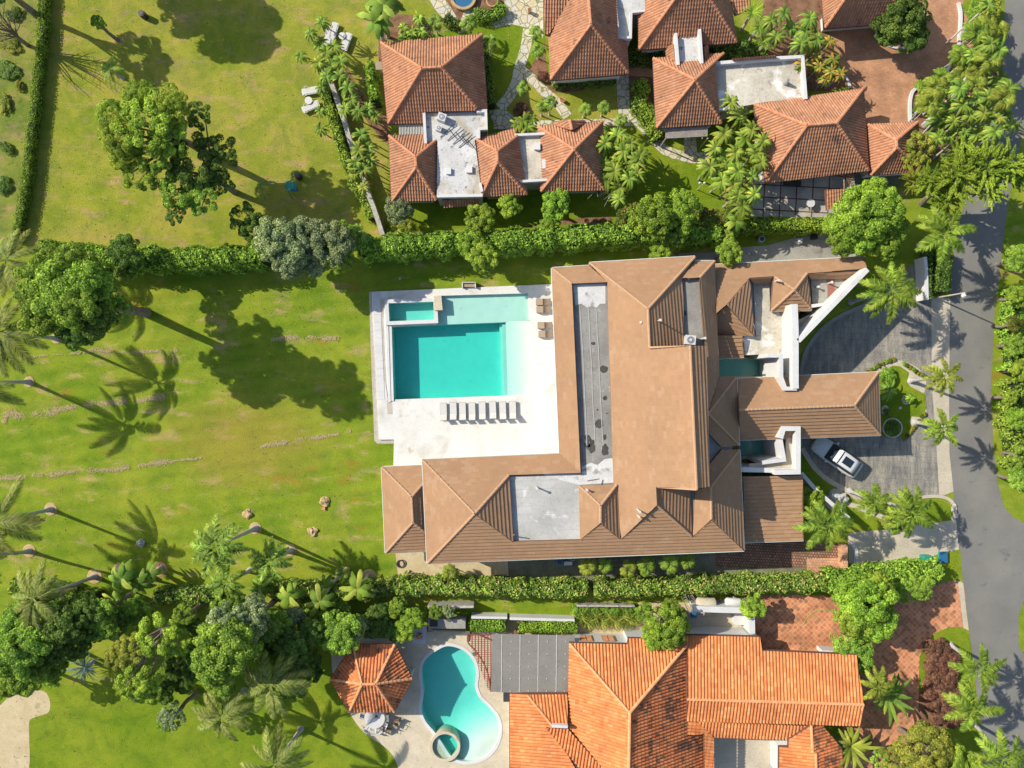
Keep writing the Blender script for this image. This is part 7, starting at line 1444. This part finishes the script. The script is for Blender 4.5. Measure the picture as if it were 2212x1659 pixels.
tuft(1838, 1612, 2.0, 2.3, 'agave', 'lf_olive', 'large star shaped agave like plant over the driveway', 'agave', 0.15, cat='plant')
tree(1995, 1620, 4.2, 2.6, 'fine', 'lf_olive', 'wide light green tree at the bottom right corner', 'tree', blobs=[(-60, 25, 3.8, 1.6, 'open', 'lf_olive'), (60, 20, 4, 1.9, 'fine', 'lf_lime'), (20, 55, 4, 2.0, 'fine', 'lf_olive'), (-30, 60, 3.6, 1.5, 'open', 'lf_lime'), (90, 40, 3.8, 1.5, 'fine', 'lf_lime')])
tree(1905, 1640, 2.8, 1.0, 'open', 'lf_green', 'small green tree beside the agave at the bottom', 'small_tree')
for i, (x, y, r) in enumerate(((2200, 640, 1.1), (2196, 745, 1.2), (2205, 800, 1.0), (2198, 905, 1.2), (2206, 985, 1.1), (2182, 860, 0.7))):
    tree(x, y, 2.6, r, 'broad', ('lf_bright', 'lf_green', 'lf_lime')[i % 3], 'rounded shrub in the roadside hedge on the right, %s from the top' % ORDW[(0, 1, 2, 4, 5, 3)[i]], 'small_tree', 'shrubs in the roadside hedge')
# extra trees across the road on the right edge
tree(2205, 1035, 3.2, 1.3, 'broad', 'lf_green', 'green tree at the right edge below the roadside hedge', 'tree')
tree(2200, 560, 3.0, 1.3, 'broad', 'lf_green', 'green tree at the right edge above the roadside hedge', 'tree')
tree(2190, 700, 2.6, 0.9, 'bush', 'lf_red', 'pink flowering shrub in the roadside hedge', 'small_tree')
# strap-leaved plant along hedge by patio
for i, (x, y, h, L) in enumerate(((1590, 480, 3.6, 1.5), (1575, 505, 2.8, 1.1))):
    tuft(x, y, h, L, 'banana', 'lf_banana', ('banana plant with long leaves left of the patio', 'smaller banana plant below the long leaved one')[i], 'banana_plant', 0.1, cat='plant')
# ------------------------------------------------------------------ furniture, vehicle, small things
def local(e):
    o0 = ORG[e.name]; ORG[e.name] = Vector((0, 0, 0)); return o0
import mathutils.noise as nz
# silver car
cx, cy = O((3, 2, 600, 628, 0))[:2]; p = Wp(cx, cy, 0.8); dx, dy = -310, 215; ang = math.atan2(dy, dx)
e = empty('parked_car', (p[0], p[1], 0.016), 'silver estate car with black glass roof parked on the shaded grey driveway', 'car'); e.rotation_euler = (0, 0, ang); local(e)
def loft(secs, n=2):
    """secs: list of (x, half width bottom, half width top, z0, z1)"""
    V = []; F = []
    for (x, wb, wt, z0, z1) in secs:
        V += [(x, -wb, z0), (x, -wb*1.0, z0+(z1-z0)*0.55), (x, -wt, z1), (x, -wt*0.5, z1+0.03), (x, 0, z1+0.04), (x, wt*0.5, z1+0.03), (x, wt, z1), (x, wb, z0+(z1-z0)*0.55), (x, wb, z0)]
    m = 9
    for i in range(len(secs)-1):
        for j in range(m-1): F.append((i*m+j, (i+1)*m+j, (i+1)*m+j+1, i*m+j+1))
        F.append((i*m+m-1, (i+1)*m+m-1, (i+1)*m, i*m))
    F.append(tuple(range(m))); F.append(tuple(range(len(secs)*m-1, (len(secs)-1)*m-1, -1))); return V, F
b = MB(); b.add(*loft([(-2.45, .70, .62, .35, .80), (-2.35, .86, .78, .28, .98), (-1.9, .94, .84, .25, 1.02), (-1.0, .96, .88, .25, 1.00), (0.6, .96, .88, .25, .98), (1.4, .95, .84, .25, .96), (2.05, .90, .74, .28, .88), (2.4, .78, .60, .32, .74), (2.52, .60, .5, .38, .62)]))
bd = b.build('body', M['carpaint'], e, True)
b = MB(); b.add(*loft([(-2.22, .74, .60, .96, 1.05), (-1.75, .82, .62, .98, 1.48), (-1.1, .84, .64, .98, 1.56), (0.0, .84, .64, .98, 1.58), (0.55, .84, .60, .98, 1.46), (1.12, .80, .66, .94, 1.00)])); b.build('windows', M['glass'], e, True)
b = MB(); b.add(*loft([(-1.78, .62, .58, 1.44, 1.50), (-1.4, .66, .62, 1.5, 1.555), (-0.2, .70, .66, 1.52, 1.60), (0.50, .66, .62, 1.44, 1.505)])); b.build('roof', M['carpaint'], e, True)
b = MB(); b.box((-0.75, 0, 1.63), (0.95, 0.74, 0.03)); b.build('sunroof', M['glass'], e)
for s in (-1, 1):
    b = MB(); b.box((0.75, s*1.02, 1.0), (0.18, 0.22, 0.14)); b.build('mirror', M['carpaint'], e)
    b = MB(); b.box((2.28, s*0.62, 0.72), (0.34, 0.24, 0.14), s*-0.4); b.build('headlight', M['offwhite'], e)
    b = MB(); b.tube([(-1.7, s*0.66, 1.56), (-0.6, s*0.69, 1.62), (0.35, s*0.66, 1.56)], 0.025, 5); b.build('roof_rail', M['metal'], e)
    for x in (-1.5, 1.5):
        b = MB(); V = []; 
        b.tube([(x, s*0.70, 0.34), (x, s*0.95, 0.34)], 0.34, 16); wl = b.build('wheel', M['rubber'], e)
        b = MB(); b.tube([(x, s*0.94, 0.34), (x, s*0.965, 0.34)], 0.22, 12); b.build('rim', M['metal'], wl)
# terrace loungers
def lounger_terrace(e):
    local(e); b = MB(); b.box((0, 0.25, 0.30), (0.62, 1.05, 0.10)); b.build('seat', M['cushion'], e)
    b = MB(); b.add([(-.31, -.28, .34), (.31, -.28, .34), (.31, -.82, .85), (-.31, -.82, .85), (-.31, -.34, .27), (.31, -.34, .27), (.31, -.88, .78), (-.31, -.88, .78)], [(0, 1, 2, 3), (7, 6, 5, 4), (0, 4, 5, 1), (1, 5, 6, 2), (2, 6, 7, 3), (3, 7, 4, 0)]); b.build('backrest', M['cushion'], e)
    b = MB(); b.box((0, -0.02, 0.22), (0.68, 1.66, 0.05)); b.build('frame', M['metal'], e)
    for sx in (-1, 1):
        for y in (-0.75, 0.7): b = MB(); b.box((sx*0.3, y, 0.1), (0.06, 0.06, 0.2)); b.build('leg', M['metal'], e)
b0 = None
ordn = ('leftmost', 'second', 'third', 'fourth', 'fifth', 'sixth', 'seventh', 'rightmost')
xs_ = [958.5, 979.5, 999.5, 1020, 1042, 1064.5, 1086, 1107.5]
for i, x in enumerate(xs_):
    y = 888-(x-958)*0.022+(0.4, -0.8, 0.3, 0.9, -0.3, -1.2, 0.5, 0.0)[i]; q = Wp(x, y, 0.3); lb = ordn[i]+' in the row of eight pale grey sun loungers below the pool'
    if i == 0: proto = empty('sun_lounger', (q[0], q[1], DZ), lb, 'sun lounger', 'sun loungers below the pool'); lounger_terrace(proto); c = proto
    else: c = copy_tree(proto); c.location = (q[0], q[1], DZ); c['label'] = lb
    c.rotation_euler = (0, 0, R(2+random.uniform(-1, 1)))
def lounger_wood(e):
    local(e); b = MB(); b.box((0, 0, 0.34), (0.62, 0.62, 0.22)); b.build('seat', M['cushion_tan'], e)
    b = MB(); V = []; F = []
    for i in range(7):
        t = i/6; x = 0.3+0.75*t; z = 0.42-0.20*math.sin(t*3.14)+0.30*t; V += [(x, -0.3, z), (x, 0.3, z), (x, 0.3, z-0.06), (x, -0.3, z-0.06)]
    for i in range(6):
        k = 4*i
        for j in range(4): F.append((k+j, k+(j+1) % 4, k+4+(j+1) % 4, k+4+j))
    b.add(V, F); b.build('curved_back', M['wicker'], e)
    b = MB(); b.box((0, 0, 0.12), (0.66, 0.58, 0.24)); b.build('base', M['wicker'], e)
for i, (x, y) in enumerate(((1171, 652.5), (1172, 669), (1174.5, 703), (1176.5, 722))):
    q = Wp(x, y, 0.35); lb = ('topmost', 'second', 'third', 'lowest')[i]+' of four brown curved lounge chairs right of the pool'
    if i == 0: proto = empty('lounge_chair', (q[0]-0.25, q[1], DZ), lb, 'lounge chair', 'brown lounge chairs'); lounger_wood(proto)
    else: c = copy_tree(proto); c.location = (q[0]-0.25, q[1], DZ); c['label'] = lb
def lounger_lawn(e):
    local(e); b = MB(); 
    out = [(-.85, -.3), (-.75, -.34), (.3, -.34), (.42, -.30), (.85, -.32), (.9, 0), (.85, .32), (.42, .30), (.3, .34), (-.75, .34), (-.85, .3)]
    b.prism(out, 0.30, 0.36, bottom=True); b.build('frame', M['offwhite'], e)
    b = MB(); b.prism([(x*0.88, y*0.78) for x, y in out], 0.36, 0.40); b.build('bed', M['cushion'], e)
    b = MB(); b.tube([(.25, -.38, .5), (.45, -.4, .55), (.6, -.38, .4)], .035, 5); b.tube([(.25, .38, .5), (.45, .4, .55), (.6, .38, .4)], .035, 5); b.build('armrest', M['offwhite'], e)
    for x in (-.7, .7):
        for y in (-.27, .27): b = MB(); b.box((x, y, .15), (.07, .07, .3)); b.build('leg', M['offwhite'], e)
proto = None
for i, (c_, x, y, a, lb) in enumerate(((1, 475, 783, 190, 'upper of two cream sun beds by the round white table on the dry lawn'), (1, 473, 920, 205, 'lower of two cream sun beds by the round white table on the dry lawn'), (1, 780, 360, 70, 'cream sun bed right of the small table near the palm border top'), (1, 668, 272, 75, 'cream sun bed above the palm border, left of the small table'), (1, 625, 320, 80, 'cream sun bed half under the palm border leaves'))):
    q = Wp(*T(c_, 0, (x, y))[0], 0.35)
    if proto is None: proto = empty('sun_bed', (q[0], q[1], 0), lb, 'sun lounger', 'cream sun beds on the lawn'); lounger_lawn(proto); c = proto
    else: c = copy_tree(proto); c.location = (q[0], q[1], 0); c['label'] = lb
    c.rotation_euler = (0, 0, R(a))
def round_table(x, y, r, h, label, z0=0.0):
    q = Wp(x, y, h); e = empty('round_table', (q[0], q[1], z0), label, 'table'); local(e)
    b = MB(); b.cyl((0, 0, h-.04), r, .04, 24); b.build('table_top', M['offwhite'], e); b = MB(); b.cyl((0, 0, 0), .06, h-.04, 8); b.cyl((0, 0, 0), .2, .04, 12); b.build('pedestal', M['offwhite'], e); return e
round_table(*T(1, 0, (453, 867))[0], 0.36, 0.5, 'round white table between two cream sun beds')
round_table(*T(1, 0, (743, 308))[0], 0.33, 0.5, 'small round white table near the top of the palm border')
# dining set by the gazebo
e = round_table(*T(1, 3, (1025, 1228))[0], 0.98, 0.75, 'large round white dining table below the gazebo', 0.06)
q = Wp(*T(1, 3, (1035, 1222))[0], 1.0); b = MB(); b.cyl((q[0], q[1], 0.82), 0.14, 0.22, 12, 0.10); tag(b.build('plant_pot', M['wicker']), 'dark little pot in the middle of the round dining table', 'pot')
def chair(e, mat, seatmat):
    local(e); b = MB(); b.box((0, 0, .44), (.46, .46, .05)); b.build('seat', M[seatmat], e)
    b = MB(); b.box((0, -.22, .68), (.46, .04, .44)); b.build('backrest', M[mat], e)
    b = MB(); b.tube([(-.23, -.22, .66), (-.25, .2, .66), (-.25, .2, .44)], .02, 5); b.tube([(.23, -.22, .66), (.25, .2, .66), (.25, .2, .44)], .02, 5); b.build('armrest', M[mat], e)
    for x in (-.2, .2):
        for y in (-.2, .2): b = MB(); b.box((x, y, .21), (.035, .035, .42)); b.build('leg', M[mat], e)
cc = Wp(*T(1, 3, (1025, 1228))[0], 0.4); proto = None
for i, a in enumerate((40, 5, -30, -62, -92, -125, 165, 140)):
    q = (cc[0]+1.16*math.cos(R(a)), cc[1]+1.16*math.sin(R(a)), 0.06); lb = 'white chair at the round dining table, '+('upper right', 'right', 'lower right', 'second lower right', 'bottom', 'lower left', 'left', 'upper left')[i]+' place'
    if proto is None: proto = empty('dining_chair', q, lb, 'chair', 'white chairs round the dining table'); chair(proto, 'offwhite', 'offwhite'); c = proto
    else: c = copy_tree(proto); c.location = q; c['label'] = lb
    c.rotation_euler = (0, 0, R(a+90))
proto = None
for i, (x, y, a) in enumerate(((1222, 1255, 190), (1205, 1290, 150), (1150, 1332, 170), (1100, 1325, 215))):
    q = Wp(*T(1, 3, (x, y))[0], 0.45); lb = ('topmost', 'second', 'third', 'leftmost')[i]+' of the four thin brown framed chairs beside the dining table'
    if proto is None: proto = empty('garden_chair', (q[0], q[1], .06), lb, 'chair', 'brown framed garden chairs'); chair(proto, 'wicker', 'cushion_tan'); c = proto
    else: c = copy_tree(proto); c.location = (q[0], q[1], .06); c['label'] = lb
    c.rotation_euler = (0, 0, R(a))
# grill / console left of gazebo, lounger by wall, wooden x chair
q = Wp(*T(1, 3, (715, 650))[0], 0.6); e = empty('side_table', (q[0], q[1], .06), 'low white bench at the left corner of the gazebo', 'bench'); local(e)
b = MB(); b.box((0, 0, .42), (1.0, .42, .06)); b.build('seat', M['offwhite'], e)
for x in (-.42, .42): b = MB(); b.box((x, 0, .2), (.06, .38, .4)); b.build('leg', M['offwhite'], e)
q = Wp(*T(1, 3, (1408, 525))[0], 0.5); e = empty('wooden_stand', (q[0], q[1], .1), 'crossed wooden stand on the white slab near the pool shed', 'stand'); local(e)
for a in (35, -50): b = MB(); b.box((0, 0, .35+a*0.001), (.8, .14, .05), R(a)); b.build('plank', M['orange_cap'], e)
b = MB(); b.box((0, 0, .16), (.5, .5, .3)); b.build('base', M['wood'], e)
sheet('white_slab', T(1, 3, (1360, 440), (1475, 430), (1470, 590), (1350, 580)), 0.16, M['white'], depth=0.1)
e = empty('satellite_dish', Wp(*T(1, 1, (1842, 808))[0], 0), 'small cream bench frame standing at the upper rim of the pool deck', 'bench'); e.name = 'garden_bench'; ORG[e.name] = Vector(e.location); o0 = local(e); ORG[e.name] = Vector((0, 0, 0))
b = MB(); b.box((0, 0, .42), (1.3, .40, .05)); b.build('seat', M['cushion_tan'], e)
for x in (-.62, .62): b = MB(); b.box((x, 0, .28), (.10, .55, .56)); b.build('armrest', M['offwhite'], e)
b = MB(); b.box((0, .22, .52), (1.3, .06, .3)); b.build('backrest', M['offwhite'], e)
# street lamp by the road
b0_ = Wp(*T(3, 1, (1450, 915))[0], 0); tp = Wp(*T(3, 1, (1700, 893))[0], 4.6); e = empty('street_lamp', b0_, 'pale street lamp post at the end of the shaded hedge by the road', 'street lamp'); local(e)
t_ = Vector(tp)-Vector(b0_); b = MB(); b.tube([(0, 0, 0), (t_.x*0.25, t_.y*0.25, 4.5), (t_.x*0.9, t_.y*0.9, 4.6)], [.09, .06, .05], 8); b.build('post', M['concrete'], e)
b = MB(); b.cyl((t_.x, t_.y, 4.45), .22, .22, 12, .1); b.build('lamp_head', M['offwhite'], e)
# lamp on small lawn (top middle)
e = empty('garden_lamp', Wp(*T(2, 0, (1600, 1640))[0], 0), 'white double headed garden lamp on the bright small lawn', 'lamp'); local(e)
b = MB(); b.tube([(0, 0, 0), (0, 0, 1.9)], .035, 6); b.build('post', M['offwhite'], e)
for s in (-1, 1): b = MB(); b.cyl((s*.22, .15, 1.85), .12, .12, 10, .06); b.build('lamp_head', M['offwhite'], e)
# utility boxes
def box_thing(name, q, d, rz, mat, label, cat, lid=None, z=0.0):
    p = Wp(*q, d[2]); e = empty(name, (p[0], p[1], z), label, cat); local(e); e.rotation_euler = (0, 0, rz)
    b = MB(); b.box((0, 0, d[2]/2), d, 0, 0.96); b.build('box', M[mat], e)
    b = MB(); b.box((0, 0, d[2]+.03), (d[0]*1.04, d[1]*1.04, .06)); b.build('lid', M[lid or mat], e)
    b = MB(); b.box((0, -d[1]/2-.02, d[2]*.7), (.2, .04, .05)); b.build('handle', M['darkmetal'], e); return e
box_thing('utility_box', T(3, 0, (1722, 262))[0], (0.45, 0.8, 0.8), R(3), 'metal', 'grey utility cabinet on the tan strip inside the white kerb', 'utility box')
box_thing('utility_box', T(3, 0, (1810, 262))[0], (0.65, 0.6, 0.9), R(20), 'offwhite', 'white utility cabinet next to the roadside palms, top right', 'utility box')
box_thing('rubbish_bin', T(3, 2, (1385, 1512))[0], (0.7, 0.5, 0.9), R(0), 'green_plastic', 'dark green rubbish bin at the end of the concrete walk', 'bin')
box_thing('rubbish_bin', T(3, 2, (1428, 1520))[0], (0.4, 0.4, 0.5), R(20), 'offwhite', 'small pale bin beside the dark green bin', 'bin')
box_thing('water_meter', T(3, 2, (1515, 1497))[0], (0.75, 1.0, 0.25), R(0), 'green_plastic', 'teal ground box on the grass near the road', 'utility box', 'blue')
box_thing('storage_chest', T(2, 3, (1978, 375))[0], (1.2, 1.0, 0.9), R(0), 'offwhite', 'white freezer chest in the service yard behind the orange house', 'chest')
box_thing('storage_chest', T(2, 2, (485, 1550))[0], (0.75, 0.32, 0.4), R(2), 'offwhite', 'white long box by the villa south wall', 'chest')
box_thing('speaker_box', T(1, 3, (2170, 1045))[0], (0.7, 0.85, 0.7), 0, 'darkmetal', 'dark square box standing by the corner of the orange roof', 'box')
box_thing('blue_barrel_box', T(2, 3, (1575, 335))[0], (0.4, 0.5, 0.6), 0, 'blue', 'blue container under the leaning ladders', 'container')
box_thing('stone_planter', T(3, 1, (405, 385))[0], (0.5, 0.45, 0.5), 0, 'black', 'black planter box in the shade under the bright tree', 'planter')
# pool pump barrel on yard
def barrel(q, r, h, mat, label, name='barrel', cat='barrel'):
    p = Wp(*q, h); e = empty(name, (p[0], p[1], 0), label, cat); local(e); b = MB(); b.cyl((0, 0, 0), r*.92, h*.5, 16, r, cap=False); b.cyl((0, 0, h*.5), r, h*.5, 16, r*.9); b.build('body', M[mat], e)
    b = MB(); b.cyl((0, 0, h), r*.6, .04, 14); b.build('lid', M['darkmetal'], e)
barrel(T(2, 2, (412, 1535))[0], .38, .7, 'blue', 'blue round tub beside the white box on the yard', 'tub', 'tub')
barrel(T(2, 2, (525, 1508))[0], .25, .6, 'metal', 'small grey tub by the villa south eave', 'tub', 'tub')
barrel(T(1, 0, (358, 1515))[0], .34, .7, 'black', 'black kettle grill standing on the dry lawn', 'kettle_grill', 'grill')
barrel(T(0, 0, (1220, 112))[0], .33, .8, 'black', 'dark drum on the shaded top of the dry lawn', 'drum', 'barrel')
barrel(T(2, 1, (2160, 405))[0], .35, .7, 'metal', 'grey round bin on the side path north of the villa', 'dustbin', 'bin')
# white horizontal tanks
for i, (q0, q1, r, lb) in enumerate((((1610, 235), (1745, 235), .55, 'larger pale cylindrical tank behind the white wall'), ((1860, 222), (1965, 226), .38, 'smaller white cylindrical tank right of the larger one'))):
    a = Vector(Wp(*T(2, 3, q0)[0], 1.3)); c = Vector(Wp(*T(2, 3, q1)[0], 1.3)); e = empty('gas_tank', (a.x, a.y, 0), lb, 'tank'); d = c-a; local(e)
    b = MB(); n = 6; pts = [(-.25, 0, 1.3), (-.2, 0, 1.3), (-.1, 0, 1.3), (0, 0, 1.3)]+[(d.x, d.y, 1.3), (d.x+.1, d.y, 1.3), (d.x+.2, d.y, 1.3), (d.x+.25, d.y, 1.3)]; b.tube(pts, [.1*r/.5, .6*r, .9*r, r, r, .9*r, .6*r, .1], 16); b.build('shell', M['concrete' if i == 0 else 'whiteclean'], e, True)
    for t in (.2, .8): b = MB(); b.box((d.x*t, d.y*t, .45), (.12, r*1.5, .9)); b.build('saddle', M['concrete_grey'], e)
e = empty('white_cone', Wp(*T(2, 3, (1800, 230))[0], 0), 'white funnel cover standing between the two tanks', 'cover'); local(e); b = MB(); b.cyl((0, 0, 0), .3, 1.1, 14, .08); b.build('cone', M['offwhite'], e); b = MB(); b.cyl((0, 0, 1.1), .1, .08, 10); b.build('cap', M['metal'], e)
def ladder(q0, q1, h, label):
    a = Vector(Wp(*T(2, 3, q0)[0], 0.2)); c = Vector(Wp(*T(2, 3, q1)[0], h)); e = empty('ladder', (a.x, a.y, 0), label, 'ladder'); d = c-a; s = Vector((-d.y, d.x, 0)).normalized()*.2; local(e); z0 = Vector((0, 0, .2))
    for k in (-1, 1): b = MB(); b.tube([z0+s*k, z0+d+s*k], .035, 5); b.build('rail', M['wood_grey'], e)
    for i in range(1, 11): b = MB(); b.tube([z0+d*(i/11)+s, z0+d*(i/11)-s], .02, 5); b.build('rung', M['wood_grey'], e)
ladder((1570, 360), (1480, 170), 2.0, 'wooden ladder leaning to the hedge, left one'); ladder((1590, 285), (1540, 160), 1.8, 'wooden ladder leaning beside another, right one')
# swing set on the dry lawn
o = Wp(*T(1, 0, (205, 1645))[0], 0); e = empty('swing_set', o, 'green swing frame with a small roofed seat on the shaded dry lawn', 'swing set'); local(e)
b = MB(); b.tube([(-1.3, .1, 1.9), (1.1, .15, 1.9)], .05, 6); b.build('top_bar', M['green_plastic'], e)
for x, s in ((-1.3, -1), (-1.3, 1), (1.0, -1), (1.0, 1)): b = MB(); b.tube([(x, .12, 1.9), (x+(.2 if x > 0 else -.15), .12+s*.9, 0)], .04, 6); b.build('leg', M['green_plastic'], e)
b = MB(); b.box((1.55, .0, 1.5), (.9, .75, .08), .1); b.cyl((1.55, .0, 1.54), .36, .1, 12); b.build('canopy', M['green_plastic'], e)
b = MB(); b.box((1.55, 0, .5), (.7, .5, .06)); b.build('seat', M['blue'], e)
for x in (1.25, 1.85): b = MB(); b.tube([(x, 0, .5), (x, 0, 1.5)], .03, 5); b.build('hanger', M['green_plastic'], e)
# pool toy, hose coils, rocks, clippings heaps
q = Wp(*T(1, 3, (1878, 672))[0], .1); e = empty('pool_skimmer', (q[0], q[1], .1), 'small green pool cleaner lying on the kidney pool rim', 'pool cleaner'); local(e); b = MB(); b.box((0, 0, .08), (.22, .3, .14), .3, .7); b.build('housing', M['green_plastic'], e); b = MB(); b.tube([(.1, .05, .12), (.3, .15, .1)], .02, 5); b.build('handle', M['metal'], e)
def hose(q, r, n, mat, label, z=.03):
    p = Wp(*q, 0); b = MB(); pts = []
    for i in range(n*16+1):
        a = i/16*6.2832; rr = r*(.8+.25*math.sin(i*.37)); pts.append((p[0]+rr*math.cos(a)+.1*math.sin(i*.11), p[1]+rr*math.sin(a), z+.004*i*.2))
    b.tube(pts, .03, 5); tag(b.build('hose_coil', M[mat]), label, 'hose')
hose(T(1, 2, (1262, 1558))[0], .42, 4, 'darkmetal', 'dark coiled hose on the sandy yard corner'); hose(T(3, 3, (570, 520))[0], .33, 3, 'lf_green', 'green coiled hose on the terracotta driveway')
b = MB(); b.tube([Wp(*T(3, 3, q)[0], .04) for q in ((560, 300), (470, 290), (400, 310), (340, 360), (310, 420))], .03, 5); tag(b.build('garden_hose', M['lf_green']), 'loose green hose curving over the terracotta driveway', 'hose')
def lump(name, q, r, h, mat, label, cat, z=0.0):
    p = Wp(*q, 0); me = bpy.data.meshes.new(name); import bmesh; bm = bmesh.new(); bmesh.ops.create_icosphere(bm, subdivisions=3, radius=1.0)
    for v in bm.verts:
        k = 1+.55*nz.noise(v.co*1.6+Vector((p[0], p[1], 0)))+.25*nz.noise(v.co*5.0+Vector((p[1], p[0], 0)))
        v.co = Vector((v.co.x*r*k, v.co.y*r*k, max(v.co.z, -.15)*h*k))
    bm.to_mesh(me); bm.free(); me.materials.append(M[mat]); o = bpy.data.objects.new(name, me); COL.objects.link(o); o.location = (p[0], p[1], z); tag(o, label, cat); return o
lump('rock', T(0, 2, (1218, 1375))[0], .38, .42, 'rock', 'single grey white rock on the mown lawn', 'rock')
for i, (q, r) in enumerate((((0, 2, 2142, 1120), .45), ((1, 2, 592, 1015), .48), ((1, 2, 487, 1280), .5))):
    lump('clippings_heap', T(q[0], q[1], (q[2], q[3]))[0], r, .28, 'thatch', ('heap of dry clippings left of the green palms', 'heap of dry clippings with a pink bag beside it', 'heap of dry clippings in the middle of the lawn')[i], 'heap')
q = Wp(*T(1, 2, (590, 1075))[0], 0); b = MB(); b.prism([(q[0]-.28, q[1]-.02), (q[0]+.1, q[1]-.16), (q[0]+.12, q[1]+.2)], 0.02, .2); tag(b.build('pink_bag', M['pink']), 'pink triangular bag below a heap of clippings', 'bag')
for i, (c, r, x, y, s) in enumerate(((3,2,1610,1055,.2), (3,2,1598,1085,.2), (3,2,1625,1135,.24), (1,1,1245,745,.14), (3,2,1142,205,.16), (2,2,1150,0,0.0))):
    if s: lump('rock', T(c, r, (x, y))[0], s, s, 'rock', ('upper pale rock at the corner of the small front lawn', 'middle pale rock at the corner of the small front lawn', 'lowest pale rock at the corner of the small front lawn', 'pebble like ball lying on the shaded lawn', 'white object on the shaded island lawn')[i], 'rock')
# boulder by the slanting wall
lump('boulder', T(3, 2, (590, 985))[0], .9, .7, 'rock', 'large grey boulder between the slanting wall and driveway', 'rock')
# pots
def pot(q, r, h, mat, label):
    p = Wp(*q, h); e = empty('plant_pot', (p[0], p[1], 0.03), label, 'pot'); local(e); b = MB(); b.cyl((0, 0, 0), r*.7, h, 16, r); b.build('pot', M[mat], e); b = MB(); b.cyl((0, 0, h-.03), r*1.08, .07, 16); b.build('rim', M[mat], e)
    b = MB(); b.cyl((0, 0, h+.03), r*.85, .02, 14); b.build('soil', M['soil'], e)
pot(T(1, 0, (2040, 8))[0], .55, .5, 'thatch', 'big ochre pot in the bed on the stone terrace'); pot(T(2, 0, (152, 85))[0], .2, .5, 'cobble_red', 'small pot among the stone terrace slabs'); pot(T(2, 3, (35, 488))[0], .22, .4, 'cobble_red', 'terracotta pot at the end of the longer box hedge'); pot(T(2, 0, (425, 855))[0], .16, .35, 'orange_cap', 'left clay pot of a pair on the small dry lawn'); pot(T(2, 0, (445, 868))[0], .16, .35, 'orange_cap', 'right clay pot of a pair on the small dry lawn')
# round blue fountain at the top edge
q = Wp(*T(1, 0, (1790, -30))[0], .4); e = empty('fountain', (q[0], q[1], 0), 'round stone fountain with blue water at the top edge', 'fountain'); local(e); cr = lambda r: [(r*math.cos(6.2832*i/28), r*math.sin(6.2832*i/28)) for i in range(28)]
b = MB(); b.prism(cr(1.25), 0, .42, [cr(1.0)]); b.build('rim', M['thatch'], e); b = MB(); b.prism(cr(1.02), 0, .3); b.build('water', M['blue'], e)
# buggy under the patio and other patio things
round_table(*T(3, 1, (370, 95))[0], .4, .7, 'round white table on the grey patio beside the clay canopy')
q = Wp(*T(3, 0, (215, 1580))[0], .5); e = empty('patio_bench', (q[0], q[1], .02), 'dark bench on the grey patio under the hip roof', 'bench'); local(e); b = MB(); b.box((0, 0, .42), (1.6, .5, .08)); b.build('seat', M['darkmetal'], e)
for x in (-.7, .7): b = MB(); b.box((x, 0, .2), (.06, .45, .4)); b.build('leg', M['darkmetal'], e)
# toilet-like white figure on side path
lump('white_statue', T(3, 1, (262, 430))[0], .28, .7, 'whiteclean', 'small white garden statue on the grey side path', 'statue')
# trellis beside the villa
e = empty('trellis', Wp(*T(2, 2, (900, 1560))[0], 0), 'dark metal trellis rack along the yard behind the areca palms', 'trellis'); o0 = Vector(e.location); local(e)
for y, z in ((1500, 1.5), (1540, 1.5), (1580, 1.2)):
    a = Vector(Wp(*T(2, 2, (600, y+20))[0], z))-o0; c = Vector(Wp(*T(2, 2, (1240, y-10))[0], z))-o0; b = MB(); b.tube([a, c], .03, 4); b.build('rail', M['darkmetal'], e)
for i in range(9):
    a = Vector(Wp(*T(2, 2, (600+i*80, 1520))[0], 1.5))-o0; c = Vector(Wp(*T(2, 2, (600+i*80, 1590))[0], 1.2))-o0; b = MB(); b.tube([a, c], .025, 4); b.tube([(a.x, a.y, 0), a], .03, 4); b.build('crossbar', M['darkmetal'], e)
